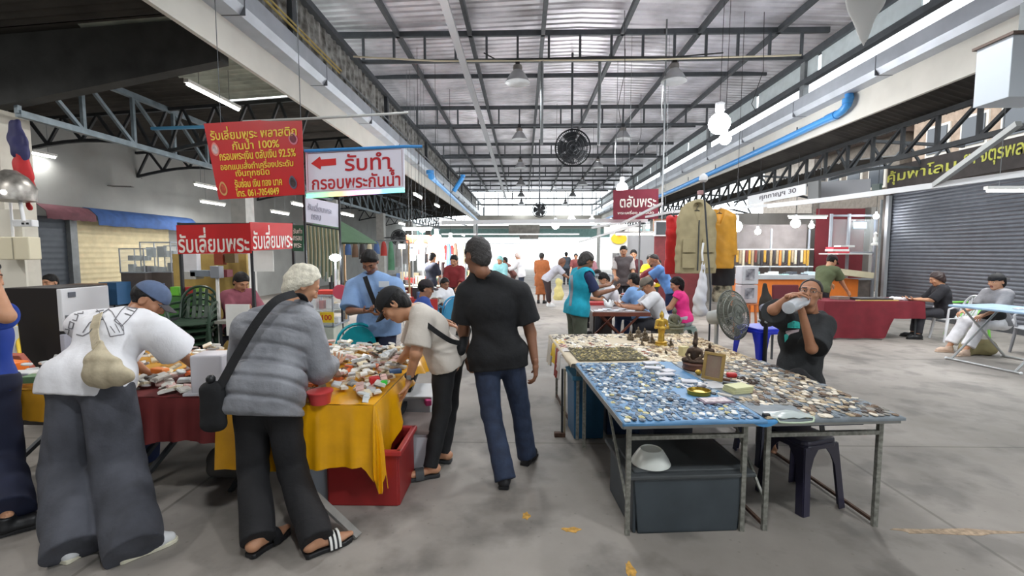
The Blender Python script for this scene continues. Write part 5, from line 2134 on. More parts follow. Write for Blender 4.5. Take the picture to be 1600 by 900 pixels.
# old man in a quilted jacket
J = dict(P=at(414, 600, 2.70), C=at(434, 530, 2.86), N=at(455, 482, 2.99), H=at(473, 446, 3.05), fw=(.62, .55, -.55), up=(.35, .35, .8),
         SL=at(388, 512, 2.84), SR=at(478, 506, 2.90), EL=at(375, 590, 3.0), ER=at(500, 578, 2.90), WL=at(425, 590, 3.25), WR=at(516, 570, 3.12),
         HL=at(394, 614, 2.68), HR=at(436, 614, 2.69), KL=at(396, 735, 2.70), KR=at(458, 735, 2.72), AL=gz(404, 838), AR=gz(494, 840), TL=(.35, .9, 0), TR=(.75, .65, 0))
old = person('old white-haired man in grey quilted jacket bending over the golden cloth table', J, SK2,
             hair=dict(m=HAIR_WH, t=.020, low=True, amp=.006, f=55, df=.03, cu=.5, cf=.85, ears=False), shirt=dict(m=PUFF, e=.040, hem=.19, sleeve=1.85, quilt=.105, se=.006, flare=.0, name='jacket', neck=False),
             pants=dict(m=BLK2, e=.02, leg=2.06, flare=.035, ek=.01), shoes=dict(kind='slide', m=BLACK_PL, sole=BLACK_PL), vox=.008, hv=.0045, seed=3)
# striped strap only on the right slide
bR = J['AR'] + V((0, 0, -.088))
T_ = V((.75, .65, 0)).normalized()
R_ = T_.cross(V((0, 0, 1)))
sl = [c for c in old.children if c.name.startswith('slide')][-1]
for i in range(3):
 a_ = .058 + .024 * i
 MB().sheet([[bR + T_ * (a_ + da) + R_ * (.056 * math.cos(PI * j / 10)) + V((0, 0, .016 + .074 * math.sin(PI * j / 10))) for j in range(11)] for da in (0, .012)], .003).build('stripe', WHITE_P, sl, smooth=40)
# collar of the jacket
nb, sp = V(J['N']), (V(J['N']) - V(J['P'])).normalized()
ring = []
for i in range(20):
 a = 2 * PI * i / 20
 lx = V((1, 0, 0))
 ly = sp.cross(lx).normalized()
 ring.append(nb - sp * .01 + lx * .082 * math.cos(a) + ly * .078 * math.sin(a))
MB().tube(ring, .026, 8, closed=True).build('collar', PUFF, old, smooth=60)
# shoulder bag
strap_pts = [at(462, 458, 2.86), at(430, 470, 2.74), at(400, 505, 2.655), at(370, 555, 2.60), at(345, 600, 2.54), at(334, 612, 2.53)]
bag = thing('shoulder_bag', 'black crossbody bag on the old man\'s left hip', 'bag', at(333, 655, 2.54))
strap_band(bag, 'strap', strap_pts, .052, .006, BLK, (0.0, -1, .25))
strap_band(bag, 'strap', [at(462, 458, 2.86), at(476, 470, 2.98), at(470, 520, 3.10), at(420, 600, 3.06), at(350, 622, 2.80), at(336, 616, 2.56)], .052, .006, BLK, (0, 1, .25))
f = Field()
c = at(331, 626, 2.54)
for dx in (-.035, 0, .035):
 f.cap(c + V((dx, .01, -.14)), c + V((dx * .8, .01, .06)), .042, k=.02, n=(0, 1, 0), flat=1.3)
f.cap(c + V((0, .01, -.12)), c + V((0, .01, .05)), .05, .05, n=(0, 1, 0), flat=1.8)
f.disp(folds(.004, 30, 2))
np_mesh('pouch', [(*f.mesh(.007), 0)], [BLK], bag)
MB().ball(c + V((.0, -.0, .125)), .026, 10).build('buckle', BLACK_PL, bag, smooth=60)

# man in white tee and wide jeans
J = dict(P=at(138, 592, 2.68), C=at(176, 525, 2.88), N=at(214, 494, 3.02), H=at(232, 470, 3.12), fw=(.72, .3, -.6), up=(.45, .35, .8),
         SL=at(132, 508, 2.94), SR=at(246, 520, 2.90), EL=at(200, 560, 3.22), ER=at(278, 548, 3.02), WL=at(232, 585, 3.38), WR=at(304, 572, 3.30),
         HL=at(118, 606, 2.66), HR=at(170, 606, 2.66), KL=at(108, 730, 2.62), KR=at(186, 730, 2.64), AL=gz(116, 846), AR=gz(208, 846), TL=(.15, .95, 0), TR=(.6, .8, 0))
tee = person('man in white printed tee, blue cap and wide black jeans leaning over the table', J, SK1, hair=dict(m=HAIR_BK, t=.008),
             shirt=dict(m=WHT, e=.036, hem=.115, wide=.05, sleeve=.98, flare=.03, se=.012, fold=.007, name='t_shirt'), pants=dict(m=FADED, e=.040, leg=2.13, flare=.062, ek=.042, top=-.02, fold=.009), shoes=dict(m=WHITE_PL, sole=mat('cream sole', (222, 218, 196), .6)),
             cap=dict(m=mat('blue denim cap', (84, 100, 130), .8, var=.1, vscale=20), bm=mat('dark cap brim', (50, 46, 50), .7)), seed=8, hv=.0045)
sh = [c for c in tee.children if c.name.startswith('t_shirt')][0]
GREY_INK = mat('grey shirt print', (110, 108, 112), .8)
q0 = lambda *a: [(x / 4, 370 + y / 4) for x, y in a]
ink(sh, 'print', [q0((580, 440), (620, 470), (660, 540), (690, 625), (775, 610), (770, 560), (730, 520), (700, 470), (640, 430)), q0((860, 450), (800, 520), (760, 560), (715, 525), (760, 460), (800, 425), (860, 450)),
                  q0((590, 520), (640, 480), (700, 440), (760, 415)), q0((520, 600), (560, 540), (610, 510), (650, 520)), q0((480, 610), (520, 620), (560, 600), (600, 540)), q0((690, 560), (720, 600)), q0((720, 545), (750, 600)), q0((745, 540), (770, 590)),
                  q0((600, 470), (650, 460)), q0((790, 450), (840, 470)), q0((780, 480), (820, 495))], 1.3, GREY_INK)
ink(sh, 'print', [q0((375, 660), (410, 665), (415, 630), (385, 620), (375, 660)), q0((400, 615), (425, 620), (435, 580), (410, 575)), q0((430, 570), (455, 575), (465, 540), (440, 530), (430, 570)), q0((455, 520), (480, 525), (490, 490), (465, 485)), q0((485, 480), (520, 480), (520, 455), (490, 460))], 1.3, GREY_INK)
# beige pouch bag slung on the back
bag = thing('sling_bag', 'beige cloth sling bag hanging on the white-shirted man\'s back', 'bag', at(166, 604, 2.5))
CANV = mat('beige canvas', (188, 176, 150), .9, var=.08, vscale=30, bump=.2, bscale=40)
c = at(164, 568, 2.52)
f = Field()
f.cap(c + V((-.03, 0, -.07)), c + V((.07, 0, -.06)), .085, .075, n=(0, 1, .3), flat=1.5, k=.04)
f.cap(c + V((-.02, 0, -.02)), c + V((-.045, .02, .11)), .085, .028, n=(0, 1, .3), flat=1.4, k=.05)
f.disp(folds(.010, 34, 9))
np_mesh('pouch', [(*f.mesh(.007), 0)], [CANV], bag)
hit = draper(sh)
sp_ = [c + V((-.045, .01, .10))] + [q for q in (hit(*p) for p in ((150, 520), (152, 505), (156, 492), (163, 481), (172, 474))) if q]
strap_band(bag, 'strap', [p + V((0, -.012, .006)) for p in sp_], .055, .006, CANV, (0, -1, .5))
# back print: pale outlined shapes
body_t = [c for c in tee.children if c.name.startswith('t_shirt')][0]

# young man in pale tee and black cap
J = dict(P=at(698, 556, 3.52), C=at(672, 512, 3.46), N=at(650, 482, 3.42), H=at(616, 476, 3.36), fw=(-.62, -.12, -.78), up=(-.78, 0, .62),
         SL=at(660, 500, 3.27), SR=at(655, 492, 3.60), EL=at(650, 552, 3.20), ER=at(641, 545, 3.66), WL=at(640, 590, 3.26), WR=at(624, 566, 3.72),
         HL=at(694, 566, 3.44), HR=at(704, 562, 3.60), KL=at(690, 640, 3.40), KR=at(703, 632, 3.62), AL=gz(673, 727), AR=gz(693, 705), TL=(-.9, -.35, 0), TR=(-.95, .1, 0), DL=(-.25, .05, -.95), DR=(-.6, .1, -.8))
SHELL = mat('shell white cotton', (206, 198, 188), .8, var=.03, bump=.6, bscale=9)
yg = person('young man in pale tee and black cap reaching over the golden table', J, SK2, hair=dict(m=HAIR_BK, t=.010, low=True, ears=False),
   shirt=dict(m=SHELL, e=.022, hem=.07, sleeve=.80, flare=.02, se=.01, name='t_shirt'), pants=dict(m=BLK, e=.012, leg=2.04, flare=.006), shoes=dict(kind='slide', m=mat('grey rubber', (58, 62, 64), .6), sole=mat('dark rubber', (44, 46, 48), .7)),
   cap=dict(m=BLK), seed=12, curl=(.25, .7), palm=dict(L=(-.9, -.1, -.2), TL=(.1, -1, 0), R=(-.5, -.3, -.6), TR=(0, -1, 0)), vox=.008)
bag = thing('waist_bag', 'black sling bag across the young man\'s back', 'bag', at(722, 540, 3.4))
strap_band(bag, 'strap', [at(664, 505, 3.20), at(684, 520, 3.18), at(705, 533, 3.26), at(720, 536, 3.40)], .035, .005, BLK, (0, -1, .2))
f = Field()
c = at(722, 533, 3.50)
f.cap(c + V((-.0, -.06, -.05)), c + V((.03, .08, .07)), .05, .045, n=(1, 0, 0), flat=1.4)
np_mesh('pouch', [(*f.mesh(.007), 0)], [BLK], bag)
w = thing('wristwatch', 'dark wristwatch on the young man\'s left wrist', 'watch', V(J['WL']))
d = (V(J['WL']) - V(J['EL'])).normalized()
u_ = d.orthogonal().normalized()
v_ = d.cross(u_)
MB().tube([V(J['WL']) - d * .012 + (u_ * math.cos(a) + v_ * math.sin(a)) * .034 for a in [2 * PI * k / 18 for k in range(18)]], .008, 6, closed=True).build('band', BLACK_PL, w, smooth=60)
MB().box(V(J['WL']) - d * .012 + V((0, -.036, .0)), (.032, .010, .032)).build('case', STEEL, w, bevel=.003)

# man in black tee walking away
J = dict(P=at(778, 553, 3.42), C=at(768, 478, 3.43), N=at(757, 430, 3.42), H=at(746, 399, 3.39), fw=(-.62, .70, -.30), up=(-.1, .2, .95),
         SL=at(731, 458, 3.42), SR=at(811, 458, 3.44), EL=at(724, 517, 3.50), ER=at(829, 520, 3.47), WL=at(730, 560, 3.66), WR=at(836, 566, 3.40),
         HL=at(760, 566, 3.42), HR=at(798, 565, 3.43), KL=at(768, 645, 3.36), KR=at(812, 632, 3.52), AL=gz(788, 740), AR=gz(823, 706), TL=(.05, 1, 0), TR=(.35, .9, 0), DR=(.05, .1, -1))
person('man in black polo shirt and dark jeans walking away down the aisle', J, SK3, hair=dict(m=HAIR_GR, t=.010, low=True, df=.075, cu=.7, cf=.7, amp=.003), shirt=dict(m=BLK, e=.024, hem=.10, sleeve=.72, flare=.022, se=.012, name='polo_shirt', collar=True, fold=.004),
       pants=dict(m=DENIM, e=.016, leg=2.10, flare=.026, fold=.005), shoes=dict(m=mat('dark shoe', (34, 34, 38), .5), sole=BLACK_PL), seed=21, curl=(.5, .45), palm=dict(R=(-1, .2, 0), TR=(-.1, .9, -.3)), g=1.04)

# person cut off by the left edge
J = dict(P=at(-30, 598, 2.86), C=at(-34, 525, 2.88), N=at(-36, 470, 2.90), H=at(-34, 432, 2.92), fw=(.55, .8, -.3), up=(0, .1, 1),
         SL=at(-74, 490, 2.95), SR=at(-10, 492, 2.86), EL=at(-52, 570, 3.05), ER=at(10, 494, 2.66), WL=at(-12, 590, 3.3), WR=at(-10, 440, 2.72),
         HL=at(-47, 612, 2.88), HR=at(-12, 612, 2.86), KL=at(-42, 720, 2.9), KR=at(-4, 720, 2.86), AL=gz(-46, 812), AR=gz(10, 812), TL=(.2, .9, 0), TR=(.7, .7, 0))
person('person in blue tee and navy trousers cut off by the left edge', J, SK2, hair=dict(m=HAIR_BK, t=.012, low=True), shirt=dict(m=mat('royal blue cotton', (30, 62, 150), .8, var=.08), e=.02, hem=.05, sleeve=.6, flare=.02, name='t_shirt'),
       pants=dict(m=mat('navy trousers', (26, 32, 56), .85, var=.1), e=.04, leg=1.95, flare=.06, ek=.03), shoes=dict(m=BLACK_PL, sole=BLACK_PL), seed=31, vox=.009, palm=dict(R=(-.4, .2, .3)))

# man in pale blue work shirt behind the golden table
J = dict(P=at(592, 502, 5.25), C=at(588, 458, 5.22), N=at(580, 428, 5.20), H=at(578, 409, 5.12), fw=(.02, -.72, -.68), up=(0, -.6, .8),
         SL=at(616, 446, 5.2), SR=at(554, 448, 5.2), EL=at(626, 488, 5.12), ER=at(547, 486, 5.05), WL=at(600, 490, 4.88), WR=at(568, 486, 4.84),
         HL=at(604, 510, 5.25), HR=at(578, 510, 5.25), KL=at(606, 560, 5.2), KR=at(576, 560, 5.2), AL=gz(607, 610), AR=gz(576, 610), TL=(.1, -1, 0), TR=(-.1, -1, 0), DR=(.8, -.5, .0), DL=(-.8, -.5, 0))
CHAM = mat('pale blue chambray', (132, 164, 208), .8, var=.06, bump=.6, bscale=9)
ws = person('man in pale blue work shirt looking at his phone behind the golden table', J, SK3, hair=dict(m=HAIR_BK, t=.016), shirt=dict(m=CHAM, e=.028, hem=.16, sleeve=.9, flare=.024, se=.014, name='work_shirt', collar=True), pants=dict(m=mat('navy trousers', (26, 32, 56), .85), e=.02), g=1.14, seed=40,
   curl=(.7, .6), palm=dict(R=(0, .3, 1), L=(0, .3, 1)), vox=.01, hv=.005)
o = MB().box(at(582, 482, 4.80), (.15, .075, .010), -.3).build('phone', BLACK_PL, bevel=.004)
tag(o, 'black phone held by the man in pale blue shirt', 'phone')
sh = [c for c in ws.children if c.name.startswith('work_shirt')][0]
MB().box(at(600, 444, 5.02), (.11, .012, .065), R=Matrix.Rotation(.12, 3, 'Z')).build('name_patch', mat('white name patch', (206, 216, 226), .7), sh)
strap_band(sh, 'strap', [at(570, 432, 5.02), at(578, 455, 4.99), at(592, 490, 5.02)], .05, .006, BLK, (0, -1, .2))

# stall keeper drinking water
J = dict(P=at(1246, 598, 4.15), C=at(1256, 532, 4.16), N=at(1270, 490, 4.20), H=at(1266, 459, 4.14), fw=(-.62, -.74, .24), up=(.25, .2, .95),
         SL=at(1288, 508, 4.12), SR=at(1228, 502, 4.16), EL=at(1268, 545, 3.94), ER=at(1208, 484, 4.02), WL=at(1252, 484, 3.90), WR=at(1233, 464, 3.94),
         HL=at(1262, 606, 4.15), HR=at(1230, 606, 4.15), KL=at(1248, 590, 3.72), KR=at(1205, 590, 3.78), AL=V((2.35, 3.78, .09)), AR=V((2.1, 3.84, .09)), TL=(-.4, -1, 0), TR=(-.4, -1, 0), DL=(-.35, .05, 1), DR=(.95, .1, .2))
vd = person('grey-haired stall keeper in black tee and glasses drinking from a bottle', J, SK1, hair=dict(m=HAIR_GR, t=.009, df=.022, cu=.42, cf=.9), shirt=dict(m=mat('washed black cotton', (42, 44, 46), .85, var=.12, bump=.6, bscale=9), e=.026, hem=.17, sleeve=.92, flare=.03, se=.014, name='t_shirt'),
   pants=dict(m=BLK2, e=.014), seed=50, curl=(.75, .8), g=1.05, palm=dict(L=(-.95, -.1, -.3), TL=(-.3, -.9, .3), R=(.2, -.2, -1), TR=(.5, -.8, 0)), belly=.03)
Rh, Fh, Uh = basis(J['fw'], J['up'])
gl = thing('eyeglasses', 'thin metal eyeglasses worn by the drinking stall keeper', 'glasses', J['H'] + Fh * .1)
for sg in (-1, 1):
 c = J['H'] * 1.0 + (Fh * .100 + Uh * .012 + Rh * sg * .034) * 1.06
 MB().tube([c + Rh * .025 * math.cos(a) + Uh * .019 * math.sin(a) for a in [2 * PI * k / 18 for k in range(18)]], .0022, 6, closed=True).build('rim', STEEL_DK, gl)
 MB().tube([c + Rh * sg * .025, J['H'] + Rh * sg * .088 - Fh * .01 + Uh * .01], .002, 5).build('temple', STEEL_DK, gl)
a, b = J['H'] + (Fh * .104 - Uh * .058) * 1.06, at(1232, 481, 3.74)
d = (b - a).normalized()
Rb = d.to_track_quat('Z', 'Y').to_matrix()
bt = thing('water_bottle', 'clear plastic water bottle tilted to the stall keeper\'s mouth', 'bottle', b)
L = (b - a).length
PET = mat('clear bottle plastic', (236, 242, 248), .12, trans=.45)
MB().lathe([(.012, .0), (.013, .03), (.016, .035), (.03, .055), (.050, .09), (.053, .12), (.050, .14), (.053, .16), (.050, .19), (.053, .21), (.050, max(.24, L)), (.03, max(.25, L + .008)), (0, max(.245, L))], a, R=Rb, n=24).build('bottle', PET, bt, smooth=40)
MB().lathe([(.0165, .012), (.0165, .028)], a, R=Rb, n=16).build('neck_ring', WHITE_PL, bt)
# teal print on the chest of the tee
sh = [c for c in vd.children if c.name.startswith('t_shirt')][0]
TEAL_P = mat('teal shirt print', (70, 206, 196), .7)
q1 = lambda *a: [(1180 + x / 5, 420 + y / 5) for x, y in a]
patch(sh, 'print', q1((252, 425), (300, 405), (345, 415), (350, 465), (290, 462), (250, 458)), TEAL_P)
patch(sh, 'print', q1((228, 515), (268, 505), (255, 548), (232, 575)), TEAL_P)
patch(sh, 'print', q1((240, 482), (345, 472), (340, 492), (280, 508), (262, 522), (238, 500)), mat('pale shirt print', (206, 190, 196), .7))
ink(sh, 'print', [q1((300, 410), (300, 460)), q1((322, 408), (326, 462))], 1.2, BLK)
# ---------------------------------------------------------------- right middle ground
def pedestal_fan(p, head, nrm, r, label, blade=GALV, base=True, stand=None):
 p, head, n = V(p), V(head), V(nrm).normalized()
 t = thing('pedestal_fan' if base else 'industrial_fan', label, 'fan', p)
 R = n.to_track_quat('Z', 'Y').to_matrix()
 cm = mat('fan cage grey' if base else 'fan cage black', (132, 136, 128) if base else (30, 33, 37), .4, .2)

 def q(a, rr, z):
  return head + R @ V((rr * math.cos(a), rr * math.sin(a), z))
 for z, nm in ((.05, 'front_guard'), (-.06, 'rear_guard')):
  mb = MB()
  for rr, zz in ((1., 0), (.82, z * .7), (.62, z), (.4, z * 1.15), (.2, z * 1.2)):
   mb.tube([q(2 * PI * k / 28, r * rr, zz * r / .26) for k in range(28)], (.0045 if base else .009) if rr < 1 else (.010 if base else .02), 5, closed=True)
  for k in range(54):
   a = 2 * PI * k / 54
   mb.tube([q(a, r * .08, z * 1.2 * r / .26), q(a, r * .5, z * 1.1 * r / .26), q(a, r * .82, z * .7 * r / .26), q(a, r, 0)], .0034 if base else .006, 4, cap=False)
  mb.build(nm, cm, t)
 MB().lathe([(.0, .06), (.05, .055), (.055, .045), (0, .045)], head, R=R, n=16).build('hub_cap', cm, t, smooth=40)
 nb_ = 3 if base else 5
 for k in range(nb_):
  mb = MB()
  g = []
  for i in range(6):
   a = 2 * PI * k / nb_ + i * .2
   g.append([q(a + .1 * j / 4, r * (.18 + .70 * j / 4), .035 - .014 * i) for j in range(5)])
  mb.sheet(g, .004).build('blade', mat('fan blade grey' if base else 'fan blade dark', (150, 150, 140) if base else (36, 38, 42), .4, .1), t, smooth=50)
 MB().lathe([(.04, -.30), (.075, -.28), (.085, -.10), (.06, -.06), (.03, -.03), (.02, .04)], head, R=R, n=18).build('motor', mat('fan motor', (176, 178, 176), .4) if base else BLACK_PL, t, smooth=40)
 back = head - n * .2
 if base:
  MB().tube([back + V((0, 0, -.03)), V((back.x, back.y, .03))], .022, 10).build('pole', mat('fan pole', (200, 202, 200), .4, .3), t, smooth=50)
  MB().lathe([(.22, 0), (.22, .02), (.08, .05), (.03, .08)], (back.x, back.y, 0), n=24).build('base', mat('fan base', (90, 92, 90), .5), t, smooth=40)
 elif stand == 'up':
  MB().tube([back, back + V((0, 0, .2)), V((back.x, back.y, roof_z(back.x)))], .03, 8).build('hanger_pipe', STEEL_DK, t, smooth=50)
 return t


pedestal_fan((at(1126, 560, 5.0).x, 5.1, 0), at(1146, 492, 4.9), (.50, -.80, .22), .26, 'grey pedestal fan with round wire cage beside the amulet tables')
pedestal_fan(at(895, 231, 12.6), at(895, 231, 12.6), (.05, -1, -.15), .47, 'big black industrial fan hanging from the nave roof', base=False, stand='up')
pedestal_fan(at(843, 328, 22), at(843, 328, 22), (.0, -1, -.15), .34, 'smaller dark fan hanging farther down the nave', base=False, stand='up')
wf = pedestal_fan(at(623, 371, 21.6), at(623, 371, 21.6), (.5, -.8, -.1), .36, 'dark wall fan beside a grey column on the left', base=False, stand=None)
MB().bar(at(623, 371, 21.8), (X_G + .1, 22.4, at(623, 371, 21.8).z), .05).build('wall_bracket', STEEL_DK, wf)

# bag pole clamped to the table edge
c = at(1108, 530, 5.45)
t = thing('hook_pole', 'thin steel pole with a lamp head rising from the back of the stall', 'pole', c)
top = at(1099, 282, 5.5)
MB().tube([(c.x, c.y, 0.0), (c.x, c.y, 1.2), (c.x - .05, c.y, 1.7), (top.x, top.y, top.z)], .011, 8).build('pole', STEEL_DK, t, smooth=50)
MB().lathe([(.03, -.02), (.05, .0), (.045, .05), (.015, .08)], top, n=14).build('lamp_head', WHITE_PL, t, smooth=40)
MB().box(top + V((-.03, 0, -.14)), (.06, .05, .05)).build('plug', mat('pinkish plug', (196, 150, 150), .5), t, bevel=.008)
f = Field()
b0 = at(1094, 470, 5.30)
f.cap(b0 + V((0, 0, -.09)), b0 + V((0, 0, .02)), .075, .06, n=(0, 1, 0), flat=1.6, k=.04)
f.cap(b0 + V((-.025, 0, .0)), at(1098, 408, 5.36), .05, .012, n=(0, 1, 0), flat=1.6, k=.02)
f.cap(b0 + V((.045, 0, .0)), at(1101, 408, 5.36), .035, .010, n=(0, 1, 0), flat=1.6, k=.012)
f.cap(b0 + V((-.05, 0, -.13)), b0 + V((.06, 0, -.14)), .035, .03, k=.03, n=(0, 1, 0), flat=1.5)
f.disp(folds(.009, 40, 6))
o = np_mesh('plastic_bag', [(*f.mesh(.008), 0)], [mat('white thin plastic', (226, 226, 232), .35, alpha=.92)])
tag(o, 'white plastic carrier bag hanging from the thin steel pole', 'bag')
MB().tube([at(1098, 408, 5.36), at(1097, 395, 5.38), at(1099, 380, 5.44)], .012, 8).build('knot', WHITE_PL, o, smooth=60)
del o


def hung_garment(p, w, h, m, label, vest=True, name='garment', m2=None, d=.10, rz=0., sleeves=False):
 """A garment on a hanger, seen from the front: shoulders, open front, pockets."""
 p = V(p)
 t = thing(name, label, 'clothes', p, rz)
 R = Matrix.Rotation(rz, 3, 'Z')

 def q(x, y, z):
  return p + R @ V((x, y, z))
 f = Field()
 f.cap(q(-w * .32, 0, -.05), q(w * .32, 0, -.05), .05, k=.03)
 f.cap(q(0, 0, -.12), q(0, 0, -h + .05), w * .46, w * .48, n=R @ V((0, 1, 0)), flat=w * .46 / (d * .55), k=.05)
 f.cap(q(-w * .3, 0, -.12), q(-w * .33, 0, -h + .04), w * .18, n=R @ V((0, 1, 0)), flat=1.8, k=.04)
 f.cap(q(w * .3, 0, -.12), q(w * .33, 0, -h + .04), w * .18, n=R @ V((0, 1, 0)), flat=1.8, k=.04)
 f.disp(folds(.008, 24, int(w * 100)))
 f.cut(q(0, 0, -h), (0, 0, -1))
 f.cap(q(0, -.06, .06), q(0, -.06, -.16), .09, .02, k=.02, op='s')
 if sleeves:
  for s in (-1, 1):
   f.cap(q(s * w * .40, 0, -.07), q(s * w * .52, .0, -h * .75), .075, .055, k=.03, cb=True)
 np_mesh('cloth', [(*f.mesh(.012), 0)], [m], t)
 MB().tube([q(0, 0, .12), q(.03, 0, .10), q(0, 0, .06), q(0, 0, .02)], .004, 5).tube([q(-w * .4, 0, -.07), q(0, 0, .02), q(w * .4, 0, -.07)], .007, 6).build('hanger', STEEL_DK, t)
 if vest:
  for (x, z, a, b) in ((-.25, -.55, .30, .22), (.25, -.55, .30, .22), (-.24, -.8, .32, .22), (.24, -.8, .32, .22)):
   g = [[q(x * w + a * w * (i / 4 - .5), -d * .62 - .010, z * h + b * h * (j / 3 - .5)) for j in range(4)] for i in range(5)]
   MB().sheet(g, .014).build('pocket', m, t, bevel=.003)
  MB().box(q(0, -d * .62 - .004, -h * .55), (.016, .012, h * .8), rz).build('zip', m2 or STEEL_DK, t)
 return t


KHAKI = mat('khaki cotton', (164, 152, 118), .85, var=.08, vscale=6)
hung_garment(at(1089, 330, 8.0), .70, 1.06, KHAKI, 'khaki pocket vest hanging in the middle of the right stalls', d=.14, rz=.1)
hung_garment(at(1124, 334, 8.25), .50, .96, mat('amber nylon', (206, 148, 44), .5, var=.1), 'amber jacket hanging behind the khaki vest', False, d=.14, rz=-.3, sleeves=True)
hung_garment(at(1052, 338, 8.5), .34, 1.05, mat('bright red cloth', (198, 40, 44), .6, var=.1), 'bright red jacket hanging left of the khaki vest', False, d=.12, rz=.6)
hung_garment(at(1131, 405, 8.5), .40, .48, mat('black pleated cloth', (36, 36, 40), .8, var=.2), 'black skirt hanging below the amber jacket', False, d=.16)
hung_garment(at(1129, 436, 8.5), .34, .42, mat('camouflage cloth', (92, 92, 76), .8, var=.6, vscale=12, rgb2=(150, 146, 124)), 'camouflage trousers hanging below the black skirt', False, d=.14)
# white rails carrying the awnings over the right stalls
RAIL = mat('white rail', (226, 228, 230), .4)


def rail(pts, label, w=.05, h=.06, m=RAIL, name='awning_rail'):
 mb = MB()
 for a, b in zip(pts, pts[1:]):
  mb.bar(a, b, w, h)
 return tag(mb.build(name, m), label, 'rail')


rail([at(1640, 266, 6.0), at(1300, 311, 8.6), at(1200, 322, 9.6)], 'white awning rail crossing before the grey roller shutter', .05, .085)
rail([at(1200, 321, 9.6), at(1050, 331, 10.4)], 'white awning rail above the hanging clothes', .05, .06)
rail([at(1050, 331, 10.4), at(925, 356, 12.0)], 'slanting awning rail from the clothes to the aisle', .05, .05)
rail([at(690, 348, 11.6), at(1012, 344, 11.2)], 'long pale rail spanning the aisle at mid hall', .05, .10)
rail([at(1035, 318, 9.0), at(970, 350, 11.2)], 'slanting pale pole under the maroon cloth sign', .04, .05)
rail([at(905, 378, 13.5), at(1000, 350, 11.2)], 'farther slanting pole left of the maroon sign', .04, .05)
rail([at(690, 366, 19), at(905, 366, 19)], 'second pale rail spanning the hall farther back', .05, .06)
rail([at(700, 380, 24), at(900, 381, 24)], 'farthest thin rail across the open end', .05, .05)
rail([at(1455, 293, 7.2), at(1592, 193, 5.9)], 'grey steel brace slanting in front of the yellow letters', .07, .07, mat('grey brace', (158, 160, 158), .5, .2), 'steel_brace')
for i, (u, v, y) in enumerate(((1378, 312, 9.1), (1000, 345, 11.2), (745, 350, 11.5))):
 p = at(u, v, y)
 o = MB().tube([(p.x, p.y, 0), (p.x, p.y, p.z)], .022, 8).build('awning_post', STEEL, smooth=60)
 tag(o, ['pale post at the left edge of the roller shutter', 'thin post beside the maroon cloth sign', 'thin post holding the long rail on the aisle\'s left'][i], 'post')

# torn white plastic hanging from the roof, cabinet box under the right beam
f = Field()
a, b = at(1352, -60, 5.2), at(1349, 70, 5.2)
f.cap(a, (a + b) / 2, .22, .16, n=(.3, 1, 0), flat=3.5, k=.05)
f.cap((a + b) / 2, b, .16, .012, n=(.3, 1, 0), flat=3.5, k=.05)
f.disp(folds(.020, 16, 3))
o = np_mesh('plastic_sheet', [(*f.mesh(.012), 0)], [mat('greyed white plastic sheet', (206, 206, 204), .5)])
tag(o, 'torn white plastic sheet hanging in a point from the right roof edge', 'plastic sheet')
o2 = MB().tube([a + V((0, 0, .1)), a + V((.05, 0, 1.0))], .008, 6).build('sheet_string', STEEL_DK)
tag(o2, 'string holding the torn white sheet to the roof', 'string')
c = at(1592, 108, 5.4)
t = thing('wall_cabinet', 'white metal cabinet hung under the cream beam at the upper right corner', 'cabinet', c)
MB().box(c + V((.12, .1, 0)), (.62, .40, .66)).build('body', mat('pale metal cabinet', (196, 204, 212), .5), t, bevel=.006)
MB().box(c + V((.12, .1, .34)), (.68, .46, .03)).build('cornice', mat('brown trim', (98, 82, 74), .6), t)
MB().box(c + V((.10, -.105, 0)), (.05, .02, .64)).build('trim', mat('brown trim', (98, 82, 74), .6), t)
MB().box(c + V((.12, .1, .55)), (.06, .06, .42)).build('hanger', STEEL, t)

# ---------------------------------------------------------------- tables and stalls, right side
WOODR = mat('reddish wood', (112, 58, 42), .5, var=.15, vscale=8)


def simple_table(x0, x1, y0, y1, z, m, label, leg=STEEL_DK, cross=False, name='table', group=None, legr=.025):
 t = thing(name, label, 'table', ((x0 + x1) / 2, (y0 + y1) / 2, 0), 0, group)
 MB().box(((x0 + x1) / 2, (y0 + y1) / 2, z - .02), (x1 - x0, y1 - y0, .04)).build('tabletop', m, t, bevel=.004)
 if cross:
  for y in (y0 + .06, y1 - .06):
   MB().bar((x0 + .08, y, 0), (x1 - .12, y, z - .04), .03).build('leg', leg, t)
   MB().bar((x1 - .08, y + .03, 0), (x0 + .12, y + .03, z - .04), .03).build('leg', leg, t)
  MB().bar((x0 + .12, y0 + .05, .14), (x0 + .12, y1 - .05, .14), .022).build('stretcher', leg, t)
 else:
  for x in (x0 + .05, x1 - .05):
   for y in (y0 + .05, y1 - .05):
    MB().bar((x, y, 0), (x, y, z - .04), legr).build('leg', leg, t)
 return t


def small_box(p, s, c, label, rz=0., name='box', cat=None, bev=.004, group=None):
 o = MB().box((p[0], p[1], p[2] + s[2] / 2), s, rz).build(name, mat(name + ' %d,%d,%d' % c, c, .5, var=.05), bevel=bev)
 return tag(o, label, cat or name.split('_')[-1], group)


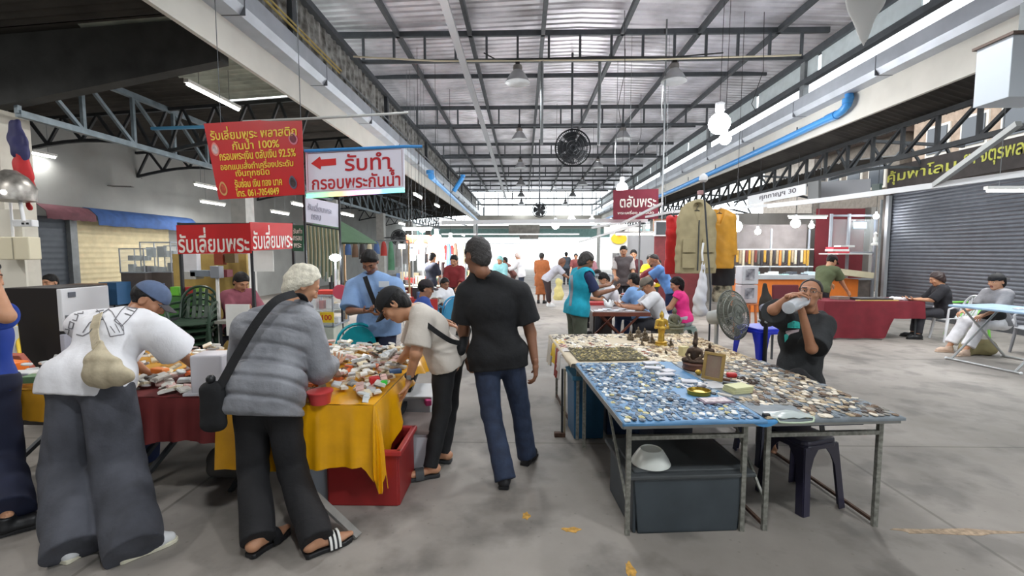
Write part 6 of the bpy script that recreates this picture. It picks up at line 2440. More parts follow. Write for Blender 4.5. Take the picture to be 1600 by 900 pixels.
t0 = simple_table(1.10, 1.98, 7.2, 8.5, .73, mat('glass topped wood', (150, 140, 140), .25), 'table with crossed dark red legs where the capped man sits', WOODR, True)
MB().box((1.54, 7.19, .69), (.9, .03, .06)).build('apron', WOODR, t0)
rs = random.Random(3)
for i in range(9):
 c = rs.choice(((226, 226, 232), (206, 206, 214), (196, 200, 210)))
 small_box((1.2 + .085 * i, 7.32 + .08 * (i % 3), .731), (.14, .10, .008 + .004 * (i % 3)), c, 'white paper slip lying on the crossed-leg table', rs.uniform(-.6, .6), 'paper', group='paper slips on the crossed-leg table')
small_box((1.28, 8.2, .731), (.42, .25, .05), (176, 52, 54), 'red tray at the back of the crossed-leg table', 0, 'tray')
small_box((1.70, 8.05, .731), (.42, .25, .03), (96, 90, 94), 'dark display tray behind the red tray', .1, 'tray')
f = Field()
for k in range(5):
 f.cap((1.45 + .03 * math.cos(k * 1.3), 7.75 + .03 * math.sin(k * 1.3), .77), (1.45 + .10 * math.cos(k * 1.3), 7.75 + .06 * math.sin(k * 1.3), .83 + .02 * (k % 3)), .045, .015, k=.02)
f.disp(folds(.008, 60, 2))
tag(np_mesh('tissue_bag', [(*f.mesh(.012), 0)], [WHITE_PL]), 'crumpled white tissue bag on the crossed-leg table', 'bag')


def showcase(x0, x1, y0, y1, z0, z1, label, frame=GALV, body=(150, 140, 130), goods=((200, 196, 180), (150, 120, 90), (210, 220, 220)), n=8, leg=True):
 t = thing('showcase', label, 'showcase', ((x0 + x1) / 2, (y0 + y1) / 2, 0), 0, 'glass showcases of the stalls')
 if leg:
  MB().box(((x0 + x1) / 2, (y0 + y1) / 2, z0 / 2), (x1 - x0, y1 - y0, z0)).build('base_cabinet', mat('cabinet %d,%d,%d' % body, body, .5, var=.1), t, bevel=.005)
 mb = MB()
 for x in (x0, x1):
  for y in (y0, y1):
   mb.bar((x, y, z0), (x, y, z1), .02)
 for z in (z0 + .01, z1 - .01):
  mb.bar((x0, y0, z), (x1, y0, z), .02).bar((x0, y1, z), (x1, y1, z), .02).bar((x0, y0, z), (x0, y1, z), .02).bar((x1, y0, z), (x1, y1, z), .02)
 mb.build('frame', frame, t)
 MB().box(((x0 + x1) / 2, y0, (z0 + z1) / 2), (x1 - x0 - .02, .006, z1 - z0 - .03)).build('glass', mat('clear glass', (235, 244, 244), .05, alpha=.16), t)
 MB().box(((x0 + x1) / 2, (y0 + y1) / 2, (z0 + z1) / 2), (x1 - x0 - .02, y1 - y0 - .02, .008)).build('shelf', mat('glass shelf', (214, 226, 226), .1, alpha=.6), t)
 r_ = random.Random(int(x0 * 100) + n)
 for k in range(n):
  x = x0 + (x1 - x0) * (k + .5) / n
  for z in (z0 + .02, (z0 + z1) / 2 + .006):
   c = r_.choice(goods)
   h = r_.uniform(.3, .8) * (z1 - z0) * .45
   o = MB().box((x, (y0 + y1) / 2 + r_.uniform(-.1, .1) * (y1 - y0), z + h / 2), ((x1 - x0) / n * .7, .10, h)).build('display_box', mat('goods %d,%d,%d' % c, c, .4, var=.1), bevel=.004)
   tag(o, 'small display piece inside the ' + label, 'goods', 'display pieces in the ' + label)
 return t


showcase(1.38, 1.75, 9.0, 9.5, .80, 1.22, 'brightly lit glass showcase behind the turquoise vest', body=(60, 54, 52), goods=((190, 220, 216), (226, 236, 236), (176, 190, 160)), n=4)
small_box((1.28, 9.0, .96 - .16), (.22, .2, .24), (222, 224, 226), 'white bucket-like box on the counter by the turquoise vest', 0, 'container')
simple_table(1.2, 2.65, 9.1, 9.95, .76, mat('grey table top', (140, 132, 126), .5), 'long table where the group of buyers sits', STEEL_DK)
for i in range(14):
 c = rs.choice(((96, 72, 58), (196, 180, 150), (60, 58, 60), (206, 206, 200), (150, 60, 50)))
 small_box((1.75 + .06 * i, 9.18 + .18 * (i % 4), .76), (.10, .12, .03 + .02 * (i % 3)), c, 'small goods on the buyers\' long table', rs.uniform(-.5, .5), 'goods_box', 'goods', group='goods on the long table')
o = MB().box((4.2, 12.6, 1.25), (1.3, .05, 2.5)).build('stall_partition', mat('maroon partition', (98, 34, 38), .7, var=.15), bevel=.004)
tag(o, 'maroon partition behind the hanging clothes', 'partition')
o = MB().box(at(1042, 352, 12.5) + V((0, 0, 0)), (.72, .06, .34)).build('signboard', mat('yellowish lettered board', (150, 130, 70), .6, var=.4, vscale=12, rgb2=(120, 40, 36)))
tag(o, 'dull yellow and red board over the maroon partition', 'sign')
t = thing('television', 'small dark screen with pale frame hung under the rail', 'screen', at(1034, 357, 10.9))
c = at(1034, 357, 10.9)
MB().box(c, (.34, .08, .36)).build('frame', WHITE_PL, t, bevel=.006)
MB().box(c + V((0, -.042, 0)), (.28, .01, .29)).build('screen', mat('dark screen', (70, 74, 78), .2), t)
MB().bar(c, V((c.x, c.y, roof_z(c.x))), .03).build('bracket', STEEL, t)
for i, (u, v, w) in enumerate(((984, 361, .50), (960, 360, .55))):
 c = at(u, v, 12.4)
 o = MB().box(c, (w, .05, .20)).build('signboard', WHITE_P, bevel=.004)
 tag(o, ['white stall board left of the dark screen', 'second white stall board nearer the aisle'][i], 'sign')
tube_light(at(1010, 366, 11.6), 1.5, 'fluorescent tube with white reflector over the buyers\' table', (1, 0, 0), 26, hang=.5, group='fluorescent tubes in the right stalls')
# shutter and yellow round sign far behind the buyers
rows, z = [], .03
while z < 2.4:
 for a, h in ((0, 0), (.5, 1)):
  rows.append([(3.0, 15.6 - h * .02, z + a * .1), (5.2, 15.6 - h * .02, z + a * .1)])
 z += .1
struct(MB().sheet(rows), 'door_2', mat('pale roller shutter', (196, 198, 200), .4, .3), smooth=50)
c = at(967, 373, 14.5)
t = thing('round_sign', 'yellow round sign with red top on a white board behind the buyers', 'sign', c)
MB().box(c + V((0, .04, .0)), (.55, .04, .9)).build('board', WHITE_P, t)
MB().bar((c.x, c.y + .08, 0), (c.x, c.y + .08, c.z), .05).build('post', STEEL, t)
MB().lathe([(.24, 0), (.24, .02), (0, .02)], c, R=Matrix.Rotation(PI / 2, 3, 'X'), n=28, sy=.7).build('disc', mat('yellow sign', (236, 200, 40), .5), t)
MB().lathe([(.12, 0), (.12, .03), (0, .03)], c + V((0, -.02, .20)), R=Matrix.Rotation(PI / 2, 3, 'X'), n=20).build('emblem', mat('orange red emblem', (206, 92, 40), .5), t)

# orange counter stall
cx0, cx1, cy = 6.0, 9.25, 12.9
t = thing('counter', 'long orange stall counter with grey stone top', 'counter', ((cx0 + cx1) / 2, cy, 0))
ORNG = mat('orange laminate', (226, 124, 48), .45, var=.05)
MB().box(((cx0 + cx1) / 2, cy + .3, .46), (cx1 - cx0, .6, .92)).build('body', ORNG, t, bevel=.005)
MB().box(((cx0 + cx1) / 2 - .3, cy + .28, .98), (cx1 - cx0 - .5, .72, .12)).build('top', mat('pale counter top', (186, 190, 194), .35, var=.05), t, bevel=.005)
MB().box((cx1 - .35, cy - .1, 1.10), (1.0, .5, .16), R=Matrix.Rotation(.12, 3, 'Y')).build('carton_lid', mat('cardboard', (206, 196, 166), .8, var=.05), t)
rs = random.Random(9)
for i in range(16):
 c = rs.choice(((214, 220, 226), (190, 206, 214), (226, 170, 160), (80, 84, 92), (236, 236, 234), (170, 214, 208)))
 small_box((cx0 + .25 + .17 * i, cy + .1 + .12 * (i % 3), 1.04), (.22, .16, .02 + .03 * (i % 3)), c, 'flat goods laid out on the orange counter', rs.uniform(-.3, .3), 'goods_box', 'goods', group='goods on the orange counter')
# back shelves with strings of amulets
t = thing('display_rack', 'glass rack with hanging cords behind the orange counter', 'rack', (7.4, 13.9, 0))
mb = MB()
for x in (6.2, 7.3, 8.4):
 mb.bar((x, 13.8, 0), (x, 13.8, 2.35), .04)
mb.build('upright', GALV, t)
for z in (1.75, 1.25):
 MB().box((7.3, 13.8, z), (2.3, .35, .03)).build('shelf', mat('pale shelf', (222, 226, 228), .3), t)
MB().box((7.3, 14.2, 1.3), (2.5, .04, 2.4)).build('back_panel', mat('pale back panel', (150, 142, 140), .7, var=.2, vscale=2), t)
cols = ((60, 54, 56), (206, 196, 170), (150, 150, 130), (196, 150, 60), (120, 60, 50), (96, 96, 90), (170, 150, 120), (216, 130, 60))
for i in range(24):
 x = 6.25 + .088 * i
 c = rs.choice(cols)
 h = .34 + .05 * (i % 3)
 o = MB().bar((x, 13.62, 1.72), (x, 13.62, 1.72 - h), .06, .03).build('cord_bundle', mat('cords %d,%d,%d' % c, c, .7, var=.15, vscale=40))
 tag(o, '%s bundle of cords hanging on the rack behind the orange counter' % {(60, 54, 56): 'dark', (206, 196, 170): 'cream', (150, 150, 130): 'olive', (196, 150, 60): 'amber', (120, 60, 50): 'maroon', (96, 96, 90): 'grey', (170, 150, 120): 'tan', (216, 130, 60): 'orange'}[c], 'cords', 'cord bundles on the rack ' + str(c))
tube_light(at(1262, 340, 13.0), 1.0, 'bright fluorescent tube over the orange counter', (1, 0, 0), 10, hang=.6, group='fluorescent tubes in the right stalls')
for i, (u, v, r) in enumerate(((1243, 349, .12), (1268, 353, .07), (1150, 354, .13), (1184, 362, .08), (1369, 338, .07))):
 led_bulb(at(u, v, 13.0 if i != 2 else 10.5), r, ['round white lamp just below the tube over the orange counter', 'small lamp right of the round counter lamp', 'big glaring lamp left of the orange counter', 'small lamp at the rack\'s upper left corner', 'small lamp in the red glass stall'][i], 5, .5)
# red lined glass stall beside the shutter
t = thing('glass_stall', 'glass-fronted stall with dark red back beside the roller shutter', 'stall', (9.5, 13.6, 0))
mb = MB()
for x in (8.75, 9.25, 10.0):
 mb.bar((x, 13.4, 0), (x, 13.4, 2.75), .06)
for z in (2.7, 1.65, .9):
 mb.bar((8.75, 13.4, z), (10.0, 13.4, z), .05)
mb.build('frame', GALV, t)
MB().box((9.4, 14.0, 1.5), (1.4, .05, 2.9)).build('back_panel', mat('dark red felt', (112, 36, 44), .8, var=.06), t)
MB().box((9.6, 13.75, .45), (.9, .5, .9)).build('base_cabinet', mat('grimy base', (120, 112, 106), .7, var=.2), t)
MB().box((9.4, 13.42, 2.1), (1.2, .006, 1.0)).build('glass', mat('clear glass', (235, 244, 244), .05, alpha=.16), t)
c = at(1344, 352, 13.6)
MB().box((8.9, 13.0, at(1310, 394, 12.9).z - .045), (.9, .8, .03)).build('ledge', WHITE_P, t)
t = thing('tablet', 'small screen glowing pale blue in the dark red stall', 'screen', c)
MB().box(c + V((0, .03, 0)), (.42, .04, .24)).build('bezel', BLACK_PL, t)
MB().box(c, (.36, .02, .18)).build('screen', mat('glowing screen', (150, 190, 240), .3, emit=1.5), t)
for i, (u, v, s, c, lab) in enumerate(((1308, 383, (.42, .3, .06), (206, 56, 70), 'red flat box on top of the stacked boxes left of the cap'), (1308, 388, (.46, .3, .06), (226, 226, 224), 'white flat box under the red one'), (1310, 394, (.4, .3, .05), (206, 70, 80), 'lower red flat box in the stack'), (1320, 373, (.40, .25, .05), (220, 220, 216), 'long white box on the glass stall ledge'))):
 p = at(u, v, 12.9)
 small_box((p.x, p.y, at(1310, 394, 12.9).z - .03 + (.11, .055, 0, .165)[i]), s, c, lab, .05, 'flat_box')
c = at(1368, 372, 13.0)
t = thing('figurine', 'small white figurine standing in the dark red stall', 'figurine', c)
MB().lathe([(.10, -.2), (.1, -.15), (.05, -.12), (.06, 0), (.03, .06), (.045, .12), (0, .18)], c, n=16).build('figure', WHITE_P, t, smooth=50)
# wooden stool with glossy boxes
p = at(1165, 482, 9.4)
t = thing('wooden_stool', 'small wooden stool left of the orange counter', 'stool', (p.x, p.y, 0))
MB().box((p.x, p.y, .62), (.36, .34, .03)).build('seat', mat('varnished wood', (190, 108, 60), .45), t, bevel=.005)
for a in (-1, 1):
 for b in (-1, 1):
  MB().bar((p.x + a * .13, p.y + b * .12, .61), (p.x + a * .16, p.y + b * .15, 0), .035).build('leg', mat('varnished wood', (190, 108, 60), .45), t)
for i, (z, lab) in enumerate(((.64, 'clear glossy package on the wooden stool'), (1.02, 'second printed glossy package stacked above it'))):
 pk = small_box((p.x, p.y, z), (.34, .26, .37), ((196, 190, 194), (206, 208, 214))[i], lab, .1 * i, 'package', bev=.02)
 MB().box((p.x, p.y - .135, z + .2), (.18, .012, .22), .1 * i).build('print', mat('dark printed figure', (96, 96, 108), .4, var=.3, vscale=6, rgb2=(190, 190, 196)), pk)
 
# wall right far: low dim wall, signs above stalls
struct(MB().box((10.4, 26, 1.5), (.2, 24, 3.0)), 'wall_right_far', mat('dim plaster', (150, 146, 140), .8, var=.15, vscale=1))
struct(MB().box((7.9, 16.2, 1.5), (4.6, .15, 3.0)), 'wall_right_cross', mat('dim plaster', (150, 146, 140), .8, var=.15, vscale=1))


# ---------------------------------------------------------------- monobloc chairs
def chair(p, rz, m, label, group=None, arms=True, solid=False):
 p = V(p)
 t = thing('plastic_chair', label, 'chair', p, rz, group)
 R = Matrix.Rotation(rz, 3, 'Z')

 def q(x, y, z):                       # +y is the way the sitter faces
  return p + R @ V((x, y, z))
 g = [[q(-.21 + .42 * i / 8, -.20 + .42 * j / 8, .44 - .015 * math.sin(PI * i / 8) - (.03 * max(0, j - 6) / 2)) for j in range(9)] for i in range(9)]
 MB().sheet(g, .012).build('seat', m, t, smooth=50)
 mb = MB()
 # back rest: arched frame and slats
 fr = []
 for i in range(13):
  a = PI * i / 12
  fr.append(q(-.22 * math.cos(a) if 0 < i < 12 else (-.22 if i == 0 else .22), -.20 - .12 * math.sin(a) ** .7, .46 + .40 * math.sin(a) ** .55))
 mb.tube(fr, .018, 6)
 mb.build('back_frame', m, t, smooth=60)
 if solid:
  MB().sheet([[q(x_, -.20 - .12 * s_ - .02 * math.cos(x_ * 7), .44 + s_ * .40 * math.sqrt(max(0, 1 - (x_ / .225) ** 2)) ** .8) for s_ in (0, .25, .5, .75, 1)] for x_ in [-.22 + .44 * i / 14 for i in range(15)]], .010).build('back_panel', m, t, smooth=60)
 for k in range(0 if solid else 5):
  x = -.14 + .07 * k
  top = .46 + .40 * math.sqrt(max(0, 1 - (x / .235) ** 2)) - .02
  MB().sheet([[q(x - .024, -.205, .45), q(x - .02, -.27, .60), q(x - .016, -.31, top)], [q(x + .024, -.205, .45), q(x + .02, -.27, .60), q(x + .016, -.31, top)]], .008).build('back_slat', m, t)
 for sx in (-1, 1):
  for sy in (-1, 1):
   MB().tube([q(sx * .20, sy * .18, .44), q(sx * .23, sy * .23, 0)], [.028, .02], 6).build('leg', m, t, smooth=60)
  if arms:
   MB().tube([q(sx * .22, -.22, .66), q(sx * .245, -.05, .665), q(sx * .245, .12, .655), q(sx * .235, .19, .62), q(sx * .21, .19, .44)], .018, 6).build('armrest', m, t, smooth=60)
 return t


WCH = mat('white chair plastic', (222, 224, 228), .4)
GCH = mat('lime green plastic', (120, 196, 80), .4)
chair((8.05, 8.75, 0), math.radians(75), WCH, 'white plastic chair under the woman in black at the maroon table')
chair((8.75, 9.2, 0), math.radians(80), GCH, 'lime green plastic chair behind the white one')
p = on(1400, 505)
stool((7.3, 9.9, 0), .2, GCH, 'lime green stool under the back of the maroon table', .45)
chair((8.35, 7.55, 0), math.radians(95), mat('grey chair plastic', (150, 152, 156), .4), 'grey plastic chair under the woman with white trousers')
# maroon cloth table
t = simple_table(5.75, 7.55, 8.85, 9.65, .72, TABLE_TOP, 'table hidden under the maroon cloth on the right')
MRC = mat('maroon velvet', (112, 28, 40), .85, var=.12)
g_top = [[(5.72 + 1.86 * i / 20, 8.82 + .86 * j / 8, .728) for j in range(9)] for i in range(21)]
mb = MB().sheet(g_top, .006)
g = []
for i in range(41):
 s = i / 40
 x = 5.72 + 1.86 * s
 dr = .70 if s < .62 else .70 - .38 * min(1, (s - .62) / .08)
 g.append([(x, 8.82 - .02 * k / 6 - .025 * (k / 6) * math.sin(26 * s), .73 - dr * k / 6) for k in range(7)])
mb.sheet(g, .006)
g = [[(5.72 - .02 * k / 6 - .02 * (k / 6) * math.sin(9 * s), 9.68 - .86 * s, .73 - .70 * k / 6) for k in range(7)] for s in [i / 14 for i in range(15)]]
mb.sheet(g, .006)
g = [[(7.58 + .02 * k / 6 + .02 * (k / 6) * math.sin(9 * s), 8.82 + .86 * s, .73 - .36 * k / 6) for k in range(7)] for s in [i / 14 for i in range(15)]]
mb.sheet(g, .006)
tag(mb.build('tablecloth', MRC, smooth=60), 'maroon cloth falling to the floor over the table by the shutter', 'tablecloth')
small_box((6.75, 9.05, .735), (.62, .30, .05), (44, 40, 42), 'long black display tray on the maroon cloth', .02, 'tray')
small_box((6.75, 8.90, .735), (.80, .05, .02), (190, 160, 90), 'gilt strip along the front of the black tray', .02, 'strip')
small_box((6.25, 9.2, .735), (.25, .2, .06), (120, 104, 96), 'small brown box on the maroon cloth', .2, 'box')
f = Field()
f.cap((7.10, 9.0, .77), (7.32, 8.98, .765), .045, .03, k=.03)
f.cap((7.32, 8.98, .765), (7.46, 8.95, .75), .03, .02, k=.03)
f.disp(folds(.008, 40, 1))
tag(np_mesh('white_cloth', [(*f.mesh(.012), 0)], [WHT]), 'crumpled white cloth on the maroon table by the seated woman', 'cloth')
p = on(1232, 520)
t = thing('chair', 'dark red chair back behind the drinking stall keeper', 'chair', (4.05, 7.0, 0))
MRP = mat('dark red vinyl', (104, 30, 40), .5)
MB().box((4.05, 7.18, .98), (.40, .05, .36), R=Matrix.Rotation(-.1, 3, 'X')).build('backrest', MRP, t, bevel=.02)
MB().box((4.05, 6.98, .46), (.42, .42, .06)).build('seat', MRP, t, bevel=.015)
for a in (-1, 1):
 for b in (-1, 1):
  MB().bar((4.05 + a * .18, 6.98 + b * .18, 0), (4.05 + a * .18, 6.98 + b * .18, .44 if b < 0 else .84), .025).build('leg', STEEL_DK, t)
# dark stand with round mirror next to the keeper
p = at(1195, 548, 4.75)
t = thing('display_stand', 'dark stand with an oval grey plate left of the drinking man', 'stand', (p.x, p.y, 0))
MB().tube([(p.x, p.y, .02), (p.x, p.y, 1.05)], .022, 8).build('pole', BLACK_PL, t, smooth=60)
MB().box((p.x, p.y, .015), (.26, .26, .03)).build('foot', BLACK_PL, t, bevel=.008)
c = at(1195, 481, 4.70)
MB().lathe([(.058, 0), (.062, .008), (.05, .014), (.03, .010), (0, .012)], c, R=Matrix.Rotation(PI / 2, 3, 'X'), n=24, sy=.72).build('plate', mat('grey oval plate', (160, 160, 176), .4, var=.3, vscale=40), t, smooth=40)
f = Field()
f.cap(at(1197, 470, 4.78), at(1200, 498, 4.78), .07, .085, n=(0, 1, 0), flat=1.5, k=.03)
f.cap(at(1195, 445, 4.78), at(1196, 470, 4.78), .018, .04, k=.03)
f.disp(folds(.008, 40, 3))
np_mesh('pouch', [(*f.mesh(.008), 0)], [mat('camouflage pouch', (96, 88, 76), .8, var=.6, vscale=18, rgb2=(44, 42, 42))], t)
for i, (u, v) in enumerate(((1186, 501), (1197, 503), (1206, 502))):
 MB().ball(at(u, v, 4.66), .016, 10).build('knob', GALV, t, smooth=60)

# blue topped folding table at the right edge
c = V((7.18, 6.85, 0))
a_ = math.radians(10)
t = thing('folding_table', 'folding table with pale blue top and crossed metal legs at the right edge', 'table', c, a_)
R = Matrix.Rotation(a_, 3, 'Z')


def tq(x, y, z):
 return c + R @ V((x, y, z))


MB().box(tq(0, 0, .825), (.84, 1.16, .035), a_).build('tabletop', mat('pale blue table top', (150, 178, 206), .4, var=.12, vscale=6), t, bevel=.012)
for y in (-.40, .40):
 MB().tube([tq(-.52, y, .02), tq(.34, y, .81)], .016, 8).build('leg', mat('pale steel tube', (178, 180, 180), .35, .5), t, smooth=60)
 MB().tube([tq(.52, y + .03, .02), tq(-.34, y + .03, .81)], .016, 8).build('leg', mat('pale steel tube', (178, 180, 180), .35, .5), t, smooth=60)
for x in (-.52, .52):
 MB().tube([tq(x, -.46, .02), tq(x, .46, .02)], .016, 8).build('foot_bar', mat('pale steel tube', (178, 180, 180), .35, .5), t, smooth=60)
 MB().ball(tq(x, -.47, .022), .022, 10).build('foot_cap', WHITE_PL, t, smooth=60)
 MB().ball(tq(x, .47, .022), .022, 10).build('foot_cap', WHITE_PL, t, smooth=60)
o = MB().lathe([(.05, 0), (.052, .1), (.048, .1), (.046, .01), (0, .01)], tq(.12, -.2, .843), n=20).build('cup', mat('navy cup', (40, 70, 140), .4), smooth=40)
tag(o, 'dark blue cup on the pale blue table', 'cup')
small_box(tuple(tq(-.12, -.12, .843)), (.12, .08, .02), (226, 226, 226), 'white packet on the pale blue table', .3, 'packet')
f = Field()
s0 = on(1545, 562)
f.cap((s0.x, s0.y + .35, .10), (s0.x + .28, s0.y + .35, .12), .12, .13, k=.05)
f.cut((0, 0, .003), (0, 0, -1))
f.disp(folds(.02, 22, 7))
tag(np_mesh('sack', [(*f.mesh(.012), 0)], [mat('olive sack', (140, 130, 92), .85, var=.1)]), 'olive brown sack on the floor beneath the pale blue table', 'sack')
p = at(1588, 298, 7.6)
tube_light(p, .9, 'fluorescent tube glowing before the shutter at the right edge', (1, 0, 0), 30, hang=.2, group='fluorescent tubes in the right stalls')
# ---------------------------------------------------------------- left middle ground
# near column with switch boxes, flag and lamp cluster
struct(MB().box((at(10, 300, 6.2).x - .30, 6.45, 1.8), (.42, .42, 3.6)), 'column_left_near', mat('cream column', (206, 202, 190), .7, var=.06))
c = at(31, 388, 6.0)
t = thing('switch_box', 'cream electric box on the near left column', 'box', c)
MB().box(c, (.42, .16, .30)).build('box', mat('cream enamel', (218, 210, 184), .5), t, bevel=.012)
MB().box(c + V((-.0, -.083, 0)), (.012, .01, .28)).build('seam', mat('box seam', (150, 144, 126), .6), t)
MB().tube([c + V((-.1, .02, .15)), c + V((-.1, .02, .9))], .016, 8).build('conduit', WHITE_PL, t, smooth=60)
c = at(40, 349, 5.95)
t = thing('socket_strip', 'white socket block above the cream electric box', 'socket', c)
MB().box(c, (.24, .10, .09), .1).build('block', WHITE_PL, t, bevel=.01)
for dx in (-.0, .06):
 MB().box(c + V((.02 + dx, -.052, -.005)), (.025, .012, .025)).build('outlet', BLACK_PL, t)
MB_ = MB().box(at(18, 420, 6.12), (.42, .03, 1.6))
tag(MB_.build('backing_board', mat('cream board', (214, 210, 198), .7)), 'cream backing board below the electric box', 'board')
# draped flag
fm = bpy.data.materials.new('flag cloth')
fm.use_nodes = True
for i, (u0, v0, u1, v1, w, col, lab) in enumerate(((20, 195, 30, 235, .13, (52, 52, 96), 'dark blue folded flag cloth on the near left column'), (32, 245, 38, 298, .16, (190, 40, 44), 'red flag cloth drooping below the dark blue one'))):
 f = Field()
 a, b = at(u0, v0, 5.95), at(u1, v1, 5.95)
 f.cap(a, b, w * .6, w, n=(0, 1, 0), flat=2.2, k=.03)
 f.cap(b, b + V((.06, 0, -.22)), w * .6, .02, n=(0, 1, 0), flat=2, k=.03)
 f.disp(folds(.02, 26, i))
 o = np_mesh('flag', [(*f.mesh(.012), 0)], [mat('flag %d' % i, col, .7, var=.1)])
 tag(o, lab, 'flag')
# dusty metal lamp cluster
c = at(18, 296, 5.75)
t = thing('spot_lamp', 'dusty metal lamp cluster mounted on the near left column', 'lamp', c)
MB().lathe([(.10, -.16), (.22, -.14), (.24, .02), (.16, .16), (.06, .24)], c, n=24).build('shade', mat('dusty chrome', (150, 146, 140), .35, .6, var=.3, vscale=12), t, smooth=50)
for k in range(3):
 MB().ball(c + V((-.10 + .11 * k, -.2, -.06)), .028, 10).build('bulb', TUBE_ON, t, smooth=60)
MB().tube([c + V((.10, 0, -.14)), c + V((.16, -.03, -.40))], .02, 8).build('bracket', WHITE_PL, t, smooth=60)

# shop fronts along the left wall
XW = -9.98
AW_M, AW_B = mat('maroon canvas', (98, 58, 66), .8, var=.15), mat('blue canvas', (44, 76, 128), .8, var=.2, vscale=5)


def wall_pt(u, v):                                  # point of the left wall seen at (u, v)
 d = ray(u, v)
 k = (XW - 0) / d.x
 return V((XW, d.y * k, CAM_H + d.z * k))


def awning(u0, u1, v0, v1, m, label):
 a, b = wall_pt(u0, v0), wall_pt(u1, v0)
 z1, z0 = wall_pt((u0 + u1) / 2, v0).z, wall_pt((u0 + u1) / 2, v1).z
 g = []
 n = 16
 for i in range(n + 1):
  y = a.y + (b.y - a.y) * i / n
  g.append([(XW + .02, y, z1), (XW + .18, y, z1 - .03), (XW + .36 + .01 * math.sin(i), y, (z0 + z1) / 2), (XW + .38, y, z0 + .01 * math.sin(i * 2.1))])
 o = MB().sheet(g, .01).build('awning', m, smooth=50)
 return tag(o, label, 'awning')


awning(44, 124, 320, 344, AW_M, 'short maroon awning over the dark door on the left wall')
awning(128, 290, 332, 357, AW_B, 'long faded blue awning over the beige shutter')
for n_, (u0, u1, v0, v1, c, nm) in enumerate(((58, 104, 346, 470, (74, 80, 88), 'door_3'), (116, 264, 346, 470, (204, 190, 152), 'door_4'))):
 a, b = wall_pt(u0, 400), wall_pt(u1, 400)
 z1 = wall_pt((u0 + u1) / 2, v0).z
 rows, z = [], .03
 while z < z1:
  for q_, h in ((0, 0), (.5, .6), (.85, 1)):
   rows.append([(XW + .02 + h * .012, a.y, z + q_ * .12), (XW + .02 + h * .012, b.y, z + q_ * .12)])
  z += .12
 struct(MB().sheet(rows), nm, mat('left shutter %d' % n_, c, .6, .1, var=.08), smooth=50)
a = wall_pt(110, 400)
struct(MB().box((XW + .06, a.y, 1.3), (.12, .16, 2.6)), 'trim_8', STEEL)
# clutter on the floor before the left shutters
rs = random.Random(17)
bx = [('grey carton', (104, 104, 108)), ('dark crate', (60, 62, 66)), ('brown carton', (120, 92, 70)), ('blue tub', (60, 106, 150)), ('pale box', (190, 186, 176)), ('maroon case', (96, 50, 48))]
for i in range(16):
 n_, c = bx[i % 6]
 y = 9.4 + .46 * (i % 8) + rs.uniform(-.1, .1)
 s = (rs.uniform(.35, .6), rs.uniform(.3, .42), rs.uniform(.3, .5) if i > 7 else .52)
 z = 0 if i < 8 else .52
 small_box((-9.0 + rs.uniform(-.1, .1), y, z), s, c, '%s stacked before the left shutters, %s from the near end, %s layer' % (n_, ('first', 'second', 'third', 'fourth', 'fifth', 'sixth', 'seventh', 'eighth')[i % 8], 'bottom' if i < 8 else 'top'), rs.uniform(-.1, .1), 'stored_box', 'box')
for i, (u, v, w, h) in enumerate(((212, 408, .55, .55), (238, 405, .7, .7), (258, 402, .5, .62))):
 p = at(u, v, 10.2)
 showcase(p.x - w / 2, p.x + w / 2, 10.1 + .2 * i, 10.5 + .2 * i, 1.2, 1.2 + h, ['small glass case before the beige shutter', 'middle glass case before the beige shutter', 'right glass case before the beige shutter'][i], body=(92, 84, 80), goods=((180, 186, 190), (120, 124, 130)), n=3)
# ceiling fans over the far left bay
for i, (u, v, y) in enumerate(((152, 290, 11), (213, 283, 12.5))):
 c = at(u, v, y)
 t = thing('ceiling_fan', ['old ceiling fan nearest the blue awning', 'second ceiling fan farther along the left wall'][i], 'fan', c)
 MB().tube([c, V((c.x, c.y, roof_z(c.x)))], .024, 6).build('rod', STEEL_BK, t)
 MB().lathe([(.03, -.05), (.11, -.03), (.11, .04), (.03, .07)], c, n=16).build('motor', STEEL_BK, t, smooth=40)
 for k in range(3):
  a = .3 + 2 * PI * k / 3 + i
  d = V((math.cos(a), math.sin(a), 0))
  MB().bar(c + d * .08, c + d * .72, .14, .016).build('blade', mat('dusty fan blade', (96, 92, 88), .6), t)
 if i == 0:
  pass

# fridge with white doors
t = thing('refrigerator', 'dark refrigerator with white side door panel behind the end table', 'refrigerator', (-4.62, 4.45, 0))
MB().box((-4.62, 4.45, .66), (.50, .50, 1.32)).build('body', mat('black cabinet side', (30, 25, 25), .5), t, bevel=.006)
MB().box((-4.35, 4.45, 1.11), (.045, .50, .40)).build('door', mat('white enamel door', (216, 218, 222), .35), t, bevel=.008)
MB().box((-4.35, 4.45, .47), (.045, .50, .82)).build('door', mat('pale grey door', (178, 178, 190), .35), t, bevel=.008)
MB().box((-4.325, 4.30, 1.25), (.012, .07, .05)).build('sticker', mat('grey sticker', (90, 94, 104), .5), t)
MB().box((-4.318, 4.24, .98), (.02, .03, .16)).build('handle', STEEL, t)
# dustpan
t = thing('dustpan', 'long-handled dustpan with yellow stick leaning behind the end table', 'dustpan', at(32, 565, 3.9))
a, b = at(23, 497, 4.1), at(31, 556, 3.95)
MB().tube([a, b], .014, 8).build('stick', mat('yellow stick', (226, 190, 50), .5), t, smooth=60)
MB().prism([(-.12, -.14), (.12, -.14), (.05, .03), (-.05, .03)], b, (1, 0, 0), (0, -.3, 1), .05).build('pan', mat('terracotta plastic', (168, 84, 64), .5), t, bevel=.006)
o = MB().box(at(9, 545, 4.0), (.22, .05, .42)).build('cooler_box', mat('pale cooler', (206, 208, 204), .5), bevel=.01)
tag(o, 'pale panel standing behind the person at the left edge', 'cooler')

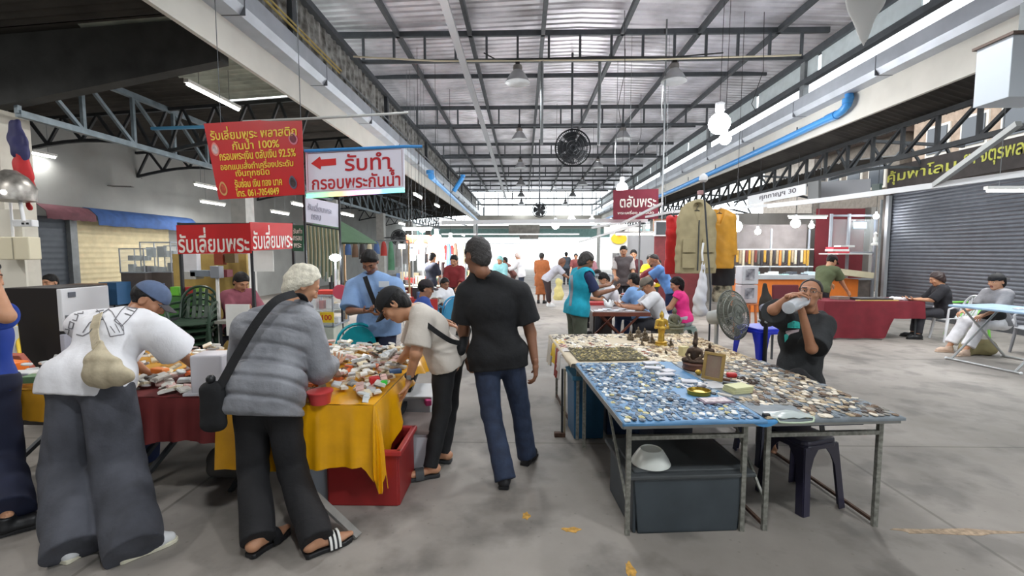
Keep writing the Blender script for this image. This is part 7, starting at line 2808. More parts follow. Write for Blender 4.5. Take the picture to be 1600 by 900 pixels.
# stacked dark green chairs
GR_D = mat('dark green plastic', (44, 66, 50), .4)
for k in range(5):
 chair((at(300, 520, 5.8).x + .01 * k, 5.8, .0 + .085 * k), math.radians(200), GR_D, ['bottom', 'second lowest', 'middle', 'second highest', 'top'][k] + ' dark green chair of the stack left of the red stall', None)
small_box((at(285, 440, 6.4).x, 6.4, 1.16 - .4), (.55, .3, .30), (70, 120, 60), 'green crate of odds and ends above the green chairs', 0, 'crate')
small_box((at(262, 455, 6.4).x, 6.4, .0), (1.0, .4, .76), (66, 68, 72), 'dark counter behind the green chairs', 0, 'counter')
for i, (u, v, c, lab) in enumerate(((278, 445, (110, 190, 60), 'bright green cloth on the dark counter'), (300, 443, (170, 50, 46), 'red tin on the dark counter'), (313, 444, (120, 160, 60), 'lime tin right of the red tin'))):
 p = at(u, v, 6.3)
 small_box((p.x, 6.28, 1.06), (.12, .10, .12), c, lab, .2 * i, 'tin' if i else 'cloth')
# teal chairs
TEAL = mat('teal plastic', (18, 164, 178), .35)
p = at(523, 560, 4.98)
chair((at(522, 540, 5.05).x, 5.05, 0), math.radians(-40), TEAL, 'teal plastic chair behind the golden table, left one', None, False, True)
chair((at(548, 540, 5.25).x, 5.32, 0), math.radians(30), TEAL, 'teal plastic chair behind the golden table, right one', None, False, True)
chair((at(706, 470, 8.6).x, 8.6, 0), math.radians(20), mat('sky blue plastic', (70, 160, 206), .4), 'sky blue chair seen left of the man in black', None, True, True)

# stall with the red signs
t = thing('market_stall', 'steel frame of the stall carrying the red signs', 'stall', (at(335, 500, 6.3).x, 6.4, 0))
pa, pb, pc = at(280, 350, 6.2), at(392, 350, 6.0), at(457, 350, 6.9)
for k, p in enumerate((pa, pb, pc)):
 MB().bar((p.x, p.y, 0), (p.x, p.y, p.z + .02), .035).build('post', STEEL_BK, t)
MB().bar((pa.x, pa.y, pa.z), (pb.x, pb.y, pb.z), .03).build('rail', STEEL_BK, t)
MB().bar((pb.x, pb.y, pb.z), (pc.x, pc.y, pc.z), .03).build('rail', STEEL_BK, t)
MB().box((at(330, 430, 7.6).x, 7.6, .82), (1.25, .05, 1.62)).build('back_panel', mat('mustard stall back', (176, 150, 84), .7, var=.2, vscale=3), t)
rs = random.Random(23)
for i, (u, v, s, c, lab) in enumerate(((300, 408, (.22, .1, .34), (222, 222, 226), 'white framed photo in the red stall'), (344, 403, (.14, .1, .22), (150, 70, 50), 'red brown pouch hanging in the red stall'), (362, 402, (.16, .1, .18), (110, 92, 60), 'brass wreath piece in the red stall'),
         (318, 427, (.3, .2, .10), (130, 140, 150), 'grey tool box on the stall shelf'), (300, 430, (.25, .2, .12), (190, 190, 186), 'pale box on the stall shelf'), (350, 427, (.2, .15, .12), (120, 50, 60), 'maroon box on the stall shelf'))):
 p = at(u, v, 7.3)
 small_box((p.x, p.y, p.z - s[2] / 2), s, c, lab, 0, 'stall_item', 'goods')
c = at(339, 425, 5.95)
t = thing('meter_box', 'grey metal box on a post beside the stall keeper', 'box', c)
MB().box(c, (.12, .10, .16)).build('box', mat('grey metal box', (150, 154, 160), .4, .4), t, bevel=.006)
MB().bar((c.x, c.y, 0), (c.x, c.y, c.z - .08), .03).build('post', WHITE_P, t)
simple_table(at(345, 470, 5.9).x, at(452, 470, 5.9).x, 5.75, 6.15, .78, TABLE_TOP, 'narrow work table of the red sign stall', STEEL_BK)
c = at(412, 408, 5.9)
o = MB().box(c + V((0, 0, 0)), (.26, .01, .27)).build('notice_paper', WHITE_P)
tag(o, 'white printed notice hung on the stall post', 'notice')
c = at(403, 500, 5.7)
o = MB().box(at(372, 500, 5.7), (.30, .02, .40)).build('notice_paper', WHITE_P)
tag(o, 'white paper panel on the front of the work table', 'notice')
# glass counters behind the golden table
showcase(at(487, 480, 5.9).x, at(530, 480, 5.9).x, 5.7, 6.2, .72, 1.12, 'glass counter with yellow label behind the old man', body=(206, 206, 190), goods=((210, 190, 196), (180, 60, 60), (226, 226, 226)), n=4)
c = at(511, 496, 5.66)
t = thing('price_label', 'yellow label with red writing on the glass counter', 'label', c)
MB().box(c, (.17, .012, .13)).build('card', mat('yellow card', (240, 200, 40), .6), t)
mb = MB()
put_text(mb, '100', c + V((0, -.008, 0)), (1, 0, 0), (0, 0, 1), .12, .07)
mb.build('lettering', mat('red ink', (200, 50, 40), .6), t)
small_box((at(510, 445, 5.9).x, 5.9, 1.12), (.24, .2, .05), (206, 70, 60), 'red tray on top of the glass counter', 0, 'tray')
c = at(532, 456, 5.6)
o = MB().lathe([(.09, 0), (.09, .02), (0, .02)], c, R=Matrix.Rotation(PI / 2, 3, 'X'), n=24).build('round_label', mat('pink label', (226, 90, 110), .5))
tag(o, 'round pink label on the stall post left of the work shirt', 'label')
p = at(524, 405, 5.9)
t = thing('desk_lamp', 'bright white lamp on an upright stem behind the old man', 'lamp', (p.x, 5.9, 1.14))
MB().tube([(p.x - .01, 5.9, 1.14), (p.x, 5.9, p.z)], .016, 8).build('stem', WHITE_PL, t, smooth=60)
MB().lathe([(.06, 0), (.06, .02), (.02, .03)], (p.x - .01, 5.9, 1.14), n=16).build('base', WHITE_PL, t)
MB().ball(p + V((0, 0, .02)), (.075, .06, .045), 14).build('bulb', LED_ON, t, smooth=60)
MB().bar((at(528, 500, 5.6).x, 5.6, 0), (at(528, 340, 5.6).x, 5.6, at(528, 340, 5.6).z), .02)
for i, (u, v0, y) in enumerate(((475, 310, 5.55), (530, 320, 6.0))):
 p = at(u, v0, y)
 o = MB().bar((p.x, y, 0), (p.x, y, p.z + .4), .022).build('sign_post', STEEL_BK)
 tag(o, ['thin black post carrying the small white sign, left one', 'thin black post at the right edge of the small white sign'][i], 'post')
# strings of beads
mb = MB()
for i in range(26):
 p = at(478 + 2.0 * i, 352 + .3 * i, 6.6)
 L = .55 + .25 * random.random()
 mb.tube([p, p + V((.01, 0, -L / 2)), p + V((0, 0, -L))], .009, 5, m=i % 3)
o = mb.build('bead_strings', [mat('olive beads', (120, 120, 90), .5), mat('pale beads', (180, 176, 150), .4), mat('grey green beads', (90, 110, 96), .5)])
o['kind'] = 'stuff'
tag(o, 'curtain of bead strings hanging below the small white sign', 'beads')
o = MB().bar(at(476, 350, 6.6), at(532, 359, 6.6), .02).build('bead_rail', STEEL_BK)
tag(o, 'rod carrying the curtain of bead strings', 'rod')
# green market umbrella
c = at(515, 338, 9.5)
t = thing('market_umbrella', 'green market umbrella behind the small white sign', 'umbrella', (c.x, c.y, 0))
g = []
for i in range(9):
 a0 = 2 * PI * i / 8 + .2
 g.append([c + V((.95 * q_ * math.cos(a0), .95 * q_ * math.sin(a0), -.55 * q_ ** 1.2)) for q_ in (0.02, .25, .5, .75, 1)])
MB().sheet(g, .006).build('canopy', mat('green umbrella cloth', (78, 104, 80), .8, var=.08), t, smooth=30)
MB().tube([(c.x, c.y, 0), c], .022, 8).build('pole', STEEL_DK, t, smooth=60)
for i in range(8):
 a0 = 2 * PI * i / 8 + .2
 MB().bar(c + V((0, 0, -.05)), c + V((.93 * math.cos(a0), .93 * math.sin(a0), -.57)), .012).build('rib', STEEL, t)

# ---------------------------------------------------------------- stalls along the left side of the aisle, further back
rs = random.Random(41)
goods_c = [('brown', (110, 84, 66)), ('cream', (204, 190, 160)), ('dark', (58, 54, 56)), ('white', (220, 220, 218)), ('red', (170, 52, 46)), ('grey', (140, 140, 140)), ('green', (80, 130, 100)), ('blue', (70, 100, 150))]
row = [(-3.2, 7.2, 1.3, .8, 'work table in front of the dark-capped seated man'), (-2.2, 8.2, 1.3, .8, 'stall table with red goods left of the man in black'), (-3.6, 10.2, 1.6, .9, 'stall table with hanging wares by the second column'),
       (-2.6, 12.6, 1.8, .9, 'stall table before the red-lit stall'), (-3.4, 15.2, 2.0, .9, 'far left stall table with white lamps'), (-2.4, 18.5, 2.0, .9, 'farthest left stall table near the open end')]
ord_ = ['first', 'second', 'third', 'fourth', 'fifth', 'sixth', 'seventh', 'eighth', 'ninth', 'tenth']
for k, (x, y, w, d, lab) in enumerate(row):
 tt = simple_table(x - w / 2, x + w / 2, y, y + d, .74, TABLE_TOP, lab)
 if k == 1:
  MB().box((x, y - .01, .72), (w + .04, .03, .20)).build('skirt', mat('red table skirt', (176, 48, 44), .7), tt)
 for i in range(10):
  n_, c = rs.choice(goods_c)
  s = (rs.uniform(.10, .2), rs.uniform(.1, .2), rs.uniform(.05, .26))
  small_box((x - w / 2 + w * (i + .5) / 10, y + rs.uniform(.15, d - .15), .74), s, c, '%s goods on the %s' % (n_, lab), rs.uniform(-.5, .5), 'goods_box', 'goods', group='%s goods on the %s' % (n_, lab))
 if k in (2, 3, 4):
  t = thing('clothes_rack', ['rack with hanging bags by the second column', 'rack of dark wares beside the red-lit stall', 'rack of pale wares at the far left stalls'][k - 2], 'rack', (x, y + d + .2, 0))
  for sx in (-1, 1):
   MB().bar((x + sx * w / 2, y + d + .2, 0), (x + sx * w / 2, y + d + .2, 1.95), .04).build('post', mat('wood post', (170, 140, 104), .6) if k == 2 else STEEL, t)
  MB().bar((x - w / 2, y + d + .2, 1.95), (x + w / 2, y + d + .2, 1.95), .035).build('rail', STEEL, t)
  for i in range(9):
   n_, c = rs.choice(goods_c)
   h = rs.uniform(.3, .8)
   px_ = x - w / 2 + w * (i + .5) / 9
   f = MB()
   f.lathe([(.02, 0), (.05, -.04), (.075, -h * .5), (.085, -h), (.0, -h)], (px_, y + d + .2, 1.93), n=10, sy=.5)
   o = f.build('hanging_ware', mat('ware %s' % n_, c, .6, var=.15), smooth=50)
   tag(o, '%s ware hanging %s along the %s' % (n_, ord_[i], ['rack by the second column', 'dark rack beside the red-lit stall', 'far left pale rack'][k - 2]), 'ware')
# red lit stall
c = at(668, 385, 13.6)
t = thing('stall_booth', 'booth glowing red and white under strong lamps on the left', 'booth', (c.x, 13.6, 0))
RED_L = mat('orange red panel', (226, 84, 50), .6)
MB().box((c.x - .25, 13.6, 2.05), (.7, .25, .22)).build('fascia', RED_L, t, bevel=.006)
MB().box((c.x + .18, 13.5, 1.65), (.28, .06, .95)).build('banner', mat('pale orange banner', (236, 150, 110), .6, var=.25, vscale=6), t)
for sx in (-.6, .35):
 MB().bar((c.x + sx, 13.7, 0), (c.x + sx, 13.7, 2.2), .04).build('post', STEEL, t)
MB().box((c.x - .1, 13.7, .45), (1.1, .4, .9)).build('counter', mat('red counter', (150, 44, 40), .6), t)
tube_light((c.x - .25, 13.4, 2.32), .8, 'tube mounted over the red-lit booth', (1, 0, 0), 40, hang=.1)
tube_light((c.x - .25, 13.4, 1.84), .5, 'lower tube inside the red-lit booth', (1, 0, 0), 20, hang=.1)
# glowing counter lamps, seen as white blobs
for i, (u, v, y) in enumerate(((645, 398, 9.5), (690, 398, 10.5), (628, 385, 10), (660, 360, 12.8))):
 c = at(u, v, y)
 t = thing('table_lamp', ['white box lamp on the stall by the second column', 'round table lamp in front of the dark rack', 'white lamp among the hanging bags', 'lamp head above the red-lit booth'][i], 'lamp', (c.x, c.y, 0))
 MB().tube([(c.x, c.y, 0), c], .012, 6).build('stem', WHITE_PL, t)
 MB().box(c, (.12, .06, .24) if i == 0 else (.14, .10, .10)).build('bulb', mat('soft lit lamp', (250, 250, 245), .4, emit=5), t, bevel=.02)
# ---------------------------------------------------------------- signs and banners
RED_V, YEL = mat('red vinyl banner', (196, 30, 34), .42, var=.05, vscale=3), mat('yellow lettering', (238, 206, 72), .5)
WHT_L = mat('white lettering', (240, 236, 228), .5)


def sign(name, label, TL, TR, BL, t, m, cat='sign', BR=None):
 TL, TR, BL = V(TL), V(TR), V(BL)
 ex, ey = TR - TL, TL - BL
 s = thing(name, label, cat, BL)
 n = ex.cross(ey).normalized()
 mb = MB()
 k = V((0, 0, 0)) if BR is None else V(BR) - (BL + ex)
 if BR is None:
  mb.prism([(0, 0), (1, 0), (1, 1), (0, 1)], BL - n * t, ex, ey, t)
 else:
  mb.sheet([[BL + ex * (i / 12) + ey * (j / 8) + k * (i / 12) * (1 - j / 8) + n * (.006 * math.sin(i * .9) * (1 - j / 8) - .007) for j in range(9)] for i in range(13)], t)
 p = mb.build('panel', m, s)

 def pt(a, b):
  return BL + ex * a + ey * b + k * a * (1 - b) + n * (.002 if BR is None else .001 + .006 * math.sin(a * 10.8) * (1 - b))
 return s, pt, ex, ey, p


def texts(s, pt, ex, ey, lines, m, name='lettering'):
 BL_ = V(s.location)
 for (tx, a, b, w, h) in lines:
  mb = MB()
  put_text(mb, tx, BL_ + ex * a + ey * b, ex, ey, w * ex.length, h * ey.length)
  n_ = ex.cross(ey).normalized()
  out = []
  for p in mb.v:
   q = V(p) - BL_
   dz = q.dot(n_)
   q -= n_ * dz
   y_ = q.dot(n_.cross(ex)) / ey.dot(n_.cross(ex))
   x_ = (q - ey * y_).dot(ex) / ex.dot(ex)
   out.append(tuple(pt(x_, y_) + n_ * (dz + .002)))
  mb.v = out
  mb.build(name, m, s)


# big red banner
s, pt, ex, ey, p = sign('banner', 'big red vinyl banner with yellow Thai writing hung from the roof pole', at(318, 193, 5.1), at(471, 184, 4.8), at(342, 312, 5.1), .006, RED_V, 'banner', BR=at(475, 304, 4.82))
texts(s, pt, ex, ey, [('รับเลี่ยมพระ พลาสติก', .50, .86, .90, .17), ('กันน้ำ 100%', .52, .71, .50, .15), ('กรอบพระเงิน ตลับเงิน 92.5%', .52, .565, .82, .12), ('ออกแบบสั่งทำเครื่องประดับ', .50, .44, .80, .12),
                      ('เงินทุกชนิด', .45, .315, .38, .11), ('รับซ่อม เงิน ทอง นาค', .50, .20, .54, .12), ('โทร. 061-7054849', .48, .075, .50, .11)], YEL)


def pendant(a, b, w, h, c, c2, nm):
 mb = MB()
 c0 = pt(a, b)
 exn, eyn = ex.normalized(), ey.normalized()
 pol = [(w * math.cos(2 * PI * k / 20) * (1 - .25 * max(0, math.sin(2 * PI * k / 20))), h * math.sin(2 * PI * k / 20)) for k in range(20)]
 mb.prism(pol, c0, exn, eyn, .002, m=0)
 mb.prism([(x * .72, y * .72) for x, y in pol], c0 + exn.cross(eyn) * .0015, exn, eyn, .002, m=1)
 mb.build('printed_pendant', [mat('print ' + nm, c, .5), mat('print in ' + nm, c2, .5, var=.3, vscale=30)], s)


pendant(.075, .66, .055, .075, (226, 130, 120), (196, 170, 170), 'pink')
pendant(.085, .14, .055, .078, (206, 160, 100), (190, 70, 50), 'gold')
pendant(.91, .74, .055, .065, (206, 120, 140), (110, 26, 50), 'lotus')
pendant(.885, .17, .048, .070, (90, 90, 110), (60, 44, 46), 'dark')
o = MB().tube([at(380, 190, 5.0), at(471, 186, 4.8), at(560, 181, 4.95), at(637, 176, 5.4)], .014, 8).build('banner_pole', mat('pale pole', (176, 176, 172), .5), smooth=60)
tag(o, 'thin pale pole carrying the red banner out from the gutter', 'pole')
o = MB().tube([at(476, 236, 4.86), at(632, 229, 4.86), at(660, 229, 4.9)], .016, 8).build('sign_pole', BLUE_PIPE, smooth=60)
tag(o, 'blue pipe along the top of the white arrow sign', 'pole')
for i, (u, v0, v1) in enumerate(((345, 100, 195), (470, 120, 190))):
 a_, b_ = at(u, v0, 5.05), at(u, v1, 5.05 if i == 0 else 4.85)
 o = MB().tube([(b_.x, b_.y, 4.58), b_], .004, 5).build('banner_string', STEEL_DK)
 tag(o, ['string tying the red banner\'s left corner to the roof', 'string tying the red banner\'s right corner to the roof'][i], 'string')
# white arrow sign
s, pt, ex, ey, p = sign('hanging_sign', 'white sign with red arrow and red Thai writing beside the banner', at(477, 238, 4.88), at(631, 230, 4.86), at(479, 302, 4.88), .02, mat('white sign board', (226, 224, 238), .5))
RED_I = mat('red lettering', (186, 34, 44), .5)
texts(s, pt, ex, ey, [('รับทำ', .63, .70, .46, .42), ('กรอบพระกันน้ำ', .51, .30, .90, .46)], RED_I)
mb = MB()
exn, eyn = ex.normalized(), ey.normalized()
aw, ah = ex.length * .255, ey.length * .32
c0 = pt(.185, .72)
mb.prism([(-.5 * aw, 0), (-.14 * aw, .5 * ah), (-.10 * aw, .26 * ah), (.5 * aw, .30 * ah), (.5 * aw, -.22 * ah), (-.10 * aw, -.24 * ah), (-.13 * aw, -.5 * ah)], c0, exn, eyn, .002)
mb.build('arrow', mat('bright red arrow', (206, 40, 40), .5), s)
mb = MB()
for (a0, b0, a1, b1) in ((.025, .04, .975, .04), (.025, .96, .975, .96), (.02, .06, .02, .94), (.98, .06, .98, .94)):
 mb.bar(pt(a0, b0), pt(a1, b1), .003, .003)
mb.build('border', mat('brown thin line', (150, 90, 84), .6), s)
ledm = bpy.data.materials.new('rainbow led strip')
ledm.use_nodes = True
_n = ledm.node_tree.nodes
_b = _n['Principled BSDF']
_tc = _n.new('ShaderNodeTexCoord')
_sp = _n.new('ShaderNodeSeparateXYZ')
_rp = _n.new('ShaderNodeValToRGB')
_el = _rp.color_ramp.elements
_el[0].position, _el[0].color = 0, (.02, .9, .35, 1)
_el[1].position, _el[1].color = 1, (.02, .9, .7, 1)
for q_, c_ in ((.22, (.15, 1, .1, 1)), (.36, (1, .35, .05, 1)), (.5, (1, .25, .55, 1)), (.66, (1, .4, .95, 1)), (.78, (.03, .4, 1, 1))):
 e_ = _el.new(q_)
 e_.color = c_
ledm.node_tree.links.new(_tc.outputs['Generated'], _sp.inputs[0])
ledm.node_tree.links.new(_sp.outputs[0], _rp.inputs['Fac'])
ledm.node_tree.links.new(_rp.outputs['Color'], _b.inputs['Emission Color'])
_b.inputs['Emission Strength'].default_value = 1.3
MB().bar(pt(.0, -.07), pt(1.0, -.035), .016, .045).build('led_strip', ledm, s)
# small white sign and green sign
s, pt, ex, ey, p = sign('hanging_sign', 'small tilted white sign with faint grey writing under the arrow sign', at(474, 307, 5.6), at(530, 319, 6.0), at(474, 346, 5.6), .01, mat('off white acrylic', (212, 210, 222), .3))
texts(s, pt, ex, ey, [('รับเลี่ยมพระ', .45, .68, .66, .34), ('กรอบ', .34, .26, .26, .22)], mat('faint grey lettering', (168, 168, 182), .5))
s, pt, ex, ey, p = sign('hanging_sign', 'small dark green sign right of the red stall signs', at(457, 352, 6.0), at(474, 352, 5.9), at(457, 392, 6.0), .01, mat('green board', (36, 92, 66), .5))
texts(s, pt, ex, ey, [('รับทำ', .5, .78, .8, .2), ('กรอบ', .5, .5, .8, .18), ('พระ', .5, .22, .7, .18)], WHT_L)
# red stall signs
s, pt, ex, ey, p = sign('stall_sign', 'wide red stall sign with white Thai letters facing the aisle', at(275, 352, 6.15), at(390, 349, 5.95), at(278, 397, 6.15), .012, RED_V)
texts(s, pt, ex, ey, [('รับเลี่ยมพระ', .50, .47, .96, .86)], WHT_L)
s, pt, ex, ey, p = sign('stall_sign', 'narrower red stall sign turned away at the corner', at(391, 347, 5.95), at(457, 349, 6.85), at(393, 392, 5.95), .012, RED_V)
texts(s, pt, ex, ey, [('รับเลี่ยมพระ', .50, .48, .94, .86)], WHT_L)
# maroon cloth sign far right of the aisle
s, pt, ex, ey, p = sign('cloth_sign', 'maroon cloth sign with white Thai writing hung over the right stalls', at(958, 297, 11.0), at(1029, 295, 10.8), at(958, 343, 11.0), .012, mat('maroon sign cloth', (126, 40, 58), .7, var=.1))
texts(s, pt, ex, ey, [('ตลับพระ', .55, .60, .80, .40), ('พระเครื่อง ทุกชนิด', .5, .22, .8, .16)], WHT_L)
for i, u in enumerate((962, 1025)):
 a_ = at(u, 297, 10.9)
 o = MB().tube([a_, V((a_.x, a_.y, 4.3 if i else 6.0))], .006, 5).build('sign_string', STEEL_DK)
 tag(o, ['left string of the maroon cloth sign', 'right string of the maroon cloth sign'][i], 'string')
# white sign over the stall beside the shutter
s, pt, ex, ey, p = sign('stall_sign', 'long white sign with black Thai writing and a 30 over the counter stall', at(1168, 307, 13.4), at(1259, 287, 11.2), at(1168, 321, 13.4), .03, mat('white sign plastic', (206, 208, 210), .5))
texts(s, pt, ex, ey, [('ศุภกาญฯ 30', .55, .52, .62, .62)], mat('dark grey lettering', (70, 66, 76), .5))
for i, (u0, v0, u1, v1, vb, lab) in enumerate(((1262, 285, 1279, 282, 318, 'dark grey blank panel right of the long white sign'), (1283, 284, 1360, 279, 312, 'pale grey blank panel left of the yellow letters'), (1362, 288, 1374, 287, 302, 'tiny dark green panel beside the shutter head'))):
 s, pt, ex, ey, p = sign('blank_board', lab, at(u0, v0, 11.2), at(u1, v1, 10.6), at(u0, vb, 11.2), .05, mat('panel grey %d' % i, ((98, 100, 100), (150, 152, 156), (50, 70, 62))[i], .6), 'panel')
# yellow letters above the roller shutter
s = thing('shop_lettering', 'yellow green Thai letters over the grey roller shutter', 'sign', (9.9, 9.5, 3.6))
MB().box((9.98, 9.7, 3.66), (.06, 6.6, .62)).build('board', mat('dark sign board', (70, 64, 62), .8, var=.15), s)
mb = MB()
put_text(mb, 'คุ้มพาโลม', (9.94, 12.0, 3.66), (0, -1, 0), (0, 0, 1), 2.0, .38)
put_text(mb, 'ยา จตุรพล', (9.94, 10.2, 3.68), (0, -1, 0), (0, 0, 1), 1.25, .34)
mb.build('lettering', mat('yellow green letters', (206, 206, 92), .5), s)
# crossed bundle of cables along the right roof
for i, (x, z) in enumerate(((2.2, 5.9), (5.2, 5.8), (3.9, 5.95))):
 y = (10.5, 10.5, 15.8)[i]
 mb = MB().tube([(x, y, 6.9), (x + .03, y, 5.6), (x - .05, y + .3, 5.0), (x, y + .2, 4.6 + .2 * i)], .008, 5)
 tag(mb.build('hanging_wire', BLACK_PL), ['loose black wire dangling left of the big lamp', 'loose black wire dangling near the right gutter', 'loose black wire under the second girder'][i], 'wire')
# ---------------------------------------------------------------- people further back
def X_(u, y):
 return at(u, 395, y).x


def cloth_m(n, c):
 return mat('cloth ' + n, c, .85, var=.08, vscale=14, bump=.5, bscale=10)


HB = dict(m=HAIR_BK, t=.012, low=True)
DKP = cloth_m('charcoal trousers', (44, 44, 50))
SHB = dict(m=BLACK_PL, sole=BLACK_PL)
MID_ = dict(vox=.012, hv=.006)
FAR_ = dict(vox=.02, hv=.010, fine=False)

tv = person('man in turquoise vest over navy tee standing at the crossed-leg table', pose(X_(902, 6.45), 6.45, -72, 1.68, 10, L=(40, 4, 60), R=(25, 4, 75), head=(25, 0)), SK3, hair=dict(m=HAIR_GR, t=.012, low=True), shirt=dict(m=cloth_m('navy', (40, 50, 88)), sleeve=.8, flare=.02, name='t_shirt'),
       vest=dict(m=cloth_m('turquoise', (24, 160, 186))), pants=dict(m=cloth_m('olive grey', (88, 94, 80)), e=.03, flare=.02), shoes=SHB, seed=60, **MID_)
gc = person('man in grey cap and white tee seated at the crossed-leg table', pose(X_(1040, 7.5), 7.5, 85, 1.66, 24, sit=.42, L=(50, 4, 45), R=(45, 4, 50), head=(25, 0)), SK1, hair=dict(m=HAIR_GR, t=.008), shirt=dict(m=WHT, e=.024, sleeve=.8, flare=.02, name='t_shirt'),
       pants=dict(m=DKP, e=.02), shoes=SHB, cap=dict(m=cloth_m('grey brown cap', (112, 104, 94))), seed=61, **MID_)
stool((X_(1040, 7.5), 7.5, 0), .2, mat('dark grey stool plastic', (70, 72, 78), .4), 'dark stool under the man in grey cap', .40)
person('woman in sleeveless pink top sitting near the hanging clothes', pose(X_(1074, 8.1), 8.1, 62, 1.55, 15, sit=.40, L=(30, 6, 40), R=(25, 6, 45), head=(15, 20)), SK2, hair=dict(m=HAIR_BK, t=.014, low=True, long=.18), shirt=dict(m=cloth_m('hot pink', (226, 48, 130)), sleeve=.2, name='top'),
       pants=dict(m=cloth_m('pale grey trousers', (170, 170, 178)), e=.02), shoes=SHB, seed=62, **MID_)
stool((X_(1074, 8.1), 8.1, 0), 0, mat('grey green plastic', (120, 138, 130), .4), 'grey stool under the woman in pink', .38)
person('man in olive tee and dark cap bending over the maroon table', pose(X_(1296, 9.5), 9.72, -68, 1.72, 30, L=(45, 4, 15), R=(30, 6, 10), head=(20, 0)), SK2, hair=dict(m=HAIR_BK, t=.006), shirt=dict(m=cloth_m('olive', (82, 90, 62)), sleeve=.75, flare=.025, e=.022, name='t_shirt'),
       pants=dict(m=cloth_m('black trousers', (36, 36, 42)), e=.025), shoes=SHB, cap=dict(m=cloth_m('dark brown cap', (52, 36, 38))), seed=63, **MID_)
person('person with bobbed dark hair in black top seated at the maroon table', pose(8.0, 8.85, 68, 1.6, 14, sit=.44, L=(40, 6, 50), R=(35, 6, 50), head=(18, 0)), SK2, hair=dict(m=mat('dark brown hair', (48, 34, 32), .5, var=.2, vscale=60), t=.02, low=True, ears=False), shirt=dict(m=cloth_m('black knit', (28, 28, 34)), sleeve=1.0, e=.024, name='top'),
       pants=dict(m=DKP), shoes=SHB, seed=64, **MID_)
wj = pose(X_(1566, 7.62), 7.62, 92, 1.6, 4, sit=.45, L=(28, 4, 40), R=(28, 4, 45), head=(10, 0), legs=.62)
person('woman in black cap and white trousers seated behind the pale blue table', wj, SK2, hair=dict(m=HAIR_BK, t=.012, low=True), shirt=dict(m=cloth_m('mid grey', (130, 130, 134)), sleeve=.9, e=.022, name='top'),
       pants=dict(m=cloth_m('white trousers', (226, 226, 230)), e=.03, leg=1.85, flare=.02), shoes=dict(m=mat('beige flats', (206, 180, 160), .5), sole=mat('beige flats', (206, 180, 160), .5)), cap=dict(m=BLK, brim=True, back=True), seed=65, **MID_)
f = Field()
bp0 = V(wj['KL']).lerp(V(wj['HL']), .35) + V((0, 0, .12))
f.cap(bp0 + V((-.05, 0, 0)), bp0 + V((.12, 0, .02)), .09, .10, k=.04)
f.disp(folds(.01, 30, 3))
tag(np_mesh('handbag', [(*f.mesh(.012), 0)], [BLK]), 'black handbag on the lap of the woman in white trousers', 'handbag')
ink([c for c in tv.children if c.name.startswith('vest')][0], 'band', [[(890, 410), (893, 430), (894, 450), (891, 478)]], 4, mat('grey reflective band', (120, 130, 140), .5))
ink([c for c in gc.children if c.name.startswith('t_shirt')][0], 'strap', [[(1020, 446), (1030, 455), (1040, 470), (1047, 490)]], 3, BLK)
# buyers group
person('man in white tee seated and bending to the left among the buyers', pose(X_(968, 9.05), 9.05, 92, 1.68, 26, sit=.44, L=(40, 4, 60), R=(40, 4, 60), head=(30, 0)), SK2, hair=HB, shirt=dict(m=WHT, e=.022, sleeve=.75, flare=.02, name='t_shirt'), pants=dict(m=DKP), shoes=SHB, seed=66, **MID_)
person('person in black with back turned beside the lit showcase', pose(X_(938, 9.7), 9.7, 8, 1.62, 14, sit=.44, L=(30, 6, 40), R=(30, 6, 40), head=(20, 0)), SK2, hair=HB, shirt=dict(m=cloth_m('black', (30, 30, 36)), sleeve=.8, name='t_shirt'), pants=dict(m=DKP), shoes=SHB, seed=67, **MID_)
person('tall man in grey vest facing the camera behind the buyers', pose(X_(974, 11.3), 11.3, 172, 1.84, 4, L=(20, 6, 50), R=(20, 6, 50), head=(15, 0)), SK2, hair=HB, shirt=dict(m=cloth_m('pale grey', (190, 186, 184)), sleeve=.8, name='t_shirt'), vest=dict(m=cloth_m('dark grey vest', (92, 86, 88))), pants=dict(m=DKP), shoes=SHB, seed=68, **MID_)
person('person in dark top with red collar standing right of the tall man', pose(X_(990, 12.7), 12.7, 165, 1.74, 3, L=(20, 6, 40), R=(20, 6, 40), head=(10, 0)), SK2, hair=HB, shirt=dict(m=cloth_m('dark wine', (70, 28, 36)), sleeve=1.4, name='top'), pants=dict(m=DKP), shoes=SHB, seed=69, **MID_)
person('person in dark red shirt bending low over the long table', pose(X_(1000, 10.5), 10.5, -100, 1.68, 40, L=(40, 4, 30), R=(40, 4, 30), head=(20, 0)), SK2, hair=HB, shirt=dict(m=cloth_m('dark red', (120, 34, 44)), sleeve=.9, name='shirt'), pants=dict(m=DKP), shoes=SHB, seed=70, **MID_)
person('person in yellow tee standing behind the dark red shirt', pose(X_(1019, 11.9), 11.9, 150, 1.62, 12, L=(30, 6, 30), R=(30, 6, 30), head=(25, 0)), SK2, hair=HB, shirt=dict(m=cloth_m('yellow', (228, 206, 32)), sleeve=.7, name='t_shirt'), pants=dict(m=DKP), shoes=SHB, seed=71, **MID_)
person('man in sky blue polo bending forward at the long table', pose(X_(1046, 9.55), 9.55, 75, 1.74, 30, L=(50, 4, 20), R=(50, 4, 20), head=(25, 0)), SK1, hair=dict(m=HAIR_GR, t=.006, df=-.01), shirt=dict(m=cloth_m('sky blue', (104, 152, 216)), sleeve=.75, flare=.02, e=.022, name='polo_shirt', collar=True), pants=dict(m=cloth_m('navy', (40, 50, 88))), shoes=SHB, seed=72, **MID_)
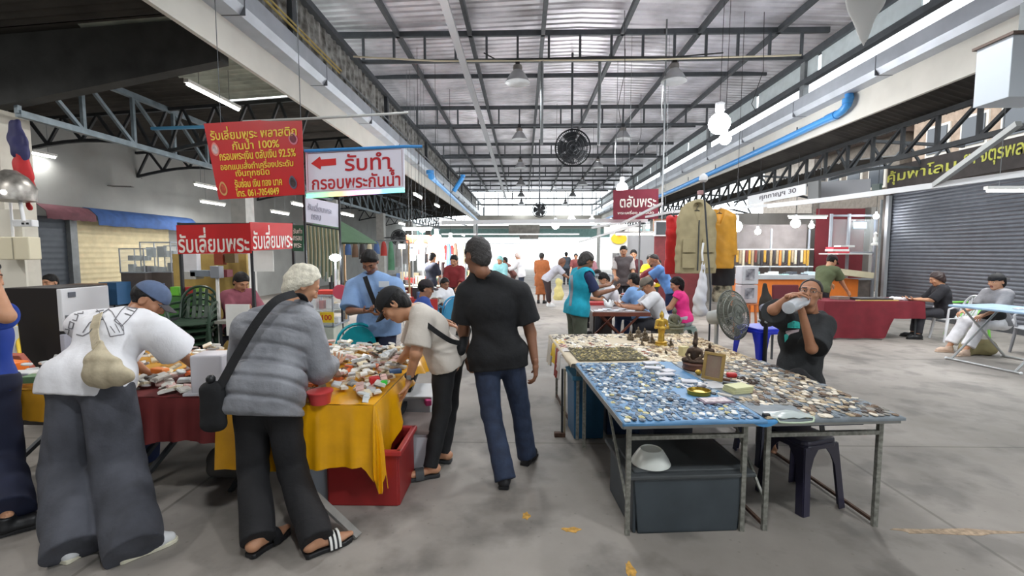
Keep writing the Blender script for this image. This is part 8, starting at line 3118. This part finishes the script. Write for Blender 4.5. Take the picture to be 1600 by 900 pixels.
person('seated person in pale blue shirt behind the grey-capped man', pose(X_(1004, 8.25), 8.25, 40, 1.6, 16, sit=.44, L=(30, 6, 40), R=(30, 6, 40), head=(15, 0)), SK2, hair=HB, shirt=dict(m=cloth_m('pale blue', (130, 170, 220)), sleeve=.8, name='t_shirt'), pants=dict(m=cloth_m('blue jeans', (50, 64, 96))), shoes=SHB, seed=73, **MID_)
# aisle
person('person in white shirt and dark trousers at the left stalls down the aisle', pose(X_(815, 17.2), 17.2, 80, 1.66, 12, L=(40, 6, 30), R=(40, 6, 30), head=(20, 0)), SK2, hair=dict(m=cloth_m('pale headcloth', (206, 186, 180)), t=.02, low=True, ears=False), shirt=dict(m=WHT, sleeve=1.8, e=.03, hem=.12, name='shirt'), pants=dict(m=cloth_m('dark blue trousers', (50, 58, 74)), e=.02), shoes=SHB, seed=74, **FAR_)
person('person in brown bending at the left stalls beyond the white shirt', pose(X_(800, 17.6), 17.8, 95, 1.6, 35, L=(50, 6, 20), R=(50, 6, 20)), SK3, hair=HB, shirt=dict(m=cloth_m('brown', (116, 74, 66)), sleeve=1.4, name='shirt'), pants=dict(m=cloth_m('brown trousers', (96, 66, 60))), shoes=SHB, seed=75, **FAR_)
person('person in pale teal top behind the man in black', pose(X_(783, 14.2), 14.2, 160, 1.55, 8, L=(20, 6, 30), R=(20, 6, 30), head=(20, 0)), SK2, hair=dict(m=cloth_m('teal headcloth', (140, 190, 190)), t=.02, low=True, ears=False), shirt=dict(m=cloth_m('pale teal', (136, 190, 194)), sleeve=1.6, e=.03, hem=.2, name='top'), pants=dict(m=DKP), shoes=SHB, seed=76, **FAR_)
person('person in long orange brown robe standing in the aisle', pose(X_(846, 15.0), 15.0, -15, 1.66, 5, L=(20, 6, 30), R=(20, 6, 30)), SK3, hair=dict(m=HAIR_GR, t=.01), shirt=dict(m=cloth_m('orange brown', (176, 104, 60)), sleeve=1.7, e=.03, hem=.3, name='robe'), skirt=dict(m=cloth_m('orange brown', (176, 104, 60)), z=.3), shoes=SHB, seed=77, **FAR_)
bj = pose(X_(858, 14.2), 14.2, -88, 1.7, 48, L=(40, 6, 20), R=(40, 6, 20), head=(10, 0))
person('person in grey tee and dark trousers bending right in the aisle', bj, SK3, hair=dict(m=mat('brown hair', (110, 72, 54), .6), t=.02, low=True, ears=False), shirt=dict(m=cloth_m('light grey', (184, 184, 194)), sleeve=.8, e=.028, hem=.1, name='t_shirt'), pants=dict(m=cloth_m('dark brown', (54, 42, 44)), e=.03, leg=1.85), shoes=dict(m=WHITE_PL, sole=WHITE_PL), seed=78, **FAR_)
c = at(873, 452, 13.9)
f = Field()
f.cap(c + V((0, 0, .25)), c + V((0, 0, -.25)), .09, .16, n=(0, 1, 0), flat=1.8, k=.05)
f.disp(folds(.02, 20, 4))
f.cut(c - V((0, 0, .33)), (0, 0, -1))
tag(np_mesh('yellow_coat', [(*f.mesh(.02), 0)], [cloth_m('pale yellow', (206, 194, 130))]), 'pale yellow coat hanging from the arm of the bending person', 'coat')
person('woman in dark red top and black skirt seen left of the man in black', pose(X_(711, 10.4), 10.4, 170, 1.6, 5, L=(20, 6, 40), R=(20, 6, 40), head=(20, 0)), SK2, hair=HB, shirt=dict(m=cloth_m('maroon', (124, 38, 42)), sleeve=1.5, e=.026, hem=.14, name='top'), pants=dict(m=BLK2, e=.05), shoes=SHB, seed=79, **MID_)
person('child in white tee sitting at the left stalls', pose(X_(692, 9.3), 9.3, -140, 1.32, 6, sit=.40, L=(20, 6, 50), R=(20, 6, 50), head=(15, 0)), SK3, hair=HB, shirt=dict(m=WHT, name='t_shirt'), pants=dict(m=DKP), shoes=SHB, seed=80, head=1.0, **MID_)
# left stalls
person('man in maroon shirt working at the stall under the red signs', pose(X_(366, 6.4), 6.35, -120, 1.66, 16, sit=.52, L=(40, 6, 50), R=(40, 6, 60), head=(28, 0)), SK2, hair=HB, shirt=dict(m=cloth_m('dusty maroon', (132, 72, 84)), sleeve=1.3, e=.026, name='shirt', collar=True), pants=dict(m=DKP), shoes=SHB, seed=81, **MID_)
stool((X_(366, 6.4), 6.35, 0), 0, DKST, 'dark stool under the man in maroon shirt', .50)
person('man in dark cap and blue shirt seated behind the young man', pose(X_(650, 6.6), 6.6, -75, 1.62, 12, sit=.40, L=(30, 6, 40), R=(30, 6, 40), head=(8, 0)), SK1, hair=dict(m=HAIR_BK, t=.01), shirt=dict(m=cloth_m('blue', (44, 70, 140)), sleeve=.8, e=.024, name='shirt'), pants=dict(m=DKP), shoes=SHB, cap=dict(m=cloth_m('dark cap', (40, 34, 38))), seed=82, **MID_)
stool((X_(650, 6.6), 6.6, 0), 0, DKST, 'dark stool under the man in dark cap', .38)
person('dark-haired person sitting behind the refrigerator', pose(X_(84, 7.4), 7.4, 180, 1.6, 8, sit=.44, head=(10, 0)), SK2, hair=HB, shirt=dict(m=cloth_m('dark', (40, 42, 48)), name='shirt'), pants=dict(m=DKP), shoes=SHB, seed=83, **MID_)
for i, (u, y, yaw, c, lab) in enumerate(((742, 16, 180, (60, 60, 66), 'person in dark clothes among the far left stalls, left of the man\'s head'), (672, 12, -40, (40, 44, 60), 'person in navy standing before the dark rack'), (690, 19, 60, (90, 60, 60), 'person in brownish top at the far left stalls'),
         (900, 20, 170, (120, 60, 60), 'distant person in reddish top right of the aisle'), (920, 15, 190, (180, 130, 140), 'distant person in pinkish top behind the turquoise vest'), (885, 24, 0, (70, 80, 90), 'most distant person near the open end'))):
 person(lab, pose(X_(u, y), y, yaw, 1.62 + .04 * (i % 3), 6, L=(20, 6, 30), R=(20, 6, 30), head=(12, 0)), SK2, hair=HB, shirt=dict(m=cloth_m('far %d' % i, c), sleeve=1.0, name='shirt'), pants=dict(m=DKP), shoes=SHB, seed=90 + i, **FAR_)
